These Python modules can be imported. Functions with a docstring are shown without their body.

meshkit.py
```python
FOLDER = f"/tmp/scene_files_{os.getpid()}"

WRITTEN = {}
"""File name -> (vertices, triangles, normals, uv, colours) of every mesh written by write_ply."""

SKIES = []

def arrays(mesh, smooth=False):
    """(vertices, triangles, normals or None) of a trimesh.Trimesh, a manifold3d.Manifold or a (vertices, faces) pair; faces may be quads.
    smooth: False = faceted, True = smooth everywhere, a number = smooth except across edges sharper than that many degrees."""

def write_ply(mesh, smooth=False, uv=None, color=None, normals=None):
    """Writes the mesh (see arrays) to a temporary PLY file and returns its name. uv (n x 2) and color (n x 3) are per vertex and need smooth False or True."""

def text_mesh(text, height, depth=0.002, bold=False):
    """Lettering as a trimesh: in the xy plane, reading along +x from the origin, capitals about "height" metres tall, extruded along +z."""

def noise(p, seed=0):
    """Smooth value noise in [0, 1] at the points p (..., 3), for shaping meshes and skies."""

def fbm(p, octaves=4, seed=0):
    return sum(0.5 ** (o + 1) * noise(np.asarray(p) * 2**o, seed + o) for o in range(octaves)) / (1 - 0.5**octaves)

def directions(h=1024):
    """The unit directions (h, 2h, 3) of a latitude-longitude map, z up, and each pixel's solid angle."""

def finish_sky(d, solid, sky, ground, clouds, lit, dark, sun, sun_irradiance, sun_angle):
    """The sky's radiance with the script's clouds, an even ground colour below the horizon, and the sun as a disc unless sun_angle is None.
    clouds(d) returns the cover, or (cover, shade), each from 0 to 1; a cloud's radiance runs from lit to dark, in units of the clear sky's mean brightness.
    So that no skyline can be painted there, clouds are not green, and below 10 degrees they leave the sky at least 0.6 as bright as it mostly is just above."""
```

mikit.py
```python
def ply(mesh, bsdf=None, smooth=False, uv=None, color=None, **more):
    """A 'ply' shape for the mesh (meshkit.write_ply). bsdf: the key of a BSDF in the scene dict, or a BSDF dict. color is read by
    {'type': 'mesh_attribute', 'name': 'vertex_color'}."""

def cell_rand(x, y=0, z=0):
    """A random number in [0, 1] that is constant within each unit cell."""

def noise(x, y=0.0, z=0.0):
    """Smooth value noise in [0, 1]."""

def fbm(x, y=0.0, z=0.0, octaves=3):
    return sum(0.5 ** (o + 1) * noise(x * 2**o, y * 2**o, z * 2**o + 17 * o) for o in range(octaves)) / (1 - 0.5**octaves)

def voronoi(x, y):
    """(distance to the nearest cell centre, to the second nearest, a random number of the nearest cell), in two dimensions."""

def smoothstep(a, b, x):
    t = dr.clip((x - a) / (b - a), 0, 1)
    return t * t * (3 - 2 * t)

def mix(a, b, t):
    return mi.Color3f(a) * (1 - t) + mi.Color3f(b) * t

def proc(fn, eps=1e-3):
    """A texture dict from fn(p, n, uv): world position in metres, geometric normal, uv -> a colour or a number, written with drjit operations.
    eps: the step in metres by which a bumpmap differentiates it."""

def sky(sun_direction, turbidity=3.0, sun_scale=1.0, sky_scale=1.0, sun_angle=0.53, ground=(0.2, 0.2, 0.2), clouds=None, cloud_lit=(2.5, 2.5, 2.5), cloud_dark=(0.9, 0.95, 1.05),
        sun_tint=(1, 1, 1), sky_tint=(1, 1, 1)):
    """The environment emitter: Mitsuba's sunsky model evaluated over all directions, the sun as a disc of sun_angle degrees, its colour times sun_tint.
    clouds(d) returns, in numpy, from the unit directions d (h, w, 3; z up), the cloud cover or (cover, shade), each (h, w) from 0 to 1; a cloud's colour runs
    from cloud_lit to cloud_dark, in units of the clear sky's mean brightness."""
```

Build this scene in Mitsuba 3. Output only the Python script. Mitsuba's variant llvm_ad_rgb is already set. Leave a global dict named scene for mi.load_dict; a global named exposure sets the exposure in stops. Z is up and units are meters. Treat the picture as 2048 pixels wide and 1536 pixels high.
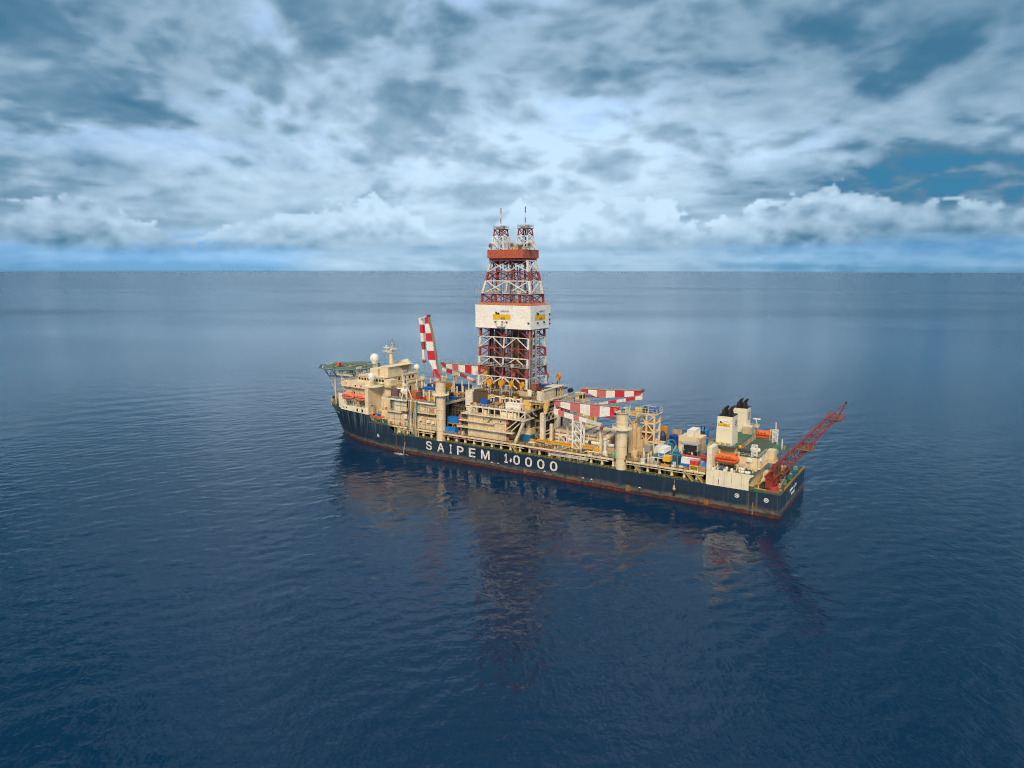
import math, random
import numpy as np, trimesh, drjit as dr, mitsuba as mi, mikit, meshkit
from mikit import noise, fbm, voronoi, smoothstep, mix
from shapely.geometry import Polygon
from shapely import affinity

# Ship axes: X from the stern (0) to the bow (about 226), Y to port, Z up from the water. Metres.
scene, labels = {}, {}
T4 = mi.ScalarTransform4f

# ------------------------------------------------------------------ camera, sky, exposure
YAW, PITCH, ROLL = -1.002667, 0.155678, 0.0012
EYE = np.array([-47.59, 257.64, 80.61])
_f = np.array([math.cos(YAW) * math.cos(PITCH), math.sin(YAW) * math.cos(PITCH), -math.sin(PITCH)])
_r = np.array([math.sin(YAW), -math.cos(YAW), 0.0])
_u = np.cross(_r, _f)
_u = -math.sin(ROLL) * _r + math.cos(ROLL) * _u
scene['camera'] = {'type': 'perspective', 'fov_axis': 'x', 'fov': 2 * math.degrees(math.atan(1024 / 1435.13)),
                   'near_clip': 1.0, 'far_clip': 160000.0,
                   'to_world': T4().look_at(origin=EYE.tolist(), target=(EYE + _f).tolist(), up=_u.tolist())}
exposure = 3.1
LIT, DARK = (0.92, 1.20, 1.42), (0.035, 0.205, 0.345)


def sstep(a, b, x):
    t = np.clip((x - a) / (b - a), 0, 1)
    return t * t * (3 - 2 * t)


def clouds(d):
    """An overcast of stratocumulus seen from below, with a bank of cumulus standing round the horizon."""
    F = meshkit.fbm
    el = np.degrees(np.arcsin(np.clip(d[..., 2], -1, 1)))
    az = np.degrees(np.arctan2(d[..., 1], d[..., 0]))
    rel = (math.degrees(YAW) - az + 180) % 360 - 180
    zc = np.maximum(d[..., 2], 0) + 0.27
    o = np.zeros_like(zc)
    p = np.stack([d[..., 0] / zc, d[..., 1] / zc, o], -1)
    w = np.stack([F(p * 1.1 + 7.3, 4, 11), F(p * 1.1 + 31.7, 4, 12), o], -1) - 0.5
    q = p + 0.45 * w
    n1, n2, n3 = F(q * 2.6 + 3.1, 5, 1), 2 * np.abs(F(q * 3.6 + 9.2, 6, 2) - 0.5), F(q * 15.0 + 1.7, 4, 3)
    n2 = 0.5 + 1.25 * (n2 - 0.19)
    n = 0.56 * n1 + 0.28 * n2 + 0.16 * n3
    big = sstep(0.445, 0.555, n)
    soft = sstep(0.30, 0.70, F(q * 1.0 + 14.0, 4, 21))
    ramp = np.interp(el, [0, 4, 7, 10, 13, 16, 20, 40, 90], [0.44, 0.44, 0.47, 0.55, 0.64, 0.70, 0.69, 0.64, 0.62])
    glow = np.exp(-((rel - 2) / 17.0) ** 2 - ((el - 6.5) / 5.5) ** 2)
    side = 0.22 * sstep(8, 31, rel) * sstep(130, 60, rel) + 0.17 * sstep(-11, -33, rel) * sstep(-130, -60, rel)
    lump = (0.22 * (big - 0.5) + 0.24 * (soft - 0.5) + 0.62 * (n2 - 0.5) + 0.55 * (n3 - 0.5)) * np.interp(el, [8, 14, 25], [1.0, 0.8, 0.8])
    shade = ramp + side - 0.24 * glow + lump
    shade = np.where(shade > 0.72, 0.72 + 0.26 * np.tanh((shade - 0.72) / 0.26), shade)
    # layered streaks that flatten towards the horizon
    st = F(np.stack([rel / 13.0, el / 0.9, o], -1) + 40.0, 6, 5)
    low = 1 - sstep(3.0, 7.5, el)
    shade = shade * (1 - 0.65 * low) + 0.65 * low * (0.40 + 1.1 * side - 0.24 * glow + 1.1 * (st - 0.5))
    # the cumulus bank
    g = np.stack([rel / 4.6, el / 2.7, o], -1)
    puff = F(g + 60.0, 5, 6)
    fine = F(g * 4.2 + 11.0, 5, 7)
    bil = 1 - 2 * np.abs(F(g * 1.9 + 22.0, 6, 8) - 0.5)
    span = np.array([-180, -120, -80, -50, -40, -34, -30, -27, -23, -19, -15, -11, -8.5, -6.8, -5, -2.2, -0.8, 0.6, 2.2, 4, 6.5, 9, 11.5, 13, 15, 18, 20, 23, 26, 29, 33, 38, 45, 70, 120, 180.0])
    tops = np.array([4.0, 5.0, 3.5, 4.8, 3.8, 4.6, 5.4, 3.6, 3.0, 4.4, 5.2, 6.0, 5.6, 3.6, 1.6, 2.2, 4.6, 6.0, 4.6, 4.6, 5.6, 6.4, 5.8, 4.4, 3.8, 5.0, 5.6, 6.4, 5.6, 5.2, 4.6, 3.4, 3.6, 5.0, 4.2, 4.0])
    top = np.interp(rel, span, tops) - 0.3 + 1.8 * (puff - 0.5) + 2.2 * (fine - 0.5) + 1.6 * (bil - 0.8)
    base = 1.9 + 2.2 * (F(np.stack([rel / 8.0, o, o], -1) + 3.0, 4, 15) - 0.5) + 0.6 * (fine - 0.5)
    body = sstep(0.0, 0.34, top - el) * sstep(-0.6, 0.6, el - base)
    up = np.clip((el - base) / np.maximum(top - base, 0.6), 0, 1)
    cs = 1.25 * side + 0.42 * (1 - up) ** 1.3 + 0.80 * (0.80 - bil) * (0.5 + 0.5 * up) + 0.75 * (0.5 - fine) + 0.15 - 0.36 * glow
    body = body * (0.80 + 0.20 * sstep(0.35, 0.6, puff))
    shade = shade * (1 - body) + body * np.clip(cs, 0.0, 0.95)
    # blue distance behind and under the bank, and showers
    far = sstep(13, 17, rel) * sstep(42, 34, rel) * sstep(4.0, 5.4, el) * sstep(8.2, 6.4, el)
    shade = shade + 0.26 * far * (1 - body) * (0.6 + 0.8 * st)
    rain = sstep(-13, -19, rel) * sstep(-52, -27, rel) + 0.50 * sstep(12, 22, rel) * sstep(80, 40, rel)
    shade = shade + (1 - body) * sstep(2.9, 1.7, el) * (0.03 + 0.40 * rain * (0.45 + 0.9 * F(np.stack([rel / 5.0, el / 4.0, o], -1) + 5, 4, 9)))
    shade = shade + 0.18 * sstep(0.9, 0.1, el)
    veil = np.clip(1 - el / 2.6, 0, 1)
    gap = sstep(0.50, 0.40, n) * sstep(0.45, 0.62, F(q * 1.2 + 77.0, 4, 14)) * sstep(6, 11, el)
    cover = 0.97 - (0.04 + 0.20 * rain) * sstep(3.4, 1.4, el) * (1 - body) - 0.12 * gap
    return np.clip(cover, 0, 1), np.clip(shade - 0.16 * gap, 0, 1)


scene['sky_light'] = mikit.sky((-0.30, 0.72, 0.62), turbidity=3, sun_scale=0.27, sun_angle=16, clouds=clouds, cloud_lit=LIT, cloud_dark=DARK,
                               sun_tint=(1.0, 0.92, 0.79), ground=(0.15, 0.31, 0.52), sky_tint=(0.50, 0.70, 1.0))

# ------------------------------------------------------------------ materials
def pack(c, rust=0.0):
    r, g, b = (min(max(x, 0.0), 1.0) ** 0.5 for x in c)
    return (round(r * 255) + 0.01 + 0.97 * g, round(b * 255) + 0.01 + 0.97 * rust)


def unpack(uv):
    iu, iv = dr.floor(uv.x), dr.floor(uv.y)
    r, g = iu / 255.0, (uv.x - iu - 0.01) / 0.97
    b, w = iv / 255.0, (uv.y - iv - 0.01) / 0.97
    return mi.Color3f(dr.square(r), dr.square(g), dr.square(b)), dr.clip(w, 0, 1)


def paint_fn(p, n, uv):
    """Weathered paint: the packed colour with uneven fading, run-off streaks down the walls and rust that grows with the packed amount."""
    c, rust = unpack(uv)
    s = p.x + p.y * 0.83
    flat = smoothstep(0.55, 0.9, dr.abs(n.z))
    fade = fbm(s * 0.35, p.z * 0.35, p.y * 0.21, 3)
    streak = noise(s * 1.7, p.z * 0.10, 3.0) * 0.6 + noise(s * 5.1, p.z * 0.22, 8.0) * 0.4
    patch = fbm(p.x * 0.9, p.y * 0.9, p.z * 0.9, 3)
    run = smoothstep(0.66 - 0.16 * rust, 0.86, streak) * (1 - flat)
    spot = smoothstep(0.60 - 0.13 * rust, 0.76, patch)
    k = dr.clip(rust * (0.75 * run + 0.65 * spot * (0.45 + 0.55 * flat)), 0, 0.92)
    c = c * (0.93 - 0.16 * rust + (0.14 + 0.30 * rust) * fade)
    return mix(c, mi.Color3f(0.16, 0.072, 0.030), k)


def hull_fn(p, n, uv):
    """Navy topsides, a scuffed and bleached band over the waterline, red boot-top below it; salt runs under the forecastle."""
    s = p.x + p.y * 0.7
    wob = fbm(s * 0.10, 2.0, 0.0, 3) - 0.5
    fine = fbm(s * 0.8, p.z * 1.4, 1.0, 4)
    run = noise(s * 1.3, p.z * 0.07, 5.0) * 0.55 + noise(s * 4.2, p.z * 0.15, 9.0) * 0.45
    navy = mix(mi.Color3f(0.009, 0.021, 0.047), mi.Color3f(0.020, 0.040, 0.070), fbm(s * 0.05, p.z * 0.3, 0.0, 3))
    fore = smoothstep(160.0, 186.0, p.x)
    aft = smoothstep(14.0, 6.0, p.x)
    salt = smoothstep(0.50, 0.80, run) * (fore * smoothstep(5.0, 13.0, p.z) * 0.40 + aft * 0.26 + 0.05)
    c = mix(navy, mi.Color3f(0.20, 0.30, 0.33), salt)
    plate = smoothstep(0.035, 0.0, dr.abs((s / 11.0) - dr.round(s / 11.0)) * 11.0 - 0.02)
    c = c * (1 - 0.25 * plate)
    band = smoothstep(3.6 + 0.8 * wob, 1.9 + 1.6 * wob, p.z) * (0.35 + 0.65 * smoothstep(0.30, 0.62, fine))
    c = mix(c, mi.Color3f(0.165, 0.150, 0.115), band * 0.80)
    c = mix(c, mi.Color3f(0.21, 0.085, 0.030), smoothstep(0.64, 0.78, fbm(s * 0.3, p.z * 0.25, 4.0, 4)) * smoothstep(4.4, 1.0, p.z) * 0.75)
    line = smoothstep(1.55 + 0.5 * wob, 1.35 + 0.5 * wob, p.z)
    c = mix(c, mi.Color3f(0.018, 0.014, 0.013), line * 0.75)
    boot = smoothstep(1.25 + 0.5 * wob, 0.95 + 0.5 * wob, p.z)
    red = mix(mi.Color3f(0.15, 0.030, 0.016), mi.Color3f(0.050, 0.026, 0.018), smoothstep(0.25, 0.75, fine))
    c = mix(c, red, boot)
    wet = smoothstep(0.40 + 0.3 * wob, 0.10, p.z)
    return mix(c, mi.Color3f(0.012, 0.012, 0.014), wet * 0.75)


def deck_fn(p, n, uv):
    c, rust = unpack(uv)
    a = fbm(p.x * 0.16, p.y * 0.16, 0.0, 4)
    b = fbm(p.x * 0.9, p.y * 0.9, 3.0, 3)
    c = c * (0.7 + 0.6 * a)
    return mix(c, mi.Color3f(0.10, 0.058, 0.028), rust * smoothstep(0.48, 0.70, 0.5 * a + 0.5 * b))


def add_bsdf(key, d):
    scene[key] = {'type': 'twosided', 'id': key, 'bsdf': d}


add_bsdf('paint', {'type': 'principled', 'base_color': mikit.proc(paint_fn), 'roughness': 0.48, 'specular': 0.45})
add_bsdf('hull_paint', {'type': 'principled', 'base_color': mikit.proc(hull_fn), 'roughness': 0.38, 'specular': 0.5})
add_bsdf('deck_paint', {'type': 'principled', 'base_color': mikit.proc(deck_fn), 'roughness': 0.75, 'specular': 0.3})
add_bsdf('window_glass', {'type': 'principled', 'base_color': {'type': 'rgb', 'value': (0.010, 0.018, 0.022)}, 'roughness': 0.08, 'specular': 0.7})

WHITE, CREAM, PALE, TAN = (0.80, 0.79, 0.75), (0.72, 0.61, 0.42), (0.75, 0.71, 0.55), (0.50, 0.38, 0.22)
RED, DULLRED, MAROON, BROWN = (0.56, 0.030, 0.045), (0.36, 0.055, 0.045), (0.20, 0.045, 0.035), (0.37, 0.095, 0.050)
PINK, ORANGE, FADED, YELLOW = (0.55, 0.17, 0.16), (0.78, 0.17, 0.035), (0.80, 0.25, 0.15), (0.72, 0.36, 0.020)
LEMON, BLUE, SKY, NAVY = (0.78, 0.62, 0.07), (0.012, 0.13, 0.52), (0.015, 0.27, 0.72), (0.012, 0.035, 0.16)
TEAL, GREEN, DKGREEN, GREY = (0.02, 0.24, 0.36), (0.055, 0.135, 0.088), (0.030, 0.075, 0.050), (0.34, 0.36, 0.37)
DKGREY, BLACK, PIPE, RUSTY = (0.09, 0.09, 0.10), (0.014, 0.013, 0.016), (0.105, 0.052, 0.032), (0.22, 0.10, 0.05)
LGREY, MINT = (0.55, 0.58, 0.58), (0.20, 0.36, 0.27)


# ------------------------------------------------------------------ mesh helpers
BOXF = np.array([[0, 2, 1], [0, 3, 2], [4, 5, 6], [4, 6, 7], [0, 1, 5], [0, 5, 4], [1, 2, 6], [1, 6, 5], [2, 3, 7], [2, 7, 6], [3, 0, 4], [3, 4, 7]])


class MB:
    """A mesh under construction; each added piece carries its packed paint colour in the uv."""

    def __init__(self, col=CREAM, rust=0.25):
        self.v, self.f, self.u, self.n = [], [], [], 0
        self.col(col, rust)

    def col(self, c, rust=0.25):
        self.c = pack(c, rust)
        return self

    def add(self, v, f):
        v = np.asarray(v, float)
        self.v.append(v)
        self.f.append(np.asarray(f, int) + self.n)
        self.u.append(np.tile(self.c, (len(v), 1)))
        self.n += len(v)
        return self

    def hexa(self, b, t):
        return self.add(list(b) + list(t), BOXF)

    def box(self, x0, x1, y0, y1, z0, z1):
        x0, x1 = min(x0, x1), max(x0, x1)
        y0, y1 = min(y0, y1), max(y0, y1)
        q = [(x0, y0), (x1, y0), (x1, y1), (x0, y1)]
        return self.hexa([(x, y, z0) for x, y in q], [(x, y, z1) for x, y in q])

    def bar(self, p, q, w, h=None, up=(0, 0, 1)):
        p, q = np.asarray(p, float), np.asarray(q, float)
        h = w if h is None else h
        d = (q - p) / np.linalg.norm(q - p)
        up = np.array(up, float)
        if abs(d @ up) > 0.97:
            up = np.array([1.0, 0, 0])
        s = np.cross(d, up)
        s /= np.linalg.norm(s)
        t = np.cross(s, d)
        k = [(-1, -1), (1, -1), (1, 1), (-1, 1)]
        return self.hexa([p + s * a * w / 2 + t * b * h / 2 for a, b in k], [q + s * a * w / 2 + t * b * h / 2 for a, b in k])

    def tube(self, p, q, r0, r1=None, n=8):
        p, q = np.asarray(p, float), np.asarray(q, float)
        r1 = r0 if r1 is None else r1
        d = (q - p) / np.linalg.norm(q - p)
        a = np.array([0, 0, 1.0]) if abs(d[2]) < 0.9 else np.array([1.0, 0, 0])
        s = np.cross(d, a)
        s /= np.linalg.norm(s)
        t = np.cross(d, s)
        an = np.arange(n) * 2 * math.pi / n
        ring = np.cos(an)[:, None] * s + np.sin(an)[:, None] * t
        v = np.vstack([p + ring * r0, q + ring * r1, p, q])
        i, j = np.arange(n), (np.arange(n) + 1) % n
        f = np.vstack([np.stack([i, j, j + n], 1), np.stack([i, j + n, i + n], 1), np.stack([j, i, i * 0 + 2 * n], 1), np.stack([i + n, j + n, i * 0 + 2 * n + 1], 1)])
        return self.add(v, f)

    def path(self, pts, r, n=6):
        for a, b in zip(pts, pts[1:]):
            self.tube(a, b, r, r, n)
        return self

    def lathe(self, cx, cy, prof, n=20, axis='z'):
        an = np.arange(n) * 2 * math.pi / n
        v = np.vstack([np.stack([r * np.cos(an), r * np.sin(an), 0 * an + z], 1) for r, z in prof])
        f = []
        for k in range(len(prof) - 1):
            i, j = np.arange(n) + k * n, (np.arange(n) + 1) % n + k * n
            f += [np.stack([i, j, j + n], 1), np.stack([i, j + n, i + n], 1)]
        v = v + np.array([cx, cy, 0])
        return self.add(v, np.vstack(f))

    def ball(self, c, r, n=2, sc=(1, 1, 1)):
        m = trimesh.creation.icosphere(subdivisions=n, radius=1.0)
        return self.add(m.vertices * np.array(sc) * r + np.array(c), m.faces)

    def extr(self, pts, plane, a, b, holes=()):
        """Polygon extruded: plane 'xz' from y=a to y=b, 'xy' from z=a to z=b, 'yz' from x=a to x=b."""
        m = trimesh.creation.extrude_polygon(Polygon(pts, holes), b - a, engine='earcut')
        v = np.array(m.vertices)
        o = {'xz': v[:, [0, 2, 1]], 'xy': v[:, [0, 1, 2]], 'yz': v[:, [2, 0, 1]]}[plane].copy()
        o[:, {'xz': 1, 'xy': 2, 'yz': 0}[plane]] += a
        return self.add(o, m.faces if plane != 'xz' else m.faces[:, ::-1])

    def rail(self, pts, h=1.1, step=2.0, w=0.085, close=False):
        pts = [np.array(p, float) for p in pts]
        if close:
            pts.append(pts[0])
        for a, b in zip(pts, pts[1:]):
            L = np.linalg.norm(b - a)
            n = max(1, int(round(L / step)))
            for k in range(n + 1):
                p = a + (b - a) * k / n
                self.bar(p, p + [0, 0, h], w * 0.9)
            for z in (h, h * 0.52):
                self.bar(a + [0, 0, z], b + [0, 0, z], w)
        return self

    def stair(self, p, q, w=0.8, axis='y'):
        p, q = np.array(p, float), np.array(q, float)
        o = np.array([0, w / 2, 0]) if axis == 'y' else np.array([w / 2, 0, 0])
        for s in (-1, 1):
            self.bar(p + s * o, q + s * o, 0.12, 0.3)
            self.bar(p + s * o + [0, 0, 1], q + s * o + [0, 0, 1], 0.08)
        n = max(3, int(abs(q[2] - p[2]) / 0.35))
        for k in range(1, n):
            c = p + (q - p) * k / n
            self.bar(c - o, c + o, 0.3, 0.06)
        return self


_seen = {}


def uniq(key):
    k = _seen.get(key, -1) + 1
    _seen[key] = k
    return key if k == 0 else f'{key}_{k:03d}'


def thing(name, label, cat, group=None):
    key = uniq(name)
    labels[key] = {'label': label, 'category': cat}
    if group:
        labels[key]['group'] = group
    return key


def part(parent, name, mb, bsdf='paint', label=None, kind=None, smooth=False):
    key = uniq(parent + '__' + name)
    _put(key, mb, bsdf, smooth)
    if label or kind:
        labels[key] = {k: v for k, v in (('label', label), ('kind', kind)) if v}
    return key


def _put(key, mb, bsdf='paint', smooth=False):
    scene[key] = mikit.ply((np.vstack(mb.v), np.vstack(mb.f)), bsdf, smooth=smooth, uv=np.vstack(mb.u))


def solo(name, mb, label, cat, group=None, bsdf='paint', smooth=False):
    key = thing(name, label, cat, group)
    _put(key, mb, bsdf, smooth)
    return key


def struct(name, mb, bsdf='paint', smooth=False, kind='structure', label=None):
    _put(name, mb, bsdf, smooth)
    labels[name] = {'kind': kind}
    if label:
        labels[name]['label'] = label


rng = random.Random(7)

# ------------------------------------------------------------------ the sea
SEAC = (90.0, 30.0)


def sea_bump(p, n, uv):
    r = dr.sqrt(dr.square(p.x - SEAC[0]) + dr.square(p.y - SEAC[1]))
    u, v = p.x * 0.80 + p.y * 0.60, -p.x * 0.60 + p.y * 0.80
    calm = 0.55 + 0.9 * fbm(p.x * 0.008, p.y * 0.008, 9.0, 2)
    a, b, c = noise(u * 0.42, v * 0.26, 0.0), noise(u * 0.95 + 3.0, v * 0.62, 2.0), noise(u * 2.3, v * 1.7, 5.0)
    ripple = ((1 - dr.abs(2 * a - 1)) * 0.050 + (1 - dr.abs(2 * b - 1)) * 0.036 + c * 0.022) * smoothstep(1000.0, 300.0, r)
    swell = fbm(u * 0.15, v * 0.085, 3.0, 4) * 0.24 * smoothstep(150.0, 420.0, r) * smoothstep(3400.0, 900.0, r)
    return (ripple + swell) * calm


def sea_rough(p, n, uv):
    r = dr.sqrt(dr.square(p.x - SEAC[0]) + dr.square(p.y - SEAC[1]))
    slick = fbm(p.x * 0.0016 + p.y * 0.0009, p.y * 0.0045 - p.x * 0.002, 1.0, 4)
    return 0.07 + 0.11 * smoothstep(300.0, 1300.0, r) + 0.05 * smoothstep(0.35, 0.75, slick) * smoothstep(100.0, 700.0, r)


def sea_color(p, n, uv):
    a = fbm(p.x * 0.004, p.y * 0.004, 2.0, 3)
    return mix(mi.Color3f(0.0, 0.018, 0.057), mi.Color3f(0.0, 0.027, 0.078), a)


scene['sea_water'] = {'type': 'bumpmap', 'id': 'sea_water', 'height': mikit.proc(sea_bump, eps=0.06), 'scale': 1.0,
                      'bsdf': {'type': 'principled', 'base_color': mikit.proc(sea_color), 'roughness': mikit.proc(sea_rough), 'eta': 1.43}}


scene['far_sea_water'] = {'type': 'principled', 'id': 'far_sea_water', 'base_color': {'type': 'rgb', 'value': (0.0, 0.024, 0.070)}, 'roughness': 0.20, 'eta': 1.45}


def graded(lo, hi, step, far):
    inner = np.arange(lo, hi + step / 2, step)
    g, s = [], step
    while sum(g) < far:
        s *= 1.05
        g.append(s)
    g = np.cumsum(g)
    x = np.concatenate([lo - g[::-1], inner, inner[-1] + g])
    return x, np.gradient(x)


def build_sea():
    xs, hx = graded(-180.0, 320.0, 0.85, 4000.0)
    ys, hy = graded(-110.0, 210.0, 0.85, 4000.0)
    X, Y = np.meshgrid(xs, ys, indexing='ij')
    H = np.maximum(*np.meshgrid(hx, hy, indexing='ij'))
    near = H < 14
    x, y, h = X[near], Y[near], H[near]
    z = np.zeros_like(x)
    rs = np.random.RandomState(5)
    for k in range(72):
        lam = 2.5 * (28 / 2.5) ** ((k + rs.rand()) / 72)
        th = -0.55 + rs.randn() * (0.42 if lam > 14 else 0.75)
        slope = 0.0068 * (0.50 if lam > 9 else 1.25) * (0.8 + 0.4 * rs.rand())
        amp = slope * lam / (2 * math.pi)
        w = sstep(2.4, 4.5, lam / h)
        ph = 2 * math.pi / lam * (x * math.cos(th) + y * math.sin(th)) + rs.rand() * 6.283
        z += w * amp * np.sin(ph)
    z *= 0.75 + 0.5 * meshkit.fbm(np.stack([x / 60, y / 45, 0 * x], -1), 2, 4)
    Z = np.zeros_like(X)
    Z[near] = z
    v = np.stack([X, Y, Z], -1).reshape(-1, 3)
    nx, ny = len(xs), len(ys)
    i = (np.arange(nx - 1)[:, None] * ny + np.arange(ny - 1)[None]).ravel()
    f = np.stack([i, i + ny, i + ny + 1, i + 1], 1)
    scene['sea'] = mikit.ply((v, f), 'sea_water', smooth=True)
    labels['sea'] = {'kind': 'structure', 'label': 'deep blue rippled sea'}
    x0, x1, y0, y1, W = xs[0], xs[-1], ys[0], ys[-1], 75000.0
    o, c = [(-W, -W), (W, -W), (W, W), (-W, W)], [(x0, y0), (x1, y0), (x1, y1), (x0, y1)]
    v = np.array([(*p, 0.0) for p in o + c])
    f = np.array([[k, (k + 1) % 4, 4 + (k + 1) % 4, 4 + k] for k in range(4)])
    scene['sea__far_water'] = mikit.ply((v, f), 'far_sea_water')


build_sea()

# ------------------------------------------------------------------ the ship: hull
HB = 19.9                                       # half beam
ship = thing('drill_ship', 'long navy hulled drill ship with cream superstructure and white lettering along its side', 'ship')
TOPX = [150, 153, 156, 160, 163.5, 167, 171, 175, 180.2, 182.7, 186, 190, 194, 198, 201, 204, 207, 210, 213, 216, 218.5, 221, 223, 224.6, 225.6, 226.0]


def stem_x(z):
    return 218.6 + 7.4 * max(z, 0.0) ** 0.85 / 16.3 ** 0.85 if z > 0 else 218.6 + 0.3 * z


def half_top(s):
    x = 150 + 76 * s
    t = min(max((x - 198) / 28.0, 0), 1)
    return HB * (1 - t ** 1.75)


def half_wl(s):
    x = 150 + 68.6 * s
    t = min(max((x - 158) / 60.6, 0), 1)
    return HB * max(1 - t * t, 0.0) ** 0.75


def bow_point(s, z):
    w = min(max(z / 16.3, 0), 1) ** 1.25
    b = half_wl(s) * (1 - w) + half_top(s) * w
    return 150 + (stem_x(z) - 150) * s, b


def hull_top(x):
    return float(np.interp(x, [150, 167, 171, 180.2, 182.7, 200, 213, 226], [8.2, 8.2, 11.85, 11.95, 15.25, 16.3, 16.6, 17.0]))


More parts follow.
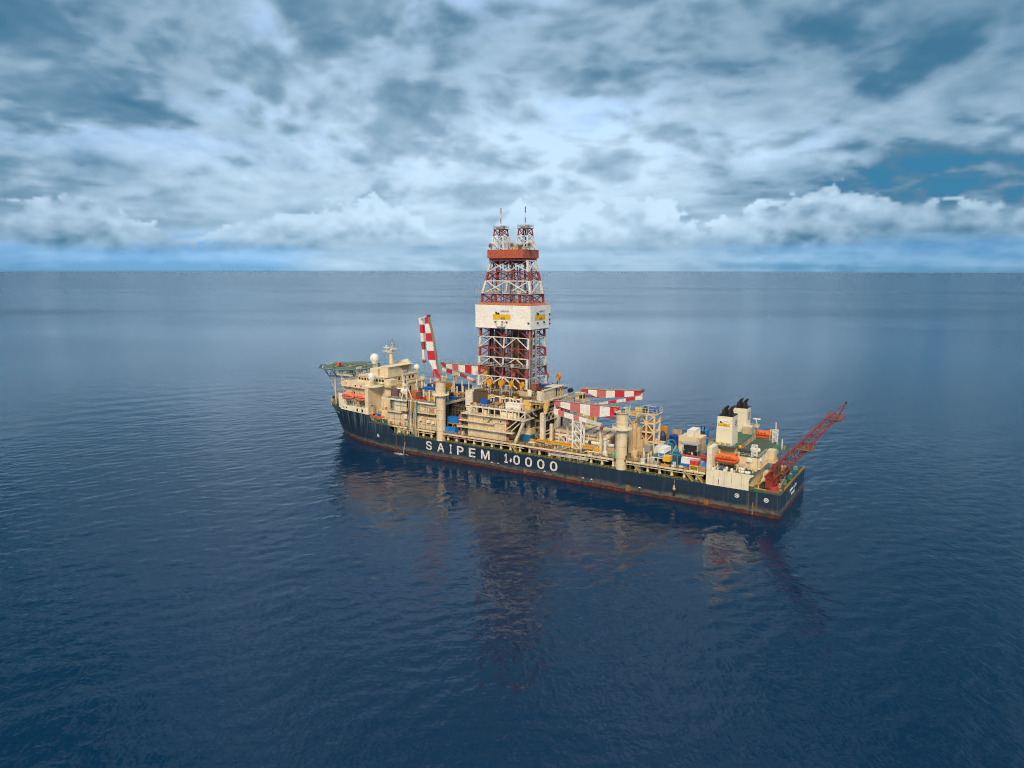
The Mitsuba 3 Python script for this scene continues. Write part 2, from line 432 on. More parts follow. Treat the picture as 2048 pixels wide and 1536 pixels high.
def build_hull():
    S = [(x - 150) / 76 for x in TOPX]
    mb = MB()
    for side in (1, -1):
        cols = []
        for x, s in zip(TOPX, S):
            zt = hull_top(x)
            zs = [-4, -1.5, 0, 1, 2.2, 3.6, 5, 6.6, 8.2] + [8.2 + (zt - 8.2) * k / 6 for k in range(1, 7)]
            col = []
            for z in zs:
                px, b = bow_point(s, z)
                col.append((px, side * b, z))
            cols.append(col)
        aft = [[(x, side * HB, z) for z in [-4, -1.5, 0, 1, 2.2, 3.6, 5, 6.6, 8.2] + [8.2] * 6] for x in (0, 50, 100)]
        cols = aft + cols
        n = len(cols[0])
        v = [p for c in cols for p in c]
        f = []
        for i in range(len(cols) - 1):
            for j in range(n - 1):
                a, b, c, d = i * n + j, (i + 1) * n + j, (i + 1) * n + j + 1, i * n + j + 1
                f += [[a, b, c], [a, c, d]]
        f = [q for q in f if np.linalg.norm(np.cross(np.subtract(v[q[1]], v[q[0]]), np.subtract(v[q[2]], v[q[0]]))) > 1e-9]
        mb.add(v, f if side < 0 else [q[::-1] for q in f])
    mb.box(-0.02, 0.0, -HB, HB, -4, 8.2)
    part(ship, 'hull', mb, 'hull_paint')
    # decks
    d = MB((0.055, 0.105, 0.075), 0.95)
    d.extr([(0.05, -19.8), (168, -19.8), (168, 19.8), (0.05, 19.8)], 'xy', 7.9, 8.14)
    part(ship, 'main_deck', d, 'deck_paint')
    out = [(px, b - 0.08) for px, b in (bow_point(s, 15.1) for s in S) if px > 182.3]
    d = MB(GREEN, 0.45)
    d.extr(out + [(x, -y) for x, y in out[::-1]], 'xy', 14.9, 15.15)
    part(ship, 'forecastle_deck', d, 'deck_paint')
    d = MB(GREEN, 0.6).box(167.8, 183.0, -19.75, 19.75, 11.6, 11.8)
    part(ship, 'step_deck', d, 'deck_paint')
    # bulwark: green inside with stays, a rounded cap
    b = MB(DKGREEN, 0.35)
    for side in (1, -1):
        ss = [s for x, s in zip(TOPX, S) if x > 199]
        for s0, s1 in zip(ss, ss[1:]):
            q = []
            for s in (s0, s1):
                x = 150 + 76 * s
                zt = hull_top(x)
                px, py = bow_point(s, zt)
                q.append((px, py, zt))
            (x0, y0, z0), (x1, y1, z1) = q
            y0, y1 = max(y0 - 0.3, 0), max(y1 - 0.3, 0)
            xx0, xx1 = min(x0, 225.5), min(x1, 225.5)
            if abs(xx1 - xx0) + abs(y1 - y0) < 0.05:
                continue
            b.bar((xx0, side * y0, 15.95), (xx1, side * y1, 15.95), 0.16, 1.7)
            b.bar((xx0, side * (y0 - 0.5), 15.7), (xx0, side * y0, 16.6), 0.12, 0.5)
            b.bar((x0, side * (y0 + 0.16), z0 + 0.05), (x1, side * (y1 + 0.16), z1 + 0.05), 0.42, 0.14)
    part(ship, 'bow_bulwark', b, label='green inner side of the bow bulwark with stays')
    # cream screen bulwark on the forecastle sides, with square mooring openings
    for side in (1, -1):
        y = side * (HB + 0.03)
        holes = []
        for cx, w, z0, z1 in ((198.4, 1.1, 16.7, 17.9), (196.6, 1.0, 16.7, 17.9), (189.6, 1.1, 15.9, 17.5), (186.4, 1.2, 15.7, 17.6)):
            holes.append([(cx - w / 2, z0), (cx + w / 2, z0), (cx + w / 2, z1), (cx - w / 2, z1)])
        m = MB(PALE, 0.35).extr([(182.7, 15.27), (200.3, 16.33), (200.3, 18.55), (184.6, 18.25), (182.7, 18.25)], 'xz', min(y, y - side * 0.25), max(y, y - side * 0.25), holes)
        sc = part(ship, 'screen_bulwark', m, label='cream screen plating with square mooring openings')
        for h in holes:
            (xa, za), (xb, zb) = h[0], h[2]
            m = MB(PALE, 0.5)
            m.box(xa - 0.15, xb + 0.15, side * 19.0, side * 19.2, za - 0.2, za + 0.15)
            m.tube((0.5 * (xa + xb), side * 19.2, za), (0.5 * (xa + xb), side * 19.2, zb), 0.16)
            part(sc, 'roller', m)
        m = MB(PALE, 0.4).extr([(182.72, 11.98), (184.6, 13.6), (184.6, 15.3), (182.72, 15.26)], 'xz', side * HB - 0.2 if side > 0 else side * HB, side * HB if side > 0 else side * HB + 0.2)
    # anchor pocket, rubbing strakes and frames of the hull plating
    return 0


build_hull()


# lettering on the hull
def letter(parent, txt, x_left, x_right, z0, z1, y=HB, side=1, inline=True, c=WHITE, name='letter', bold=True):
    m = meshkit.text_mesh(txt, 1.0, 0.03, bold=bold)
    v = np.array(m.vertices)
    lo, hi = v.min(0), v.max(0)
    sx, sz = (x_left - x_right) / (hi[0] - lo[0]), (z1 - z0) / (hi[1] - lo[1])
    w = np.stack([x_left - (v[:, 0] - lo[0]) * sx, y + 0.01 + v[:, 2], z0 + (v[:, 1] - lo[1]) * sz], 1)
    mb = MB(c, 0.06).add(w, m.faces)
    if inline:
        sec = m.section(plane_origin=[0, 0, 0.015], plane_normal=[0, 0, 1])
        pl, tf = sec.to_2D()
        mb.col((0.26, 0.29, 0.33), 0.1)
        for poly in pl.polygons_full:
            poly = affinity.affine_transform(poly, [tf[0, 0], tf[0, 1], tf[1, 0], tf[1, 1], tf[0, 3], tf[1, 3]])
            poly = affinity.scale(affinity.translate(poly, -lo[0], -lo[1]), sx, sz, origin=(0, 0))
            inn = poly.buffer(-0.20)
            for g in getattr(inn, 'geoms', [inn]):
                if g.is_empty or g.area < 0.1:
                    continue
                for ring in [g.exterior, *g.interiors]:
                    band = ring.buffer(0.045)
                    bm = trimesh.creation.extrude_polygon(band, 0.02, engine='earcut')
                    bv = np.array(bm.vertices)
                    mb.add(np.stack([x_left - bv[:, 0], y + 0.043 + bv[:, 2], z0 + bv[:, 1]], 1), bm.faces)
    return part(parent, name, mb)


HULL = ship + '__hull'
for t, a, b in (('S', 148.75, 145.45), ('A', 142.45, 138.7), ('I', 135.75, 134.6), ('P', 131.85, 128.4), ('E', 125.6, 122.25), ('M', 119.4, 115.1),
                ('1', 107.75, 106.1), ('0', 103.55, 100.3), ('0', 97.9, 94.65), ('0', 92.25, 89.0), ('0', 86.5, 83.2)):
    letter(HULL, t, a, b, 3.6, 7.45)
# small name on the bow flare and on the transom
def flare_text(txt, xc, zc, h, width):
    m = meshkit.text_mesh(txt, 1.0, 0.02, bold=True)
    v = np.array(m.vertices)
    lo, hi = v.min(0), v.max(0)
    mb = MB((0.60, 0.64, 0.66), 0.1)
    u = 0.5 - (v[:, 0] - lo[0]) / (hi[0] - lo[0])
    z = zc + (v[:, 1] - (lo[1] + hi[1]) / 2) / (hi[1] - lo[1]) * h
    pts = []
    for uu, zz, dd in zip(u, z, v[:, 2]):
        x = xc + uu * width
        s = (x - 150) / (stem_x(zz) - 150)
        px, b = bow_point(s, zz)
        pts.append((px, b + 0.06 + dd, zz))
    part(HULL, 'bow_name', mb.add(pts, m.faces))


flare_text('SAIPEM 10000', 207.2, 13.6, 0.95, 6.6)
for txt, y0, y1, z0, z1 in (('SAIPEM', 5.4, 0.6, 5.55, 6.6), ('10000', -0.6, -5.4, 5.55, 6.6), ('NASSAU', 2.9, -2.9, 3.9, 4.8)):
    m = meshkit.text_mesh(txt, 1.0, 0.03, bold=True)
    v = np.array(m.vertices)
    lo, hi = v.min(0), v.max(0)
    w = np.stack([-0.03 - v[:, 2], y0 + (v[:, 0] - lo[0]) * (y1 - y0) / (hi[0] - lo[0]), z0 + (v[:, 1] - lo[1]) * (z1 - z0) / (hi[1] - lo[1])], 1)
    part(HULL, 'stern_name', MB((0.66, 0.69, 0.70), 0.15).add(w, m.faces))
# thruster discs with a cross, arrows over the waterline, little white peaks
for x, z in ((177.7, 6.0), (14.0, 5.92), (4.43, 5.92)):
    m = MB(WHITE, 0.1)
    an = np.linspace(0, 2 * math.pi, 21)[:-1]
    yy = bow_point((x - 150) / (stem_x(z) - 150), z)[1] if x > 150 else HB
    m.extr([(x + 0.78 * math.cos(a), z + 0.78 * math.sin(a)) for a in an], 'xz', yy + 0.02, yy + 0.06, [[(x + 0.56 * math.cos(a), z + 0.56 * math.sin(a)) for a in an]])
    m.bar((x - 0.45, yy + 0.04, z - 0.45), (x + 0.45, yy + 0.04, z + 0.45), 0.05, 0.2)
    m.bar((x - 0.45, yy + 0.045, z + 0.45), (x + 0.45, yy + 0.045, z - 0.45), 0.05, 0.2)
    part(HULL, 'thruster_mark', m)
for x, z0, z1, c in ((104.7, 4.1, 5.75, WHITE), (36.0, 3.9, 5.9, (0.72, 0.46, 0.20))):
    m = MB(c, 0.15)
    zm = z0 + (z1 - z0) * 0.5
    m.extr([(x - 0.3, z1), (x - 0.3, zm), (x - 0.72, zm), (x, z0), (x + 0.72, zm), (x + 0.3, zm), (x + 0.3, z1)], 'xz', HB + 0.02, HB + 0.06)
    if x < 50:
        m.col((0.4, 0.38, 0.33), 0.5).box(x - 0.08, x + 0.08, HB + 0.02, HB + 0.05, z1 + 0.1, 8.0)
        m.col(BLACK, 0.2).box(x - 0.4, x + 0.4, HB + 0.01, HB + 0.04, 1.9, z0 - 0.1)
    part(HULL, 'arrow_mark', m)
for x in (114.0, 110.9, 88.9, 72.0, 68.4, 49.0):
    m = MB(WHITE, 0.3).extr([(x - 0.55, 2.75), (x + 0.55, 2.75), (x, 3.15)], 'xz', HB + 0.02, HB + 0.07)
    m.col(BLACK, 0.3).box(x - 0.07, x + 0.07, HB + 0.01, HB + 0.06, 0.9, 2.7)
    part(HULL, 'draught_mark', m)
for x, w, z0, z1 in ((97.6, 0.9, 0.9, 2.6), (52.6, 1.8, 0.8, 3.1), (23.5, 1.5, 0.9, 2.6), (8.4, 0.5, 0.2, 4.5), (10.15, 0.14, 0.3, 8.0), (160.9, 0.16, 0.5, 7.9), (165.8, 0.16, 1.2, 7.9)):
    m = MB((0.24, 0.13, 0.06), 0.9).box(x, x + w, HB - 0.1, HB + 0.05, z0, z1)
    part(HULL, 'weld_pad', m)
# stern fender pipe
m = MB((0.03, 0.03, 0.034), 0.5)
for x in (30, 60, 90, 120):
    m.path([(x, HB + 0.05, 8.0), (x, HB + 0.05, 7.0)], 0.07)
part(HULL, 'scupper_pipe', m, kind='stuff')

# the water outlet on the port bow quarter: falling sheet and its foam
m = MB((0.32, 0.34, 0.36), 0.0)
for k in range(7):
    y0 = HB + 0.1 + 0.25 * rng.random()
    x = 160.6 + (rng.random() - 0.5) * 0.5
    pts = [(x + (rng.random() - 0.5) * 0.12 * j, y0 + 0.16 * j ** 1.2, 5.4 - 5.4 * (j / 6) ** 1.5) for j in range(7)]
    m.path(pts, 0.03 + 0.03 * rng.random(), 4)
solo('water_outflow', m, 'thin white sheet of water pouring from the hull side near the bow', 'water')
labels['water_outflow']['kind'] = 'stuff'
m = MB((0.45, 0.50, 0.54), 0.0)
for k in range(70):
    a, r = rng.random() * 6.283, rng.random() ** 0.8
    x, y = 161.6 + 4.2 * r * math.cos(a), 21.9 + 1.4 * r * math.sin(a)
    m.ball((x, y, 0.02 + 0.12 * rng.random()), 0.10 + 0.26 * rng.random() * (1.1 - r), 0, (1.5, 1.2, 0.5))
solo('foam', m, 'patch of white foam on the sea under the outflow', 'foam')
labels['foam']['kind'] = 'stuff'

# ------------------------------------------------------------------ process deck on stilts
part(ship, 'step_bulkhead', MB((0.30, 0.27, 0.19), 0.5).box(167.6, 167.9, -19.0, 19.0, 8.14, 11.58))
for x_ in (162.8, 165.9):
    part(ship, 'deck_column', MB(CREAM, 0.4).lathe(x_, 18.3, [(0.62, 8.14), (0.46, 9.5), (0.42, 11.1), (0.6, 11.5), (0, 11.5)], 10))
pd = part(ship, 'process_deck', MB((0.13, 0.12, 0.09), 0.8).box(25.2, 168.0, -19.2, 19.2, 11.55, 11.98), 'deck_paint')
for x0, x1 in ((144.2, 171.0), (98.2, 140.6), (59.8, 98.0), (25.3, 54.8)):
    n = max(1, round((x1 - x0) / 9))
    for k in range(n):
        a, b = x0 + (x1 - x0) * k / n, x0 + (x1 - x0) * (k + 1) / n - 0.03
        m = MB(CREAM, 0.45).box(a, b, 19.2, 19.55, 11.42, 12.02)
        m.box(a, b, 19.0, 19.5, 11.32, 11.42)
        part(pd, 'edge_beam', m)
for y in (-19.5,):
    part(pd, 'edge_beam', MB(CREAM, 0.45).box(25.3, 168, y - 0.05, y + 0.3, 11.42, 12.02))
xs = [28.5 + 4.55 * k for k in range(32)]
for y in (18.3, 12.0):
    for x in xs:
        if abs(x - 141.7) < 3 or abs(x - 57.3) < 2.9 or x > 167:
            continue
        m = MB(CREAM, 0.4).lathe(x, y, [(0.62, 8.95), (0.46, 9.5), (0.42, 11.1), (0.6, 11.5), (0, 11.5)], 10)
        m.col(DKGREEN, 0.4).lathe(x, y, [(1.0, 8.14), (0.95, 8.35), (0.62, 8.97), (0, 8.97)], 8)
        part(ship, 'deck_column', m)
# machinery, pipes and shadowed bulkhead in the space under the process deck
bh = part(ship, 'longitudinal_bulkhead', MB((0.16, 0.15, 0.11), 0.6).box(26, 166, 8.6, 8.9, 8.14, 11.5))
for k in range(54):
    x = 28 + k * 2.55 + rng.random() * 1.2
    c = rng.choice([GREEN, DKGREEN, YELLOW, CREAM, CREAM, GREY, MAROON, DKGREY, TEAL])
    y = 13.2 + rng.random() * 3.4
    m = MB(c, 0.6)
    t = rng.random()
    if t < 0.45:
        m.box(x, x + 0.8 + rng.random() * 1.2, y, y + 1.0, 8.14, 9.0 + rng.random() * 1.2)
    elif t < 0.75:
        m.tube((x, y, 9.0), (x + 1.6, y, 9.0), 0.75, 0.75, 10)
        m.box(x, x + 1.6, y - 0.5, y + 0.5, 8.14, 8.5)
    else:
        m.lathe(x, y, [(0.55, 8.14), (0.55, 9.6), (0.3, 9.9), (0, 9.9)], 10)
    part(ship, 'deck_machine', m)
for x0, x1, z, c in ((127.5, 140.2, 10.6, PINK), (80.0, 96.5, 10.75, PINK), (62, 80, 10.6, CREAM), (99, 127, 10.5, CREAM), (26, 55, 10.6, CREAM), (145, 166, 10.5, CREAM)):
    m = MB(c, 0.3).tube((x0, 18.95, z), (x1, 18.95, z), 0.17, 0.17, 6)
    for k in range(int((x1 - x0) / 3)):
        m.bar((x0 + 3 * k + 1, 18.95, z), (x0 + 3 * k + 1, 18.95, 11.4), 0.1)
    part(ship, 'fire_main', m)
m = MB((0.45, 0.50, 0.48), 0.3).box(70.2, 86.4, 19.25, 19.6, 9.7, 10.45)
for k in range(9):
    m.bar((70.8 + k * 1.9, 19.3, 8.14), (70.8 + k * 1.9, 19.3, 9.75), 0.12)
part(ship, 'cable_tray', m)
# deck edge: stanchions, green fairleads, bitts
m = MB((0.42, 0.30, 0.05), 0.5)
m.rail([(10.6, 19.7, 8.14), (54.5, 19.7, 8.14)], 1.05, 1.6, 0.07)
m.rail([(60.0, 19.7, 8.14), (139.5, 19.7, 8.14)], 1.05, 1.6, 0.07)
m.rail([(144.0, 19.7, 8.14), (166.0, 19.7, 8.14)], 1.05, 1.6, 0.07)
part(ship, 'deck_edge_rail', m)
for x in (164.2, 162.0, 157.0, 117.0, 105.0, 67.0, 45.2, 41.0, 37.6, 34.5, 9.0, 7.4, 5.9):
    m = MB(GREEN, 0.4).extr([(x - 0.8, 8.14), (x + 0.8, 8.14), (x + 0.65, 9.0), (x - 0.65, 9.0)], 'xz', 19.2, 19.85, [[(x - 0.4, 8.3), (x + 0.4, 8.3), (x + 0.3, 8.75), (x - 0.3, 8.75)]])
    part(ship, 'fairlead', m)

# ------------------------------------------------------------------ stern
sp = MB(PALE, 0.3)
cut = [(10.35, 8.2), (10.35, 11.2), (10.15, 12.2), (9.6, 12.9), (8.9, 13.25), (8.85, 13.68)]
sp.extr([(24.8, 8.22), (24.8, 21.4), (23.1, 21.2), (23.1, 13.72)] + [(8.85, 13.66)] + cut[::-1][1:], 'xz', 19.62, 19.94)
sw = part(ship, 'stern_side_plating', sp, label='pale cream stern side plating with a rounded cut-out and a tall fin')
for x in (20.3, 16.0, 12.6):
    m = MB((0.40, 0.17, 0.05), 1.0).box(x, x + 0.12, 19.9, 19.955, 9.0 + rng.random() * 2, 13.2)
    part(sw, 'rust_streak_pad', m)
part(sw, 'vent_slot', MB(BLACK, 0.3).box(20.35, 20.6, 19.9, 19.96, 8.9, 10.6))
m = MB(PALE, 0.3).box(23.1, 24.78, 12.0, 19.6, 13.7, 21.2)
part(ship, 'wing_fin', m)
m = MB(PALE, 0.3)
m.extr([(24.8, 8.22), (24.8, 20.4), (23.1, 20.2), (23.1, 13.7), (8.85, 13.66)] + cut[::-1][1:], 'xz', -19.94, -19.62)
part(ship, 'stern_side_plating', m)
part(ship, 'stern_upper_deck', MB((0.055, 0.11, 0.08), 0.7).box(8.9, 25.0, -19.6, 19.6, 13.4, 13.62), 'deck_paint')
m = MB(CREAM, 0.5).box(10.0, 24.6, -13, 14.0, 8.14, 13.38)
part(ship, 'stern_lower_house', m)
# upper house with the green roof, then the funnel house
sh = part(ship, 'stern_house', MB(CREAM, 0.45).box(9.0, 17.2, -15.5, 13.6, 13.62, 18.1))
m = MB((0.055, 0.115, 0.085), 0.5).box(8.9, 17.25, -15.6, 13.7, 18.1, 18.28)
part(sh, 'roof', m, 'deck_paint')
for k in range(13):
    y0 = 2.9 + k * 0.82
    m = MB((0.72, 0.70, 0.62), 0.12).box(8.86, 8.99, y0, y0 + 0.70, 14.9, 17.95)
    part(sh, 'wall_panel', m)
m = MB(CREAM, 0.4).box(6.4, 8.98, -1.5, 2.6, 14.7, 18.6)
part(sh, 'aft_annex', m)
m = MB(CREAM, 0.35).box(8.2, 9.6, -14, 14.2, 14.3, 14.6)
m.box(5.9, 8.3, -2.0, 3.0, 14.3, 14.62)
part(sh, 'walkway', m)
m = MB((0.60, 0.58, 0.45), 0.25)
m.rail([(9.0, 13.6, 18.28), (17.0, 13.6, 18.28)], 1.05, 1.5)
m.rail([(9.0, 13.6, 18.28), (9.0, 2.8, 18.28)], 1.05, 1.6)
part(sh, 'railing', m)
m = MB(YELLOW, 0.3).rail([(8.3, 14.1, 14.62), (8.3, 3.2, 14.62), (6.0, 2.9, 14.62), (6.0, -1.9, 14.62)], 1.05, 1.6, 0.07)
part(sh, 'yellow_railing', m)
for y, z in ((11.6, 15.2), (7.0, 15.2)):
    part(sh, 'door', MB((0.50, 0.44, 0.30), 0.3).box(13.6 + (y - 7) * 0.2, 14.4 + (y - 7) * 0.2, 13.6, 13.68, 13.7, 15.6))
m = MB(WHITE, 0.15).box(11.1, 12.8, 13.6, 14.5, 16.6, 17.7)
part(sh, 'air_unit', m)
part(sh, 'air_unit', MB(WHITE, 0.15).box(8.2, 8.9, 11.4, 12.5, 16.9, 17.7))
part(sh, 'corner_trunk', MB(CREAM, 0.5).box(9.2, 11.6, 13.6, 14.3, 13.62, 18.1))
fh = part(ship, 'funnel_house', MB((0.58, 0.44, 0.26), 0.6).box(17.3, 25.3, -14, 10.9, 13.62, 20.6))
part(fh, 'roof', MB(GREEN, 0.3).box(17.0, 26.4, -14.5, 13.9, 20.6, 20.85), 'deck_paint')
part(fh, 'roof_edge', MB((0.55, 0.42, 0.10), 0.4).box(25.4, 26.5, 10.5, 14.0, 20.1, 20.9))
for k in range(3):
    m = MB(CREAM, 0.4)
    x = 19.6 + k * 1.9
    m.lathe(x, 13.2, [(0.28, 20.85), (0.28, 21.5), (0.55, 21.6), (0.55, 22.1), (0.2, 22.3), (0, 22.3)], 10)
    part(fh, 'vent', m)
m = MB((0.32, 0.36, 0.26), 0.3).rail([(17.1, 13.8, 20.85), (26.3, 13.8, 20.85), (26.3, 6, 20.85)], 1.05, 1.4)
part(fh, 'railing', m)


def logo_panel(parent, xl, xr, y, z0, z1, s=1.0, axis='y', x=None):
    """White sign: grey word over a yellow field with a black running beast and the short word beneath."""
    W, H = xl - xr, z1 - z0

    def P(pts, off):
        if axis == 'y':
            return [(xl - u * W, y + off, z0 + v * H) for u, v in pts]
        return [(x - off, xl - u * W, z0 + v * H) for u, v in pts]

    def plate(mb, u0, u1, v0, v1, off, th=0.04):
        q = [(u0, v0), (u1, v0), (u1, v1), (u0, v1)]
        mb.hexa(P(q, off), P(q, off + th))

    m = MB((0.80, 0.82, 0.84), 0.04)
    plate(m, 0, 1, 0, 1, 0.0)
    key = part(parent, 'sign_board', m)
    m = MB((0.80, 0.47, 0.015), 0.03)
    plate(m, 0.12, 0.87, 0.0, 0.50, 0.05) if s > 0 else plate(m, 0.0, 1.0, 0.0, 0.48, 0.05)
    part(key, 'yellow_field', m)

    def words(t, u0, u1, v0, v1, c, name):
        tm = meshkit.text_mesh(t, 1.0, 0.03, bold=True)
        v = np.array(tm.vertices)
        lo, hi = v.min(0), v.max(0)
        uu = u0 + (v[:, 0] - lo[0]) / (hi[0] - lo[0]) * (u1 - u0)
        vv = v0 + (v[:, 1] - lo[1]) / (hi[1] - lo[1]) * (v1 - v0)
        if axis == 'y':
            pts = np.stack([xl - uu * W, y + 0.1 + v[:, 2], z0 + vv * H], 1)
        else:
            pts = np.stack([x - 0.1 - v[:, 2], xl - uu * W, z0 + vv * H], 1)
        part(key, name, MB(c, 0.0).add(pts, tm.faces))
    if s > 0:
        words('saipem', 0.45, 0.81, 0.66, 0.90, (0.22, 0.24, 0.42), 'grey_word')
        words('eni', 0.46, 0.64, 0.03, 0.28, (0.10, 0.08, 0.03), 'dark_word')
        bx, bz, bs = 0.24, 0.44, 1.0
    else:
        words('saipem', 0.45, 0.95, 0.66, 0.88, (0.35, 0.40, 0.52), 'grey_word')
        words('eni', 0.45, 0.72, 0.06, 0.32, (0.10, 0.08, 0.03), 'dark_word')
        bx, bz, bs = 0.16, 0.46, 1.25
    m = MB(BLACK, 0.0)
    body = [(0, .26), (.16, .30), (.17, .10), (.14, 0), (.16, 0), (.05, 0)]
    for u0, u1, v0, v1 in ((.00, .16, .12, .27), (.00, .035, 0, .14), (.05, .07, .02, .14), (.095, .115, .02, .14), (.13, .16, 0, .14), (-.012, .05, .22, .36), (.14, .18, .03, .07)):
        plate(m, bx + u0 * bs, bx + u1 * bs, bz + v0 * bs * 0.75, bz + v1 * bs * 0.75, 0.1, 0.03)
    part(key, 'emblem', m)
    return key


for side, z0 in ((1, 20.85), (-1, 20.85)):
    yc = 12.5 if side > 0 else -12.0
    x0, x1 = (18.7, 23.9) if side > 0 else (20.2, 25.6)
    ya, yb = (yc, yc - 6.5) if side > 0 else (yc, yc - 5.4)
    zt = 31.1 if side > 0 else 29.9
    zb = z0 if side > 0 else 13.7
    t = 0.28
    m = MB(PALE, 0.14).hexa([(x0 - t, yb - t, zb), (x1 + t, yb - t, zb), (x1 + t, ya + t, zb), (x0 - t, ya + t, zb)], [(x0, yb, zt), (x1, yb, zt), (x1, ya, zt), (x0, ya, zt)])
    fn = part(ship, 'funnel', m, label='pale cream funnel with a sign board on its side' if side > 0 else 'taller looking pale cream funnel without sign')
    m = MB(BLACK, 0.05)
    m.box(x0 - 0.05, x1 + 0.05, yb - 0.05, ya + 0.05, zt + 0.003, zt + 0.22)
    part(fn, 'black_cap', m)
    m = MB((0.10, 0.10, 0.10), 0.1)
    for k in range(5):
        m.box(x0 - 0.12, x0 + 0.1, yb + 1.2, yb + 3.6, zt - 4.6 + k * 0.62, zt - 4.3 + k * 0.62)
    part(fn, 'louvre', m)
    for k in range(4):
        px, py = x0 + 1.5 + 1.9 * (k % 2) + 0.2, ya - 1.9 - 2.6 * (k // 2)
        m = MB((0.018, 0.013, 0.015), 0.15)
        m.lathe(px, py, [(0.75, zt + 0.2), (0.72, zt + 0.9), (0.55, zt + 2.0), (0.45, zt + 2.15), (0, zt + 2.15)], 12)
        m.tube((px - 0.05, py, zt + 1.7), (px - 0.75, py - 0.1, zt + 3.1), 0.40, 0.38, 10)
        part(fn, 'exhaust_pipe', m, label='black exhaust pipe with a bent end')
    m = MB(PALE, 0.2)
    for z in (zt - 1.4, zt - 4.6, zt - 7.6):
        m.box(x0 - 0.2, x1 + 0.2, ya + 0.16, ya + 0.22, z, z + 0.12)
    part(fn, 'band', m)
    if side > 0:
        logo_panel(fn, x1 - 0.35, x0 + 0.7, ya + 0.26, 27.75, 29.8, s=-1)
        m = MB((0.25, 0.3, 0.3), 0.1)
        for q in (x1 + 0.1, x1 - 0.25):
            m.tube((q, ya - 3.2, zt), (q, ya - 3.2, zt + 3.2), 0.05, 0.04, 5)
        part(fn, 'antenna', m)
    else:
        m = MB(PALE, 0.2).box(x0 - 4.4, x0 - 0.1, ya - 1.5, ya - 0.2, 23.2, 23.4)
        m.rail([(x0 - 0.2, ya - 0.2, 23.4), (x0 - 4.4, ya - 0.2, 23.4), (x0 - 4.4, ya - 1.5, 23.4)], 1.0, 1.0)
        m.bar((x0 - 4.0, ya - 0.6, 23.4), (x0 - 3.4, ya - 0.6, 26.2), 0.3)
        part(fn, 'radar_platform', m)
        m = MB(WHITE, 0.1).box(x0 - 5.0, x0 - 2.4, ya - 0.9, ya - 0.3, 26.2, 26.6)
        part(fn, 'radar', m)
# winches and rails of the aft mooring deck
for x, y in ((6.2, 9.5), (6.4, 6.0), (4.2, 0.5), (7.0, -4.0), (4.2, -9.0), (7.2, 13.2)):
    m = MB(DKGREEN, 0.25).tube((x, y - 1.1, 9.1), (x, y + 1.1, 9.1), 0.55, 0.55, 12)
    for s in (-1.2, 0, 1.2):
        m.tube((x, y + s - 0.08, 9.1), (x, y + s + 0.08, 9.1), 0.9, 0.9, 12)
    m.box(x - 0.8, x + 0.8, y - 1.5, y + 1.5, 8.14, 8.5)
    part(ship, 'mooring_winch', m)
m = MB(YELLOW, 0.3)
m.rail([(0.15, 13.4, 8.14), (0.15, -19.6, 8.14)], 1.1, 1.8, 0.10)
part(ship, 'stern_rail', m)
m = MB((0.16, 0.26, 0.2), 0.4).rail([(9.6, 19.6, 8.14), (4.9, 19.6, 8.14)], 1.1, 1.2, 0.09)
part(ship, 'quarter_rail', m)
for x0, y0, x1, y1 in ((9.2, 16.6, 5.5, 16.9), (8.6, 2.0, 4.6, -1.6), (9.0, 11.8, 8.8, 3.0)):
    part(ship, 'yellow_walkway', MB(YELLOW, 0.3).bar((x0, y0, 8.5), (x1, y1, 8.5), 0.8, 0.25))
for x, y, c in ((2.0, 5.5, MINT), (1.6, -2.0, MINT), (1.5, -9.0, TEAL), (2.2, -14.5, MINT), (6.2, -13.2, CREAM), (8.3, 7.9, CREAM), (8.5, 5.0, CREAM)):
    m = MB(c, 0.3).box(x - 0.7, x + 0.7, y - 0.8, y + 0.8, 8.14, 9.6)
    m.box(x - 0.5, x + 0.5, y - 0.6, y + 0.6, 9.6, 9.9)
    part(ship, 'deck_locker', m)
# things on the stern upper deck edge
for x, c, w, z in ((22.3, WHITE, 0.55, 13.66), (18.5, WHITE, 0.5, 13.66)):
    part(ship, 'edge_post', MB(c, 0.2).box(x - w, x + w, 19.3, 19.98, z, z + 0.75))
for x, y in ((13.2, 18.6), (13.2, 18.4), (11.2, 18.6)):
    z = 13.66 if _seen.get('life_raft', -1) != 0 else 14.5
    m = MB(WHITE, 0.1).tube((x - 0.85, y, z + 0.4), (x + 0.85, y, z + 0.4), 0.42, 0.42, 12)
    m.col(LGREY, 0.1).box(x - 0.6, x + 0.6, y - 0.45, y + 0.45, z, z + 0.12)
    k = _seen.get('life_raft', -1)
    solo('life_raft', m, ['white life raft canister resting low on the stern deck edge', 'white life raft canister stacked on top of another at the stern edge', 'white life raft canister nearest the rounded stern cut-out'][k + 1], 'life raft', 'white life raft canisters at the stern')
m = MB(BLUE, 0.2).tube((20.0, 17.2, 14.3), (20.0, 18.0, 14.3), 0.62, 0.62, 12)
m.col(YELLOW, 0.2).box(18.6, 21.3, 16.4, 17.1, 13.66, 14.1)
solo('hose_reel', m, 'blue hose reel on a yellow frame under the orange stern lifeboat', 'hose reel')

# ------------------------------------------------------------------ accommodation and bridge
acc = part(ship, 'accommodation', MB(CREAM, 0.30).box(184.6, 202.8, -13.0, 13.0, 15.15, 26.3))
m = MB(CREAM, 0.3).box(174.6, 184.5, -11.0, 11.0, 11.9, 28.2)
aft = part(ship, 'aft_accommodation', m)


def window(parent, x0, x1, y0, y1, z0, z1):
    part(parent, 'window', MB(BLACK).box(x0, x1, y0, y1, z0, z1), 'window_glass')


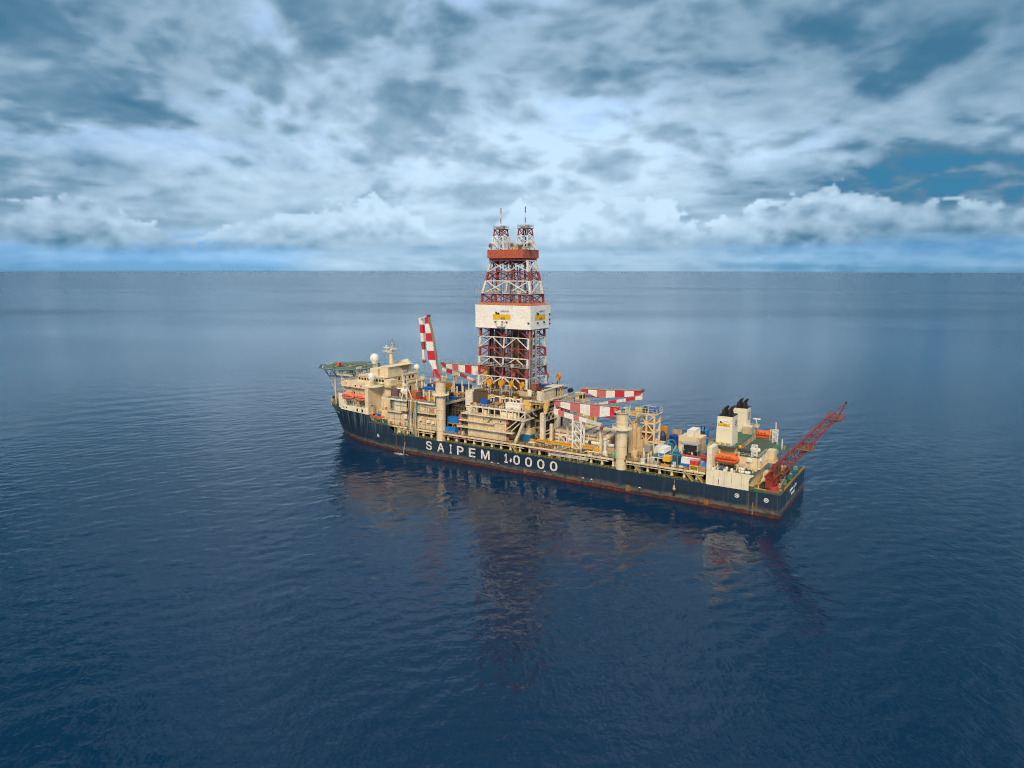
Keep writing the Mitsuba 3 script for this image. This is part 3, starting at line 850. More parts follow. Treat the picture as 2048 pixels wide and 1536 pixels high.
for z in (18.0, 22.8, 25.0):
    for x in (200.8, 197.9, 194.4, 191.2, 188.2):
        window(acc, x - 0.35, x + 0.35, 12.95, 13.04, z, z + 0.8)
m = MB((0.55, 0.47, 0.33), 0.2)
m.stair((200.2, 13.5, 22.4), (196.8, 13.5, 25.7), 0.8)
m.stair((193.8, 13.5, 19.0), (190.4, 13.5, 22.2), 0.8)
part(acc, 'stairway', m)
# overhanging bridge deck bulge with curved brackets
m = MB(CREAM, 0.25)
m.extr([(204.0, 26.4), (204.3, 28.7), (184.4, 28.7), (184.4, 25.6), (187.5, 25.9), (190.5, 26.2)], 'xz', -15.4, 15.4)
bd = part(ship, 'bridge_deck', m)
for x in (203.2, 196.8, 189.0):
    m = MB(CREAM, 0.2).extr([(13.02, 23.2), (13.02, 26.35), (15.3, 26.35), (14.0, 25.2), (13.3, 24.3)], 'yz', x - 0.1, x + 0.1)
    part(bd, 'bracket', m)
for x in (194.4, 190.8):
    part(bd, 'vent_opening', MB(BLACK, 0.1).box(x, x + 0.7, 15.38, 15.44, 26.7, 27.5))
m = MB(PALE, 0.15)
m.rail([(184.6, 15.2, 28.7), (204.0, 15.2, 28.7), (204.0, -15.2, 28.7)], 1.1, 1.8)
part(bd, 'railing', m)
m = MB(RED, 0.1)
m.tube((201.0, 15.4, 27.9), (201.0, 15.5, 27.9), 0.55, 0.55, 14)
m.col(WHITE, 0).tube((201.0, 15.4, 27.9), (201.0, 15.53, 27.9), 0.28, 0.28, 12)
part(bd, 'lifebuoy', m)
br = part(ship, 'wheelhouse', MB(CREAM, 0.25).box(179.2, 196.8, -11.6, 11.6, 28.72, 31.5))
for k in range(9):
    x = 195.6 - k * 1.85
    window(br, x - 0.62, x + 0.62, 11.56, 11.65, 29.6, 30.75)
for k in range(8):
    y = 9.6 - k * 2.5
    window(br, 179.12, 179.25, y - 0.6, y + 0.6, 29.5, 30.8)
m = MB((0.60, 0.52, 0.38), 0.3).box(178.8, 197.4, -12.2, 12.2, 31.5, 31.75)
part(br, 'roof', m)
m = MB(PALE, 0.2).rail([(179.0, 12.0, 31.75), (197.2, 12.0, 31.75), (197.2, -12, 31.75)], 1.05, 1.6)
m.rail([(179.0, 12.0, 31.75), (179.0, -12, 31.75)], 1.05, 1.6)
part(br, 'railing', m)
# houses on the wheelhouse roof
m = MB(CREAM, 0.25).box(179.4, 184.4, 3.0, 9.4, 31.75, 36.3)
th = part(ship, 'radar_house', m)
m = MB(CREAM, 0.25).extr([(3.0, 31.7), (3.0, 36.3), (1.4, 36.3), (-1.6, 33.4), (-1.6, 31.7)], 'yz', 179.6, 184.3)
part(th, 'sloped_wall', m)
m = MB((0.55, 0.36, 0.10), 0.4).box(181.0, 184.0, -7.0, -1.7, 33.6, 36.4)
part(th, 'open_locker', m)
m = MB(CREAM, 0.2).box(178.8, 184.6, -8.5, 9.6, 36.3, 36.5)
part(th, 'roof', m)
part(ship, 'equipment_house', MB(CREAM, 0.2).box(185.6, 190.4, 4.0, 9.8, 31.75, 35.2))
part(ship, 'equipment_house', MB(CREAM, 0.2).box(186.0, 191.0, -8.0, 1.5, 31.75, 34.6))
part(ship, 'stair_house', MB(CREAM, 0.3).box(174.9, 178.9, 7.6, 12.9, 27.6, 31.0))
m = MB((0.5, 0.38, 0.16), 0.4).box(174.2, 184.4, -12.5, 13.0, 28.2, 28.45)
part(aft, 'catwalk', m)
part(aft, 'railing', MB(PALE, 0.2).rail([(183.8, 12.9, 28.45), (174.3, 12.9, 28.45), (174.3, -12.3, 28.45)], 1.05, 1.5))
for y, z in ((9.0, 24.8), (4.5, 24.8), (-0.5, 24.8), (6.0, 20.2)):
    part(aft, 'doorway', MB(BLACK, 0.1).box(174.5, 174.64, y - 0.55, y + 0.55, z, z + 2.1))
m = MB(CREAM, 0.4).box(172.9, 174.6, -11, 15.5, 23.7, 23.95)
m.stair((173.7, 12.6, 24.0), (173.7, 8.2, 28.2), 0.9, 'x')
part(aft, 'stairway', m)
# the tall fins of the bridge wings carry a dome each
for s in (1, -1):
    y0, y1 = (10.8, 19.85) if s > 0 else (-19.85, -11.5)
    ya_, yb_ = (y0, 18.3) if s > 0 else (-18.3, y1)
    m = MB(CREAM, 0.22).box(182.5, 184.55, y0, y1, 15.2, 28.1).box(182.52, 184.53, ya_, yb_, 11.9, 15.18)
    wf = part(ship, 'bridge_wing_fin', m, label='tall cream fin at the port side of the accommodation' if s > 0 else 'tall cream fin at the starboard side of the accommodation')
    part(wf, 'top_deck', MB(PALE, 0.25).lathe(183.5, 15.3 * s, [(4.6, 27.8), (4.7, 28.13), (0, 28.14)], 20))
    part(wf, 'railing', MB(PALE, 0.25).rail([(183.5 + 4.5 * math.cos(a), 15.3 * s + 4.5 * math.sin(a), 28.13) for a in np.linspace(0, 6.283, 13)], 1.05, 2.4))
m = MB((0.50, 0.45, 0.36), 0.5).box(181.9, 182.45, 16.2, 17.4, 12, 19.6)
m.tube((182.1, 17.2, 19.3), (182.1, 18.6, 19.9), 0.35, 0.35, 8)
part(ship, 'vent_trunk', m)

# mast
ms = part(ship, 'mast', MB(CREAM, 0.2).lathe(185.8, 0, [(0.98, 36.4), (0.85, 41.9), (0, 41.9)], 14))
m = MB(CREAM, 0.25).lathe(185.8, 0, [(1.0, 41.6), (1.9, 42.2), (1.9, 42.4), (0, 42.4)], 12)
m.box(184.9, 190.0, -1.0, 1.2, 42.2, 42.4)
m.rail([(190.0, 1.2, 42.4), (184.6, 1.6, 42.4), (184.2, -1.6, 42.4)], 0.9, 1.2)
part(ms, 'platform', m)
m = MB(CREAM, 0.25).bar((185.4, 0, 42.3), (184.7, 0, 46.9), 0.75)
m.bar((184.9, -1.6, 44.6), (184.9, 1.6, 44.6), 0.18)
m.bar((184.7, -1.3, 46.3), (184.7, 1.3, 46.3), 0.15)
m.box(184.3, 185.4, -0.6, 0.6, 46.2, 46.6)
part(ms, 'topmast', m)
m = MB((0.20, 0.17, 0.14), 0.2)
for x, y, z0, z1 in ((184.9, -1.5, 44.6, 47.0), (184.8, 1.2, 46.3, 48.4), (184.7, -0.9, 46.3, 48.2), (184.7, 0.2, 46.8, 48.6)):
    m.tube((x, y, z0), (x, y, z1), 0.09, 0.06, 5)
m.bar((183.6, 0, 42.9), (180.6, 0, 43.3), 0.1)
part(ms, 'antenna', m)
m = MB(WHITE, 0.1).box(186.6, 190.6, -0.2, 0.2, 44.1, 44.4)
m.col(CREAM).bar((188.6, 0, 42.4), (188.6, 0, 44.1), 0.35)
part(ms, 'radar_scanner', m)
part(ms, 'radar_scanner', MB(WHITE, 0.1).box(183.4, 184.6, -2.2, 2.2, 43.7, 44.0))
part(ms, 'small_dome', MB(WHITE, 0.05).ball((188.3, 0.3, 45.0), 0.5, 2))
for z, d in ((39.6, 2.4), (38.6, 2.0), (37.8, 1.9)):
    m = MB((0.36, 0.40, 0.30), 0.3).box(186.4, 186.4 + d, -0.5, 0.5, z, z + 0.15)
    m.ball((186.2 + d, 0, z + 0.5), 0.4, 1)
    part(ms, 'light_bracket', m)

# satellite domes
for (x, y, z), r, zb, lab in (((191.9, 5.0, 39.4), 2.15, 31.75, 'largest white satellite dome, on a tall tripod beside the helideck'),
                              ((183.5, 16.2, 32.5), 1.78, 28.13, 'white satellite dome on the port bridge wing fin above the pink lifeboats'),
                              ((183.5, -16.0, 33.2), 1.55, 28.13, 'white satellite dome standing alone on the far bridge wing fin')):
    t = thing('satellite_dome', lab, 'satellite dome')
    part(t, 'dome', MB(WHITE, 0.03).ball((x, y, z), r, 4, (1, 1, 1.06)), smooth=True)
    m = MB((0.74, 0.74, 0.70), 0.1).lathe(x, y, [(0.45 * r, z - 1.30 * r), (0.62 * r, z - 1.12 * r), (0.70 * r, z - 0.80 * r), (0.5 * r, z - 0.7 * r), (0, z - 0.7 * r)], 16)
    part(t, 'skirt', m)
    zt = z - 1.22 * r
    for k in range(4):
        a = k * math.pi / 2 + 0.6
        q = 0.75 if r < 2 else 1.5
        part(t, 'leg', MB(CREAM, 0.2).bar((x + 0.5 * math.cos(a), y + 0.5 * math.sin(a), zt), (x + q * math.cos(a), y + q * math.sin(a), zb), 0.24))
    m = MB(CREAM, 0.2)
    for f in (0.3, 0.65):
        q = 0.5 + (0.75 - 0.5 if r < 2 else 1.0) * f
        for k in range(4):
            a, b = k * math.pi / 2 + 0.6, (k + 1) * math.pi / 2 + 0.6
            zz = zt + (zb - zt) * f
            m.bar((x + q * math.cos(a), y + q * math.sin(a), zz), (x + q * math.cos(b), y + q * math.sin(b), zz), 0.14)
    part(t, 'brace', m)

# provision crane behind the mast
t = thing('provision_crane', 'small pale crane with a folded arm behind the bridge mast', 'crane')
part(t, 'pedestal', MB(CREAM, 0.25).lathe(181.7, -8, [(1.0, 28.3), (0.95, 34.0), (1.15, 34.2), (1.15, 34.9), (0, 34.9)], 14))
m = MB(LGREY, 0.2).box(180.6, 182.8, -8.8, -7.2, 34.9, 37.2)
m.bar((181.7, -8, 36.4), (182.4, -8, 38.4), 0.6)
part(t, 'slewing_head', m)
m = MB((0.72, 0.69, 0.62), 0.2)
m.extr([(181.6, 37.3), (182.2, 38.6), (191.4, 36.3), (191.6, 35.3), (188.0, 35.6)], 'xz', -8.5, -7.5)
part(t, 'arm', m)
m = MB(DKGREY, 0.2).tube((181.8, -8.0, 35.4), (185.5, -8.0, 36.7), 0.16, 0.14, 6)
part(t, 'cylinder', m)

# helideck on its truss over the bow
HX, HZ = 213.3, 33.6
hd = thing('helideck', 'green octagonal helicopter deck on struts above the bow', 'helideck')
an = [math.pi / 8 + k * math.pi / 4 for k in range(8)]
def octa(r):
    return [(HX + r * math.cos(a), r * math.sin(a)) for a in an]
m = MB((0.085, 0.17, 0.125), 0.12).extr(octa(14.6), 'xy', HZ - 0.45, HZ)
part(hd, 'deck', m, 'deck_paint')
m = MB((0.05, 0.085, 0.07), 0.1).extr([(HX + 11.5, 0), (HX, 11.5), (HX - 11.5, 0), (HX, -11.5)], 'xy', HZ + 0.004, HZ + 0.012)
part(hd, 'dark_square', m, 'deck_paint')
an2 = np.linspace(0, 2 * math.pi, 41)[:-1]
m = MB((0.50, 0.30, 0.05), 0.2).extr([(HX + 7.6 * math.cos(a), 7.6 * math.sin(a)) for a in an2], 'xy', HZ + 0.016, HZ + 0.024, [[(HX + 6.9 * math.cos(a), 6.9 * math.sin(a)) for a in an2]])
part(hd, 'aiming_circle', m, 'deck_paint')
m = MB((0.42, 0.45, 0.42), 0.2)
for a, b, c, d in ((-2.6, 2.6, 1.2, 1.9), (-2.6, 2.6, -1.9, -1.2), (-0.4, 0.4, -1.18, 1.18)):
    m.box(HX + a, HX + b, c, d, HZ + 0.018, HZ + 0.026)
part(hd, 'letter_h', m, 'deck_paint')
m = MB((0.55, 0.62, 0.58), 0.2)
for a, b in zip(octa(14.45), octa(14.45)[1:] + octa(14.45)[:1]):
    m.bar((a[0], a[1], HZ + 0.02), (b[0], b[1], HZ + 0.02), 0.35, 0.02)
part(hd, 'edge_line', m)
oc, oo = octa(14.6), octa(16.2)
for k in range(8):
    a, b, c, d = oc[k], oc[(k + 1) % 8], oo[(k + 1) % 8], oo[k]
    c1, c2 = ((0.055, 0.08, 0.075), 0.1), ((0.05, 0.05, 0.055), 0.1)
    m = MB(*(c2 if k in (7,) else c1))
    n = 7
    for i in range(n + 1):
        f = i / n
        p = np.array([a[0] + (b[0] - a[0]) * f, a[1] + (b[1] - a[1]) * f, HZ - 0.25])
        q = np.array([d[0] + (c[0] - d[0]) * f, d[1] + (c[1] - d[1]) * f, HZ + 0.12])
        m.bar(p, q, 0.12)
    m.bar((d[0], d[1], HZ + 0.12), (c[0], c[1], HZ + 0.12), 0.14)
    for f in (0.3, 0.62):
        m.bar((a[0] + (d[0] - a[0]) * f, a[1] + (d[1] - a[1]) * f, HZ - 0.25 + 0.37 * f), (b[0] + (c[0] - b[0]) * f, b[1] + (c[1] - b[1]) * f, HZ - 0.25 + 0.37 * f), 0.09)
    for i in range(14):
        f = (i + 0.5) / 14
        p = (a[0] + (b[0] - a[0]) * f, a[1] + (b[1] - a[1]) * f, HZ - 0.25)
        q = (d[0] + (c[0] - d[0]) * f, d[1] + (c[1] - d[1]) * f, HZ + 0.10)
        m.bar(p, q, 0.05)
    part(hd, 'safety_net', m)
m = MB((0.30, 0.27, 0.20), 0.3)
bot = [(HX + 10.8 * math.cos(a), 10.8 * math.sin(a), HZ - 0.6) for a in an]
for k in range(8):
    m.bar(bot[k], bot[(k + 1) % 8], 0.35, 0.5)
for y in (-8, -4, 0, 4, 8):
    m.bar((HX - 11.5, y, HZ - 0.75), (HX + 11.5, y, HZ - 0.75), 0.3, 0.5)
part(hd, 'deck_girder', m, kind='stuff')
m = MB((0.38, 0.33, 0.25), 0.3)
low = HZ - 4.8
P = {}
for y in (-8.0, 0.0, 8.0):
    for x in (203.5, 209.0, 214.5, 220.0):
        P[x, y] = (x, y, low)
for y in (-8.0, 0.0, 8.0):
    m.bar((203.0, y, low), (220.2, y, low), 0.32)
    xs_ = [203.5, 206.2, 209.0, 211.7, 214.5, 217.2, 220.0, 223.0]
    for k in range(7):
        za, zb = (low, HZ - 0.7) if k % 2 == 0 else (HZ - 0.7, low)
        m.bar((xs_[k], y, za), (xs_[k + 1], y, zb if k < 6 else HZ - 0.7), 0.24)
for x in (203.5, 209.0, 214.5, 220.0):
    m.bar((x, -8, low), (x, 8, low), 0.28)
    m.bar((x, -8, low), (x, 0, HZ - 0.7), 0.2)
    m.bar((x, 8, low), (x, 0, HZ - 0.7), 0.2)
    for s in (-1, 1):
        m.bar((x, 8 * s, low), (x, 11.5 * s, HZ - 0.7), 0.24)
part(hd, 'truss', m)
for s in (1, -1):
    part(hd, 'column', MB((0.62, 0.55, 0.42), 0.25).tube((215.8, 8 * s, 15.2), (215.8, 8 * s, low), 0.5, 0.45, 10))
    part(hd, 'column', MB((0.62, 0.55, 0.42), 0.25).tube((204.6, 8 * s, 28.7), (204.6, 8 * s, low), 0.4, 0.4, 8))
    for a, b in (((215.8, 8 * s, low), (206.5, 8 * s, 20.5)), ((215.8, 8 * s, 17.5), (206.0, 8 * s, low)), ((215.8, 8 * s, 21.5), (212.5, 8 * s, 15.2)), ((215.8, 8 * s, 20.0), (215.8, 0, low)), ((220.0, 8 * s, low), (215.8, 8 * s, 22.0)), ((211.2, 8 * s, 24.4), (206.0, 8 * s, 22.5))):
        part(hd, 'brace', MB((0.48, 0.41, 0.31), 0.3).bar(a, b, 0.34))
m = MB((0.66, 0.60, 0.45), 0.2).box(199.8, 208.8, 11.6, 13.6, 31.0, 31.35)
m.rail([(199.8, 13.6, 31.35), (208.8, 13.6, 31.35)], 1.0, 1.5)
m.tube((206.6, 12.6, 28.7), (206.6, 12.6, 31.0), 0.3, 0.3, 8)
m.bar((200.0, 12.6, 31.0), (202.5, 12.6, 28.7), 0.25)
part(hd, 'access_platform', m)
for x, y, w, c, lab in ((217.0, 4.0, 0.75, (0.70, 0.12, 0.02), 'orange equipment box standing on the green helideck'),):
    t = thing('fire_box', lab, 'equipment box')
    m = MB(c, 0.15).box(x - w, x + w, y - w, y + w, HZ + 0.15, HZ + 1.95)
    part(t, 'cabinet', m)
    m = MB((0.25, 0.05, 0.01), 0.1).box(x - w - 0.02, x - w, y - 0.5, y + 0.5, HZ + 0.3, HZ + 1.8)
    part(t, 'door', m)
m = MB((0.62, 0.62, 0.58), 0.1)
m.bar((201.5, 4.0, HZ), (201.5, 7.5, HZ + 0.0), 0.5, 2.2)
part(hd, 'white_screen', m)
part(hd, 'white_screen', MB((0.62, 0.62, 0.50), 0.1).bar((226.6, -1, HZ + 0.1), (226.2, 3.5, HZ + 0.1), 0.3, 1.3))

# forecastle gear
for x, y, c in ((204.5, 12.0, GREEN), (200.0, 16.6, GREEN), (196.4, 17.5, GREEN), (192.5, 17.4, GREEN), (188.5, 17.5, GREEN), (209.5, 5.0, DKGREEN), (213, -3, GREEN), (186.5, 17.6, BLUE), (211.0, 10.2, NAVY)):
    m = MB(c, 0.35).tube((x - 0.9, y, 16.1), (x + 0.9, y, 16.1), 0.5, 0.5, 10)
    for s in (-0.95, 0.95):
        m.tube((x + s - 0.07, y, 16.1), (x + s + 0.07, y, 16.1), 0.85, 0.85, 10)
    m.box(x - 1.2, x + 1.2, y - 0.7, y + 0.7, 15.15, 15.6)
    part(ship, 'windlass', m)
part(ship, 'bow_locker', MB((0.55, 0.40, 0.20), 0.4).box(215.5, 217.0, 9.0, 10.2, 15.2, 18.0))
part(ship, 'lifeboat_screen', MB(PALE, 0.2).box(203.2, 208.4, 13.0, 13.3, 15.2, 22.3))


# ------------------------------------------------------------------ lifeboats
def lifeboat(x0, x1, y, zk, zt, lab, top, low, w=1.45, axis='x', davit=True, group=None, zdeck=None):
    t = thing('lifeboat', lab, 'lifeboat', group)
    L, H = x1 - x0, zt - zk

    def body(secs, c):
        m = MB(c, 0.08)
        n = 14
        vs, f = [], []
        for u, hw, zb, ztop, pw in secs:
            for k in range(n):
                a = 2 * math.pi * k / n
                ca, sa = math.cos(a), math.sin(a)
                yy = hw * math.copysign(abs(ca) ** pw, ca)
                zz = zb + (ztop - zb) * (0.5 + 0.5 * math.copysign(abs(sa) ** pw, sa))
                vs.append((x0 + u * L, y + yy, zk + zz * H))
        for i in range(len(secs) - 1):
            for k in range(n):
                a, b = i * n + k, i * n + (k + 1) % n
                f += [[a, b, b + n], [a, b + n, a + n]]
        for e in (0, len(secs) - 1):
            vs.append(np.mean(vs[e * n:(e + 1) * n], axis=0))
            for k in range(n):
                f.append([e * n + k, e * n + (k + 1) % n, len(vs) - 1])
        return m.add(vs, f)
    hullm = body([(0.0, .12, .42, .52, .8), (.05, .55 * w, .20, .52, .8), (.18, .92 * w, .04, .50, .75), (.5, w, .0, .48, .7), (.82, .92 * w, .04, .50, .75), (.95, .55 * w, .20, .52, .8), (1.0, .12, .42, .52, .8)], low)
    part(t, 'hull', hullm)
    can = body([(.03, .30 * w, .47, .60, .7), (.12, .75 * w, .44, .86, .65), (.25, .88 * w, .44, .98, .6), (.5, .9 * w, .44, .99, .6), (.72, .88 * w, .44, 1.0, .6), (.88, .72 * w, .44, .90, .65), (.97, .3 * w, .47, .60, .7)], top)
    part(t, 'canopy', can)
    m = MB(MAROON, 0.1)
    for s in (-1, 1):
        m.bar((x0 + 0.08 * L, y + s * 0.80 * w, zk + 0.47 * H), (x0 + 0.25 * L, y + s * 1.0 * w, zk + 0.46 * H), 0.1, 0.14)
        m.bar((x0 + 0.25 * L, y + s * 1.0 * w, zk + 0.46 * H), (x0 + 0.75 * L, y + s * 1.0 * w, zk + 0.46 * H), 0.1, 0.14)
        m.bar((x0 + 0.75 * L, y + s * 1.0 * w, zk + 0.46 * H), (x0 + 0.92 * L, y + s * 0.80 * w, zk + 0.47 * H), 0.1, 0.14)
    part(t, 'fender_strip', m)
    m = MB((top[0] * 0.9, top[1] * 0.9, top[2] * 0.9), 0.1).box(x0 + .16 * L, x0 + .28 * L, y - 0.45, y + 0.45, zk + 0.94 * H, zk + 1.12 * H)
    part(t, 'conning_hatch', m)
    for u in (0.36, 0.5, 0.64):
        part(t, 'window', MB(BLACK).box(x0 + u * L - 0.16, x0 + u * L + 0.16, y + 0.86 * w, y + 0.93 * w, zk + 0.68 * H, zk + 0.80 * H), 'window_glass')
    if davit:
        zd = zdeck
        inn = y - math.copysign(1.7, y)
        for u in (0.10, 0.88):
            x = x0 + u * L
            m = MB(CREAM, 0.3)
            m.bar((x, inn, zd), (x, inn, zk + 0.2 * H), 0.32)
            m.bar((x, y + math.copysign(0.9, y), zd), (x, inn + math.copysign(0.9, y), zk - 0.1), 0.26)
            m.bar((x, inn, zk - 0.15), (x, y + math.copysign(1.2, y), zk - 0.15), 0.3)
            m.bar((x, inn, zk + 0.2 * H), (x, inn, zt + 0.9), 0.28)
            m.bar((x, inn, zt + 0.9), (x, y, zt + 1.0), 0.24)
            m.bar((x, y, zt + 1.0), (x, y, zk + 0.98 * H), 0.08)
            part(t, 'davit', m)
    return t


lifeboat(194.4, 202.3, 16.6, 20.7, 23.9, 'faded pink orange enclosed lifeboat nearer the bow, under the helideck end of the accommodation', FADED, (0.66, 0.17, 0.11), zdeck=15.2)
lifeboat(185.9, 193.9, 16.6, 20.6, 23.8, 'faded pink orange enclosed lifeboat tucked against the tall cream wing fin', FADED, (0.66, 0.17, 0.11), zdeck=15.2)
lifeboat(14.5, 22.9, 16.7, 15.9, 19.0, 'bright orange enclosed lifeboat hung at the port stern below the funnel', ORANGE, (0.62, 0.10, 0.03), zdeck=13.62)
lifeboat(11.2, 19.2, -16.6, 18.3, 21.4, 'small looking orange lifeboat on the far side behind the second funnel', ORANGE, (0.55, 0.12, 0.03), zdeck=13.62)
# rescue boat: open, on a davit by the step in the hull
t = thing('rescue_boat', 'open red orange rescue boat on a davit at the step in the hull', 'boat')
m = MB((0.72, 0.16, 0.07), 0.1)
sec = [(174.2, .15, 14.6, 15.2), (175.2, .8, 14.2, 15.15), (177.5, 1.15, 14.0, 15.1), (180.5, 1.05, 14.1, 15.25), (182.0, .6, 14.5, 15.5), (182.7, .1, 15.0, 15.6)]
vs, f = [], []
for x, hw, zb, ztp in sec:
    vs += [(x, 18.3 - hw, ztp), (x, 18.3 - 0.7 * hw, zb), (x, 18.3 + 0.7 * hw, zb), (x, 18.3 + hw, ztp), (x, 18.3 + 0.8 * hw, ztp - 0.35), (x, 18.3 - 0.8 * hw, ztp - 0.35)]
for i in range(5):
    for k in range(6):
        a, b = i * 6 + k, i * 6 + (k + 1) % 6
        f += [[a, b, b + 6], [a, b + 6, a + 6]]
part(t, 'hull', m.add(vs, f))
m = MB(BLUE, 0.1).box(177.0, 178.6, 17.8, 18.8, 14.9, 15.9)
m.col(BLACK, 0.1).box(180.4, 181.0, 17.9, 18.7, 15.0, 15.7)
part(t, 'console', m)
m = MB((0.70, 0.66, 0.55), 0.3).bar((178.6, 16.2, 11.9), (178.6, 16.4, 16.4), 0.4)
m.bar((178.6, 16.4, 16.4), (178.3, 18.3, 17.3), 0.32)
m.bar((178.3, 18.3, 17.3), (178.3, 18.3, 15.4), 0.07)
m.bar((176.0, 17.2, 11.9), (176.6, 17.6, 14.1), 0.25)
m.bar((180.6, 17.2, 11.9), (180.0, 17.6, 14.1), 0.25)
part(t, 'davit', m)


# ------------------------------------------------------------------ knuckle-boom cranes
def crane(lab, px, py, stations, colors, hw, yc, jib, jcol, jhw, zped, zring=None, rust=0.4, extra=None, flare=True):
    t = thing('knuckle_boom_crane', lab, 'crane', None)
    r = 2.0
    z = zped
    segs = [(8.2, z - 26.5 + 4), (z - 26.5 + 4, z - 16), (z - 16, z - 11), (z - 11, z - 6.5)]
    prof = [(r, 8.2), (r, z - 10.5), (r * 1.08, z - 6.6)]
    m = MB(CREAM, 0.28).lathe(px, py, prof, 28)
    part(t, 'pedestal', m, smooth=False)
    for zz in (12.4, z - 17.5, z - 13.0):
        part(t, 'weld_band', MB((0.52, 0.42, 0.26), 0.6).lathe(px, py, [(r, zz), (r + 0.09, zz + 0.03), (r + 0.09, zz + 0.22), (r, zz + 0.25)], 28))
    m = MB(CREAM, 0.35).lathe(px, py, [(r * 1.08, z - 6.6), (r * 1.08, z - 4.2), (r * 1.15, z - 4.1), (r * 1.15, z - 3.7), (r * 1.08, z - 3.6), (r * 1.10, z - 0.2), (0, z - 0.2)], 28)
    part(t, 'upper_pedestal', m)
    m = MB(PALE, 0.25).lathe(px, py, [(r, z - 6.9), (3.7, z - 6.5), (3.75, z - 6.2), (r, z - 6.2)], 24)
    part(t, 'ring_walkway', m)
    ring = [(px + 3.6 * math.cos(a), py + 3.6 * math.sin(a), z - 6.2) for a in np.linspace(0, 6.283, 17)]
    part(t, 'ring_railing', MB(PALE, 0.25).rail(ring, 1.1, 1.5, 0.08))
    m = MB((0.62, 0.54, 0.40), 0.4).lathe(px, py, [(2.2, z - 0.5), (3.0, z - 0.2), (3.0, z), (0, z)], 18)
    m.rail([(px + 2.9 * math.cos(a), py + 2.9 * math.sin(a), z) for a in np.linspace(0, 6.283, 13)], 1.0, 1.5, 0.08)
    part(t, 'slewing_deck', m)
    m = MB((0.55, 0.50, 0.40), 0.35)
    dx = -1 if stations[-1][0][0] > px else 1
    m.box(px + dx * 0.3, px + dx * 2.2, py - 1.5, py + 0.2, z, z + 1.6)
    m.col(DKGREY, 0.3).box(px + dx * 0.2, px + dx * 1.4, py + 0.5, py + 1.6, z, z + 1.3)
    m.col(LGREY, 0.2).tube((px + dx * 1.6, py + 1.0, z), (px + dx * 1.9, py + 1.0, z + 2.2), 0.3, 0.3, 8)
    m.col((0.6, 0.5, 0.3), 0.3).bar((px + dx * 2.3, py - 0.9, z), (px + dx * 2.7, py - 0.9, z + 2.6), 0.4)
    part(t, 'machinery', m)
    # ladder up the column
    m = MB(PALE, 0.2)
    for s in (-0.3, 0.3):
        m.bar((px + r + 0.25, py + s, 8.4), (px + r + 0.25, py + s, z - 6.4), 0.09)
    for k in range(int((z - 15) / 0.6)):
        m.bar((px + r + 0.25, py - 0.3, 8.8 + k * 0.6), (px + r + 0.25, py + 0.3, 8.8 + k * 0.6), 0.06)
    part(t, 'ladder', m)

    def run(stations, colors, hw, yc, name, taper=None):
        for k, c in enumerate(colors):
            (a, b), (e, d) = stations[k], stations[k + 1]
            h0 = hw if taper is None else hw * (1 + (taper - 1) * k / len(colors))
            h1 = hw if taper is None else hw * (1 + (taper - 1) * (k + 1) / len(colors))
            m = MB(c[0], c[1])
            q0 = [(a[0], yc - h0, a[1]), (b[0], yc - h0, b[1]), (b[0], yc + h0, b[1]), (a[0], yc + h0, a[1])]
            q1 = [(e[0], yc - h1, e[1]), (d[0], yc - h1, d[1]), (d[0], yc + h1, d[1]), (e[0], yc + h1, e[1])]
            m.hexa(q0, q1)
            part(t, name, m)
    run(stations, colors, hw, yc, 'boom_section', 0.7)
    run(jib, jcol, jhw, yc, 'jib_section', 0.75)
    # walkway and rail along the upper edge of the boom
    m = MB((0.36, 0.31, 0.25), 0.5)
    tops = [np.array([s[0][0], yc, s[0][1]]) for s in stations]
    cen = [0.5 * (np.array([s[0][0], yc, s[0][1]]) + np.array([s[1][0], yc, s[1][1]])) for s in stations]
    off = []
    for p_, c_ in zip(tops, cen):
        d_ = (p_ - c_) / max(np.linalg.norm(p_ - c_), 1e-6)
        off.append(p_ + d_ * 0.25)
    for a, b in zip(off, off[1:]):
        k_ = np.cross((0, 1, 0), b - a)
        m.bar(a, b, 2 * hw * 0.92, 0.10, up=k_ / np.linalg.norm(k_))
        n = max(2, int(np.linalg.norm(b - a) / 1.5))
        for s in (-0.6, 0.6):
            for i in range(n):
                p_ = a + (b - a) * i / n + np.array([0, s, 0])
                d_ = (off[0] - cen[0]) / np.linalg.norm(off[0] - cen[0])
                m.bar(p_, p_ + d_ * 1.0, 0.07)
            d_ = (off[0] - cen[0]) / np.linalg.norm(off[0] - cen[0])
            m.bar(a + np.array([0, s, 0]) + d_, b + np.array([0, s, 0]) + d_, 0.07)
    part(t, 'boom_walkway', m)
    # knuckle, hook block, cylinders
    (a, b), (ja, jb) = stations[-1], jib[0]
    m = MB(WHITE, rust)
    hull = Polygon([a, b, ja, jb]).convex_hull
    m.extr(list(hull.exterior.coords)[:-1], 'xz', yc - jhw * 0.8, yc + jhw * 0.8)
    part(t, 'knuckle', m)
    m = MB(MAROON, 0.4).tube((a[0], yc - hw * 0.9, a[1] + 0.1), (a[0], yc + hw * 0.9, a[1] + 0.1), 0.55, 0.55, 10)
    part(t, 'tip_sheave', m)
    (a, b) = jib[-1]
    c0 = np.array([(a[0] + b[0]) / 2, yc, (a[1] + b[1]) / 2])
    m = MB(DULLRED, 0.5).ball(c0 + np.array([0, 0, -0.7]), 0.85, 1, (1.0, 0.9, 0.9))
    m.tube(c0 + [0, -0.8, -0.9], c0 + [0, 0.8, -0.9], 0.5, 0.5, 10)
    part(t, 'hook_block', m)
    m = MB(BLACK, 0.1).tube(c0 + [0, 0, -1.2], c0 + [0, 0, -4.5], 0.06, 0.06, 4)
    part(t, 'hoist_rope', m)
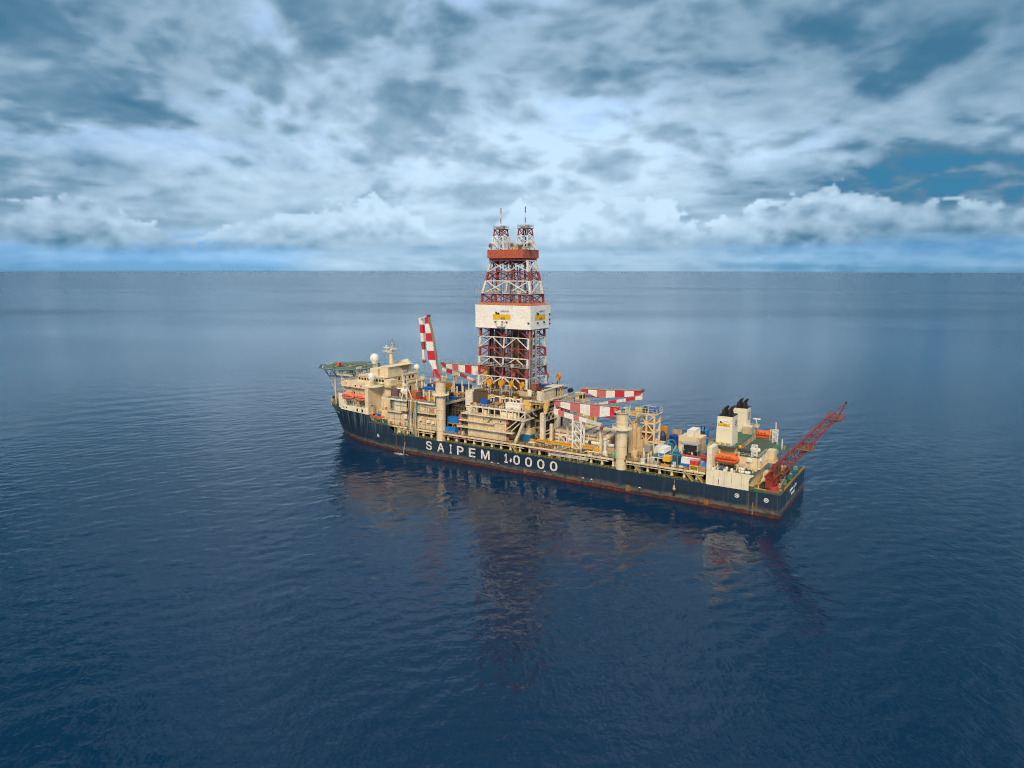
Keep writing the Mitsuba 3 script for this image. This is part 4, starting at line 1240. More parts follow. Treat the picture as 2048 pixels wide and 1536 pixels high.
    for p_, q_, rr, c in extra or ():
        part(t, 'cylinder', MB(c, 0.2).tube((p_[0], yc + (p_[2] if len(p_) > 2 else 0), p_[1]), (q_[0], yc, q_[1]), rr, rr, 10))
    return t


W_, R_, RF, MR = (WHITE, 0.25), (RED, 0.2), ((0.60, 0.16, 0.16), 0.3), (MAROON, 0.4)
crane('knuckle boom crane raised upright, red and white striped, folded jib hanging towards the bow', 141.7, 18.0,
      [((142.4, 35.6), (144.6, 35.2)), ((144.5, 39.0), (146.4, 38.9)), ((145.3, 42.9), (149.1, 42.7)), ((146.0, 46.8), (149.7, 46.6)), ((146.5, 50.8), (150.1, 50.6)), ((147.4, 54.4), (150.4, 54.2)), ((148.6, 58.4), (150.8, 58.2)), ((149.1, 61.6), (150.6, 61.4))],
      [R_, W_, R_, W_, R_, W_, R_], 0.85, 16.2,
      [((153.2, 60.2), (154.3, 60.5)), ((151.9, 57.8), (153.7, 57.8)), ((151.8, 54.2), (153.4, 54.2)), ((151.6, 50.4), (153.1, 50.4)), ((151.5, 47.0), (152.7, 47.0)), ((151.5, 42.6), (152.4, 42.6))],
      [W_, R_, W_, (DULLRED, 0.4), W_], 0.75, 34.6,
      extra=[((145.2, 32.4, 1.2), (147.3, 37.9), 0.34, RED), ((147.3, 37.9, 0), (148.7, 42.6), 0.14, LGREY)])
crane('knuckle boom crane at the port side amidships, striped boom lying flat towards the derrick', 57.3, 18.0,
      [((59.3, 30.9), (60.0, 28.2)), ((62.4, 30.9), (62.4, 27.6)), ((66.6, 30.9), (66.6, 26.7)), ((70.7, 30.9), (70.7, 26.7)), ((74.9, 30.9), (74.9, 27.3)), ((79.2, 30.9), (79.2, 28.0)), ((83.4, 30.9), (83.4, 28.7)), ((86.3, 30.8), (86.2, 29.4))],
      [R_, W_, RF, W_, RF, W_, RF], 1.2, 16.6,
      [((86.5, 27.6), (86.4, 25.6)), ((84.6, 27.3), (84.4, 25.2)), ((82.0, 26.7), (81.8, 24.9)), ((78.0, 25.9), (77.8, 24.3)), ((75.6, 25.6), (75.4, 24.2)), ((72.4, 25.1), (72.2, 23.8)), ((66.2, 24.0), (66.2, 22.9))],
      [W_, RF, W_, RF, W_, (LGREY, 0.3)], 0.8, 29.8,
      extra=[((60.6, 26.9, 0.6), (67.4, 26.9), 0.35, RED), ((79.6, 27.7, 0.5), (84.2, 28.2), 0.28, RED)])
crane('far side knuckle boom crane aft of the derrick, striped boom pointing to the stern', 90.9, -17.0,
      [((91.9, 30.3), (91.0, 29.2)), ((88.2, 30.5), (88.2, 29.0)), ((84.1, 30.7), (84.1, 27.6)), ((79.9, 30.9), (79.9, 27.8)), ((75.8, 31.2), (75.8, 28.3)), ((71.6, 31.5), (71.6, 28.9)), ((67.3, 31.8), (67.3, 29.7)), ((64.0, 32.0), (64.2, 30.8))],
      [R_, W_, RF, W_, R_, W_, R_], 1.2, -17.0,
      [((64.0, 30.2), (63.9, 28.5)), ((66.9, 29.4), (66.8, 28.0)), ((70.9, 28.4), (70.9, 27.0)), ((75.1, 27.3), (75.1, 26.1)), ((79.0, 26.3), (79.0, 25.2)), ((83.3, 25.2), (83.3, 24.5))],
      [W_, R_, W_, R_, W_], 0.8, 25.6,
      extra=[((83.5, 27.6, 0.5), (90.0, 27.6), 0.35, DULLRED)])
crane('far side knuckle boom crane forward of the derrick, striped boom lying flat towards the bow', 141.7, -17.0,
      [((142.2, 36.3), (142.4, 33.6)), ((146.0, 36.4), (146.0, 32.2)), ((149.7, 36.4), (149.7, 32.4)), ((153.6, 36.4), (153.6, 32.8)), ((157.6, 36.4), (157.6, 33.3)), ((161.3, 36.4), (161.3, 33.9)), ((165.2, 36.4), (165.2, 34.5)), ((167.8, 36.2), (167.6, 35.2))],
      [R_, W_, R_, W_, RF, W_, R_], 1.2, -17.0,
      [((167.6, 34.0), (167.5, 32.6)), ((165.1, 33.7), (165.1, 32.2)), ((161.6, 33.1), (161.6, 31.5)), ((156.9, 32.3), (156.9, 30.8)), ((152.9, 31.0), (152.9, 29.9)), ((149.2, 29.9), (149.2, 29.2))],
      [W_, R_, (CREAM, 0.3), (DULLRED, 0.4), (CREAM, 0.3)], 0.8, 34.6)
t = thing('boom_rest', 'cream trestle holding the far forward crane jib', 'trestle')
for s in (-1, 1):
    part(t, 'leg', MB(CREAM, 0.3).bar((160.3 + 1.3 * s, -17, 23.5), (160.3 + 0.5 * s, -17, 31.4), 0.55))
part(t, 'head', MB(CREAM, 0.3).box(159.4, 161.2, -18, -16, 30.9, 31.5))
# driver's cab of the far aft crane
t = thing('crane_cab', 'cream driver cab beside the far aft crane column', 'crane cab')
part(t, 'body', MB(CREAM, 0.25).box(89.2, 92.8, -15.0, -12.8, 25.7, 29.1))
part(t, 'roof', MB((0.70, 0.58, 0.36), 0.2).box(89.0, 93.0, -15.2, -12.6, 29.1, 29.4))
window(t, 89.1, 89.22, -14.6, -13.2, 27.0, 28.6)
window(t, 89.5, 91.0, -12.84, -12.75, 27.0, 28.6)
part(t, 'floor', MB((0.5, 0.42, 0.3), 0.4).box(88.4, 93.4, -15.6, -12.2, 25.4, 25.7))

# ------------------------------------------------------------------ forward module (mud house) between bridge and derrick
fm = part(ship, 'forward_module', MB((0.20, 0.18, 0.14), 0.6).box(144.4, 171.8, -17, 17.7, 12.0, 23.7), label='long cream two-storey module forward of the derrick, streaked with rust')
xs = [172.4, 168.3, 164.6, 161.0, 157.2, 153.4, 150.2, 147.1, 144.4]
for a, b in zip(xs, xs[1:]):
    for z0, z1, y in ((12.05, 14.75, 18.15), (14.80, 17.6, 18.12)):
        m = MB((0.64, 0.55, 0.39), 0.38).box(b + 0.03, a - 0.03, 17.7, y + 0.05 * rng.random(), z0, z1)
        part(fm, 'wall_panel', m)
for a, b in zip(xs[1:], xs[2:]):
    z0 = 18.6 if a > 163.4 else 19.7
    c = (0.62, 0.64, 0.56) if a > 165 else (0.66, 0.59, 0.44)
    part(fm, 'wall_panel', MB(c, 0.32).box(b + 0.03, a - 0.03, 17.7, 18.0 + 0.05 * rng.random(), z0, 23.6))
for x0, x1, z in ((163.2, 175.8, 18.1), (144.0, 163.6, 19.25)):
    m = MB(CREAM, 0.3).box(x0, x1, 17.7, 19.6, z, z + 0.35)
    part(fm, 'walkway', m)
    part(fm, 'walkway_rail', MB((0.52, 0.48, 0.36), 0.3).rail([(x1, 19.55, z + 0.35), (x0, 19.55, z + 0.35)], 1.05, 1.7, 0.075))
part(fm, 'lower_rail', MB((0.48, 0.38, 0.12), 0.4).rail([(171, 19.45, 12.02), (144.4, 19.45, 12.02)], 1.05, 1.7, 0.075))
top = part(fm, 'top_deck', MB((0.15, 0.12, 0.08), 0.8).box(141.8, 174.2, -18, 18.9, 23.75, 24.12), 'deck_paint')
for a, b in ((174.5, 168), (168, 161.5), (161.5, 155), (155, 148.8), (148.8, 144.0)):
    m = MB((0.74, 0.72, 0.64), 0.35).box(b + 0.03, a, 18.9, 19.5, 23.65, 24.25)
    part(top, 'edge_beam', m)
m = MB(CREAM, 0.5).box(141.35, 141.8, 3.0, 16.0, 23.3, 24.2)
part(top, 'edge_beam', m)
m = MB(CREAM, 0.5).box(141.4, 141.8, -18, 2.9, 23.3, 24.2)
part(top, 'edge_beam', m)
part(top, 'railing', MB((0.60, 0.56, 0.44), 0.3).rail([(174.2, 19.4, 24.25), (144.0, 19.4, 24.25)], 1.05, 1.7, 0.075))
for y in (14.5, 8.0, 1.0):
    m = MB(CREAM, 0.45).bar((141.6, y, 23.4), (144.3, y, 18.2), 0.4)
    m.bar((141.6, y, 23.5), (144.3, y, 23.5), 0.4)
    part(fm, 'bracket', m)
for y in (15.2, 6.0, -4.0):
    part(fm, 'corner_column', MB(CREAM, 0.5).bar((143.9, y, 12), (143.9, y, 23.4), 0.7))
for x in (174.2, 169.9):
    part(fm, 'corner_column', MB(CREAM, 0.3).bar((x, 19.2, 18.4), (x, 19.2, 23.7), 0.4))
# fittings on its wall
for x, z, w, h, c, nm in ((169.6, 12.05, 1.0, 1.3, DULLRED, 'fire_locker'), (164.2, 12.05, 0.95, 1.35, DULLRED, 'fire_locker'), (161.4, 12.05, 0.85, 2.1, (0.28, 0.25, 0.16), 'door'),
                          (147.1, 19.65, 0.9, 2.2, (0.34, 0.32, 0.22), 'door'), (145.6, 19.65, 0.9, 1.8, PINK, 'fire_locker'), (172.6, 18.5, 0.9, 1.1, PINK, 'fire_locker'), (170.2, 18.5, 1.2, 1.9, TEAL, 'door'),
                          (160.2, 15.6, 1.7, 1.5, WHITE, 'air_unit'), (157.4, 15.6, 1.7, 1.5, WHITE, 'air_unit'), (151.9, 15.7, 1.3, 0.9, CREAM, 'hood'), (147.3, 15.2, 1.9, 1.2, CREAM, 'hood'), (144.9, 15.0, 1.2, 1.0, CREAM, 'hood')):
    m = MB(c, 0.2).box(x, x + w, 18.05, 18.75 if nm != 'door' else 18.3, z, z + h)
    if nm in ('air_unit', 'hood'):
        m.col(CREAM, 0.3).extr([(18.75, z + 0.1), (19.2, z + 0.1), (18.75, z + h)], 'yz', x, x + w)
    part(fm, nm, m)
m = MB((0.44, 0.33, 0.20), 0.6)
for x, z0, z1 in ((168.3, 12.1, 23.4), (164.6, 13, 23.3), (153.3, 12.2, 23.0), (150.3, 12, 23.5), (148.9, 15.6, 23), (146.5, 12, 15.5)):
    m.tube((x, 18.35, z0), (x, 18.35, z1), 0.13, 0.13, 6)
for x0, x1, z in ((172, 157, 14.9), (152, 144.6, 14.2), (168, 158, 21.3), (153, 144.6, 22.1), (152.5, 145, 16.9)):
    m.tube((x0, 18.3, z), (x1, 18.3, z - 0.15), 0.10, 0.10, 6)
part(fm, 'wall_piping', m, kind='stuff')

# bundle of loading hoses hung over the side of the module
hose_cols = [BLACK, BLACK, (0.5, 0.45, 0.38), BLACK, WHITE, (0.55, 0.44, 0.25), BLACK, YELLOW, (0.05, 0.2, 0.3), TAN, (0.6, 0.5, 0.3), TEAL]
HN = ['black', 'black', 'tan', 'black', 'white', 'brown', 'black', 'yellow', 'dark blue', 'tan', 'pale tan', 'teal']
ORD = ['first', 'second', 'third', 'fourth', 'fifth', 'sixth', 'seventh', 'eighth', 'ninth', 'tenth', 'eleventh', 'twelfth']
for k, c in enumerate(hose_cols):
    x = 158.7 - 0.47 * k
    m = MB(c, 0.15)
    zb = [11.0, 17.2, 9.4, 16.4, 10.4, 9.5, 12.5, 10.0, 9.2, 8.8, 8.6, 18.5][k]
    pts = [(x, 19.3, 24.5), (x, 20.0, 24.7), (x, 20.25, 24.2)]
    zz, i = 23.0, 0
    while zz > zb:
        pts.append((x + 0.22 * math.sin(i * 0.9 + k) * min(1, i / 4), 20.25 + 0.15 * math.sin(i + k * 2), zz))
        zz -= 1.6
        i += 1
    pts.append((x, 20.2, zb))
    m.path(pts, 0.17, 6)
    if c == YELLOW:
        m.path([(x, 20.3, 16.5), (x - 0.4, 20.35, 13.5)], 0.3, 6)
    solo('loading_hose', m, f'{HN[k]} loading hose, {ORD[k]} from the bow in the bundle hung over the module side', 'hose', 'loading hoses hung over the module side')
m = MB(CREAM, 0.4).box(153.2, 159.2, 19.5, 20.3, 24.2, 24.5)
m.box(152.9, 153.2, 19.7, 20.0, 8.6, 12.4)
part(fm, 'hose_saddle', m)
# white A-frame post crane on the module edge
t = thing('post_crane', 'white A-frame post with a short head standing on the forward module edge', 'post crane')
for s in (-1, 1):
    part(t, 'leg', MB(WHITE, 0.2).bar((161.8 + 1.55 * s, 18.6, 24.2), (161.8 + 0.5 * s, 17.6, 30.5), 0.36))
part(t, 'cross_bar', MB(WHITE, 0.2).bar((160.7, 18.2, 27.0), (162.9, 18.2, 27.0), 0.3))
part(t, 'back_leg', MB(CREAM, 0.3).bar((159.4, 16.0, 24.2), (161.2, 17.4, 30.5), 0.45))
m = MB((0.72, 0.70, 0.62), 0.25).box(160.6, 163.2, 17.0, 18.4, 30.4, 31.4)
m.bar((162.6, 17.6, 31.2), (163.4, 17.8, 35.2), 0.55)
m.bar((161.2, 17.6, 31.2), (160.6, 17.7, 34.8), 0.45)
m.col(DKGREY, 0.1).box(161.0, 161.9, 17.3, 18.0, 31.4, 33.0)
part(t, 'head', m)


# ------------------------------------------------------------------ containers and deck cargo
def container(x0, x1, y0, y1, z0, z1, c, lab, group=None, skirt=None, name='shipping_container', cat='container', rib=True, rust=0.3):
    t = thing(name, lab, cat, group)
    zs = z0 + 0.4 * (z1 - z0) if skirt else z0
    m = MB(c, rust).box(x0 + 0.08, x1 - 0.08, y0 + 0.08, y1 - 0.08, zs + 0.1, z1 - 0.06)
    if rib:
        for s, n in ((x1 - x0, 'x'), (y1 - y0, 'y')):
            k = max(2, int(s / 0.62))
            for i in range(1, k):
                f = i / k
                if n == 'x':
                    x = x0 + f * (x1 - x0)
                    m.box(x - 0.12, x + 0.12, y1 - 0.08, y1 - 0.01, zs + 0.15, z1 - 0.15)
                    m.box(x - 0.12, x + 0.12, y0 + 0.15, y1 - 0.15, z1 - 0.06, z1 - 0.02)
                else:
                    y = y0 + f * (y1 - y0)
                    m.box(x0 + 0.01, x0 + 0.08, y - 0.12, y + 0.12, zs + 0.15, z1 - 0.15)
    part(t, 'body', m)
    if skirt:
        part(t, 'skirt', MB(skirt, 0.2).box(x0 + 0.06, x1 - 0.06, y0 + 0.06, y1 - 0.06, z0 + 0.1, zs + 0.095))
    d = tuple(v * 0.82 for v in c)
    m = MB(d, rust)
    for x in (x0, x1 - 0.16):
        for y in (y0, y1 - 0.16):
            m.box(x, x + 0.16, y, y + 0.16, z0, z1)
    for z in (z0, z1 - 0.14):
        for y in (y0, y1 - 0.14):
            m.box(x0 + 0.16, x1 - 0.16, y, y + 0.14, z, z + 0.14)
        for x in (x0, x1 - 0.14):
            m.box(x, x + 0.14, y0 + 0.16, y1 - 0.16, z, z + 0.14)
    part(t, 'frame', m)
    m = MB(d, rust)
    if x1 - x0 > y1 - y0:
        for f in (0.12, 0.36, 0.62, 0.86):
            y = y0 + f * (y1 - y0)
            m.bar((x0 - 0.02, y, zs + 0.2), (x0 - 0.02, y, z1 - 0.2), 0.06)
    else:
        for f in (0.12, 0.36, 0.62, 0.86):
            x = x0 + f * (x1 - x0)
            m.bar((x, y1 + 0.02, zs + 0.2), (x, y1 + 0.02, z1 - 0.2), 0.06)
    part(t, 'door', m)
    return t


def tank(cx, cy, z0, z1, r, c, lab, name='tank', group=None, cat='tank'):
    t = thing(name, lab, cat, group)
    m = MB(c, 0.2).lathe(cx, cy, [(r * 0.9, z0), (r, z0 + 0.2), (r, z1 - 0.5), (r * 0.75, z1 - 0.15), (r * 0.25, z1), (0, z1)], 18)
    part(t, 'shell', m)
    d = tuple(v * 0.7 for v in c)
    m = MB(d, 0.2)
    for k in range(8):
        a = k * math.pi / 4
        b = a + math.pi / 4
        p_, q_ = (cx + (r + 0.05) * math.cos(a), cy + (r + 0.05) * math.sin(a)), (cx + (r + 0.05) * math.cos(b), cy + (r + 0.05) * math.sin(b))
        m.bar((*p_, z0), (*p_, z1 - 0.4), 0.10)
        for f in (0.1, 0.5, 0.9):
            zz = z0 + (z1 - 0.4 - z0) * f
            m.bar((*p_, zz), (*q_, zz), 0.08)
    part(t, 'frame', m)
    return t


ZT = 24.13
container(158.6, 163.2, 10.2, 13.2, ZT, 27.2, (0.55, 0.16, 0.04), 'rusty orange container on the forward module roof beside the hose bundle')
container(156.0, 162.8, 2.2, 4.8, ZT + 1.0, 28.0, BLUE, 'blue container with a pale blue lid behind the rusty orange one')
container(159.0, 164.0, -16.0, -13.4, ZT, 27.4, (0.62, 0.26, 0.03), 'yellow orange container on the far edge of the forward module, behind the upright crane')
container(154.6, 158.2, -16.4, -13.8, ZT, 27.2, NAVY, 'dark blue container on the far edge of the forward module roof')
container(150.0, 154.0, -16.4, -13.8, ZT, 27.4, (0.02, 0.06, 0.22), 'dark blue container next to the derrick end of the far module edge')
container(147.2, 151.8, 1.6, 5.4, ZT, 26.4, (0.07, 0.035, 0.025), 'dark brown open-topped skip behind the upright crane column', rib=False)
container(142.6, 147.0, 4.0, 6.0, ZT, 25.1, BLUE, 'low blue basket lying at the aft edge of the forward module roof', rib=False)
container(168.6, 172.6, 11.5, 15.4, ZT, 27.6, (0.16, 0.09, 0.10), 'dark purple machinery skid at the front corner of the forward module roof', rib=False)
container(163.6, 165.6, 4.5, 7.0, ZT, 26.6, (0.12, 0.11, 0.10), 'dark grey equipment skid between the white posts on the module roof', rib=False)
t = thing('capsule_tank', 'white horizontal capsule tank on the forward module roof', 'tank')
m = MB(WHITE, 0.15).tube((166.2, 12.0, 26.6), (171.2, 12.0, 26.6), 1.25, 1.25, 18)
m.ball((166.2, 12, 26.6), 1.24, 2, (0.6, 1, 1)).ball((171.2, 12, 26.6), 1.24, 2, (0.6, 1, 1))
part(t, 'shell', m)
for x in (167, 170.3):
    part(t, 'saddle', MB(MAROON, 0.4).box(x - 0.3, x + 0.3, 11.0, 13.0, ZT, 25.8))
tank(165.2, -6.0, ZT, 28.2, 1.5, (0.05, 0.08, 0.2), 'dark blue upright tank far back on the forward module roof')
tank(168.2, -7.5, ZT, 27.6, 1.2, (0.03, 0.03, 0.035), 'black upright tank beside the dark blue tank on the module roof')
solo('yellow_locker', MB(LEMON, 0.15).box(172.6, 174.6, 4.0, 6.2, 26.0, 27.6).col(DKGREY).box(172.8, 174.4, 4.2, 6.0, 24.1, 26.0), 'yellow locker on the forward module roof near the bridge', 'locker')
t = thing('hose_spool', 'black hose spool standing by the rusty orange container', 'spool')
m = MB(BLACK, 0.2).tube((156.9, 12.2, 25.9), (156.9, 14.4, 25.9), 1.5, 1.5, 16)
part(t, 'drum', m)
for y in (12.1, 14.5):
    part(t, 'flange', MB((0.10, 0.08, 0.07), 0.4).tube((156.9, y - 0.06, 25.9), (156.9, y + 0.06, 25.9), 1.78, 1.78, 18))
for x0, x1, y0, y1, h, c, lab in ((154.4, 157.4, 15.2, 16.6, 1.3, RED, 'red pump skid on the module roof edge under the orange container'), (151.6, 153.0, 15.6, 16.8, 1.5, DULLRED, 'small red box between the white posts at the module roof edge'),
                                  (160.0, 163.0, 14.6, 16.0, 1.4, (0.5, 0.22, 0.14), 'brown red valve skid near the post crane')):
    m = MB(c, 0.3).box(x0, x1, y0, y1, ZT, ZT + h * 0.7)
    for k in range(3):
        x = x0 + (x1 - x0) * (k + 0.5) / 3
        m.tube((x, y0 + 0.2, ZT + h), (x, y1 - 0.2, ZT + h), 0.32, 0.32, 8)
    solo('pump_skid', m, lab, 'pump skid')
m = MB((0.55, 0.34, 0.05), 0.4)
for x in (154.0, 151.0, 148.2):
    m.bar((x, 11.0, ZT), (x, 11.0, 28.0), 0.3).bar((x, 14.0, ZT), (x, 14.0, 27.6), 0.3).bar((x, 11.0, 28.0), (x, 14.0, 27.6), 0.3)
for y, z in ((11.0, 28.0), (14.0, 27.6), (12.5, 26.0)):
    m.bar((154.0, y, z), (148.2, y, z), 0.3)
m.box(149, 153.6, 11.4, 13.6, ZT, 25.6)
solo('pipe_handler', m, 'yellow pipe handler between white posts on the module roof', 'pipe handler')
for k in range(3):
    m = MB((0.60, 0.30, 0.02), 0.3).bar((145.6 - 0.2 * k, 3.0 - 4.0 * k, 26.3), (142.4, 3.4 - 4.0 * k, 26.3), 0.5, 0.7)
    part(top, 'yellow_beam', m)
posts = [(154.2, 14.3), (150.9, 14.4), (147.8, 14.7), (150.3, -1.2), (147.7, -1.7), (145.0, -2.6), (152.6, -6.0), (149.8, -8.4), (146.8, -9.5), (143.8, -8.8), (158.6, -3.4), (156.4, -10.0), (161.4, -7.8), (160.2, 0.6), (164.3, 1.4),
         (166.8, -2.6), (168.9, 2.0), (171.0, -1.0), (172.8, -3.4), (169.6, -9.6), (171.4, 7.6), (173.6, -8.0), (163.0, 8.0), (144.2, 9.8)]
for k, (x, y) in enumerate(posts):
    h = 4.6 if k < 3 else 3.6 + 2.6 * rng.random()
    m = MB((0.72, 0.67, 0.54), 0.25).tube((x, y, ZT), (x, y, ZT + h), 0.36 if k % 3 else 0.45, 0.36 if k % 3 else 0.45, 10)
    part(top, 'post', m)
m = MB((0.25, 0.18, 0.12), 0.6)
for k in range(70):
    x, y = 145 + 28 * rng.random(), -16 + 31 * rng.random()
    w, d, h = 0.5 + 1.6 * rng.random(), 0.4 + 1.2 * rng.random(), 0.5 + 1.5 * rng.random()
    m.col(rng.choice([TAN, PIPE, DKGREY, CREAM, MAROON, RUSTY, GREY, (0.5, 0.45, 0.35)]), 0.5)
    if rng.random() < 0.5:
        m.box(x, x + w, y, y + d, ZT, ZT + h)
    else:
        m.tube((x, y, ZT + h), (x + 1.5 + 3 * rng.random(), y + rng.random(), ZT + h), 0.2, 0.2, 6)
        m.bar((x, y, ZT), (x, y, ZT + h), 0.15)
part(top, 'roof_clutter', m, kind='stuff')
# gap between the modules with its blue containers
container(134.1, 140.0, 15.6, 18.0, 12.0, 14.25, (0.015, 0.22, 0.66), 'bright blue container on the deck edge between the two big cream modules')
container(135.6, 141.4, 11.4, 14.2, 15.5, 18.0, (0.012, 0.19, 0.62), 'blue tarpaulin covered cargo on an ochre frame above the bright blue container', rib=False)
m = MB((0.48, 0.26, 0.05), 0.5)
for x in (135.6, 138.5, 141.2):
    for y in (11.4, 14.0):
        m.bar((x, y, 12), (x, y, 15.4), 0.3)
for y in (11.4, 14.0):
    m.bar((135.4, y, 15.3), (141.4, y, 15.3), 0.35)
    m.bar((135.6, y, 12.2), (138.5, y, 15.2), 0.2)
solo('cargo_trestle', m, 'ochre steel trestle carrying the blue tarpaulin cargo', 'trestle')
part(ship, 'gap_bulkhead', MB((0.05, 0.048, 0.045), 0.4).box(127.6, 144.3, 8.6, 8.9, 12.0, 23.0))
m = MB((0.10, 0.09, 0.075), 0.5)
for k in range(9):
    m.bar((129 + k * 1.6, 9.4, 12), (129 + k * 1.6, 9.4, 22.5), 0.3)
for z in (14, 17, 20, 22):
    m.bar((128, 9.5, z), (143, 9.5, z + 0.3), 0.35)
m.bar((129, 9.6, 12), (136, 9.6, 22), 0.4).bar((137, 9.6, 22), (143, 9.6, 14), 0.4)
part(ship, 'pipe_gallery', m, kind='stuff')
for x, z, c in ((131.2, 12.0, PINK), (131.0, 16.0, PINK), (130.6, 19.1, PINK), (129.6, 12.0, LGREY)):
    part(ship, 'locker', MB(c, 0.2).box(x, x + 0.9, 17.4, 18.4, z, z + 1.6))

# ------------------------------------------------------------------ middle module and drill floor substructure
mm = part(ship, 'middle_module', MB((0.45, 0.36, 0.22), 0.5).box(108.9, 127.5, -16, 17.75, 12.0, 21.6), label='cream three-storey module under the derrick')
for z0, z1 in ((12.05, 15.7), (16.1, 18.6), (19.0, 21.5)):
    xs = [127.45, 121.4, 115.4, 109.0] if z0 < 13 else [127.45, 118.2, 109.0]
    for a, b in zip(xs, xs[1:]):
        part(mm, 'wall_panel', MB((0.68, 0.56, 0.38), 0.3).box(b + 0.03, a - 0.03, 17.75, 18.0 + 0.04 * rng.random(), z0, z1))
for x0, x1, z in ((104.2, 132.1, 15.72), (113.6, 131.0, 18.62), (98.4, 129.9, 21.6)):
    part(mm, 'walkway', MB((0.74, 0.66, 0.50), 0.3).box(x0, x1, 17.72 if z < 21 else 12.0, 19.65, z, z + 0.36))
    part(mm, 'walkway_rail', MB((0.50, 0.44, 0.28), 0.35).rail([(x1, 19.6, z + 0.36), (x0, 19.6, z + 0.36)], 1.05, 1.7, 0.075))
for x in (113.9, 105.6):
    part(mm, 'hatch', MB(BLACK, 0.1).box(x + 5, x + 5.5, 18.0, 18.06, 19.6, 20.2))
part(mm, 'stairway', MB((0.22, 0.20, 0.16), 0.3).stair((116.8, 18.9, 19.0), (114.4, 18.9, 21.6), 0.7))
for x, z in ((109.6, 12.1), (109.6, 16.2), (109.6, 19.2)):
    part(mm, 'fire_locker', MB(PINK, 0.2).box(x - 2.4, x - 1.5, 17.0, 18.0, z, z + 1.7))
part(mm, 'corner_post', MB(CREAM, 0.4).bar((108.6, 17.6, 12.0), (108.6, 17.6, 21.6), 0.5))
# open storey with posts and machines, then the upper deck
ud = part(ship, 'drill_floor_apron', MB((0.20, 0.15, 0.09), 0.7).box(98.5, 125.1, -18.5, 18.6, 25.0, 25.4), 'deck_paint')
for a, b in ((125.3, 116.3), (116.3, 107.3), (107.3, 98.4)):
    part(ud, 'edge_beam', MB((0.76, 0.71, 0.58), 0.3).box(b + 0.02, a, 18.6, 19.1, 24.85, 25.5))
part(ud, 'edge_beam', MB((0.64, 0.55, 0.39), 0.5).box(97.9, 98.45, 4.0, 19.1, 24.9, 26.0))
part(ud, 'edge_beam', MB((0.64, 0.55, 0.39), 0.5).box(97.9, 98.45, -18.5, 3.9, 24.9, 26.0))
for k in range(10):
    x = 124.9 - 2.92 * k
    part(ud, 'post', MB((0.76, 0.72, 0.60), 0.3).bar((x, 18.9, 21.96), (x, 18.9, 24.9), 0.36))
for a, b in (((124.6, 18.9, 24.6), (121.6, 18.9, 22.2)), ((98.7, 18.9, 24.6), (101.4, 18.9, 22.2)), ((98.2, 18.7, 24.8), (98.2, 14.5, 22.2)), ((98.2, 14.5, 24.8), (98.2, 10.5, 22.2))):
    part(ud, 'brace', MB((0.76, 0.72, 0.60), 0.3).bar(a, b, 0.3))
part(ud, 'railing', MB((0.70, 0.66, 0.55), 0.25).rail([(125.2, 19.0, 25.5), (98.2, 19.0, 25.5), (98.2, 14.0, 25.5)], 1.05, 1.6, 0.075))
for x0, x1, c, z1, lab in ((123.4, 126.4, CREAM, 24.2, 'first cream cabinet from the bow end in the open storey'), (117.6, 119.9, CREAM, 24.0, 'second cream cabinet from the bow end in the open storey'),
                           (107.3, 111.0, PALE, 24.4, 'pale cabinet right of the middle in the open storey under the apron'), (103.3, 107.1, PALE, 24.2, 'pale cabinet nearest the braced stern end of the open storey')):
    t = thing('machine_cabinet', lab, 'cabinet')
    part(t, 'body', MB(c, 0.35).box(x0, x1, 15.2, 18.3, 21.97, z1))
    part(t, 'lid', MB(tuple(v * .9 for v in c), 0.4).box(x0 - 0.08, x1 + 0.08, 15.1, 18.4, z1, z1 + 0.14))
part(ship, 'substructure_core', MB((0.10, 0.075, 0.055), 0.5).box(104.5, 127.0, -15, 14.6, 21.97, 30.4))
m = MB((0.20, 0.15, 0.10), 0.6)
for k in range(16):
    x = 102.5 + k * 1.55
    m.bar((x, 15.0, 21.97), (x, 15.0, 24.9), 0.22 + 0.2 * rng.random())
part(ship, 'storey_pipes', m, kind='stuff')
# drill floor house and its stair
dh = part(ship, 'drill_house', MB((0.74, 0.69, 0.56), 0.25).box(127.7, 131.4, 4.0, 14.2, 23.4, 30.5), label='cream house with a black-railed stair at the bow end of the drill floor')
part(dh, 'base_box', MB((0.72, 0.66, 0.52), 0.3).box(126.9, 131.2, 4.5, 14.0, 22.0, 23.4))
m = MB((0.16, 0.13, 0.08), 0.3).stair((127.2, 6.6, 26.6), (127.2, 10.2, 29.8), 0.9, 'x')
m.stair((127.2, 10.4, 26.6), (127.2, 7.0, 24.2), 0.9, 'x')
part(dh, 'stairway', m)
part(dh, 'louvre', MB((0.2, 0.17, 0.12), 0.3).box(128.4, 130.9, 14.2, 14.26, 23.9, 24.3))
part(dh, 'roof_rail', MB((0.36, 0.38, 0.36), 0.3).rail([(131.3, 14.1, 30.5), (127.8, 14.1, 30.5), (127.8, 4.2, 30.5)], 1.1, 1.4))
part(dh, 'window', MB(BLACK).box(127.6, 127.68, 6.6, 7.6, 28.2, 29.3), 'window_glass')
df = part(ship, 'drill_floor', MB((0.10, 0.075, 0.05), 0.8).box(97.5, 127.6, -14.5, 13.2, 30.5, 31.1), 'deck_paint')
for a, b in ((127.5, 117.6), (117.6, 107.8), (107.8, 98.0)):
    part(df, 'wall_panel', MB((0.46, 0.38, 0.25), 0.6).box(b + 0.03, a, 13.0, 13.2, 26.4, 30.4))
part(df, 'white_beam', MB(WHITE, 0.2).bar((118.4, 14.6, 29.7), (103.0, 14.6, 29.2), 0.4, 0.5))
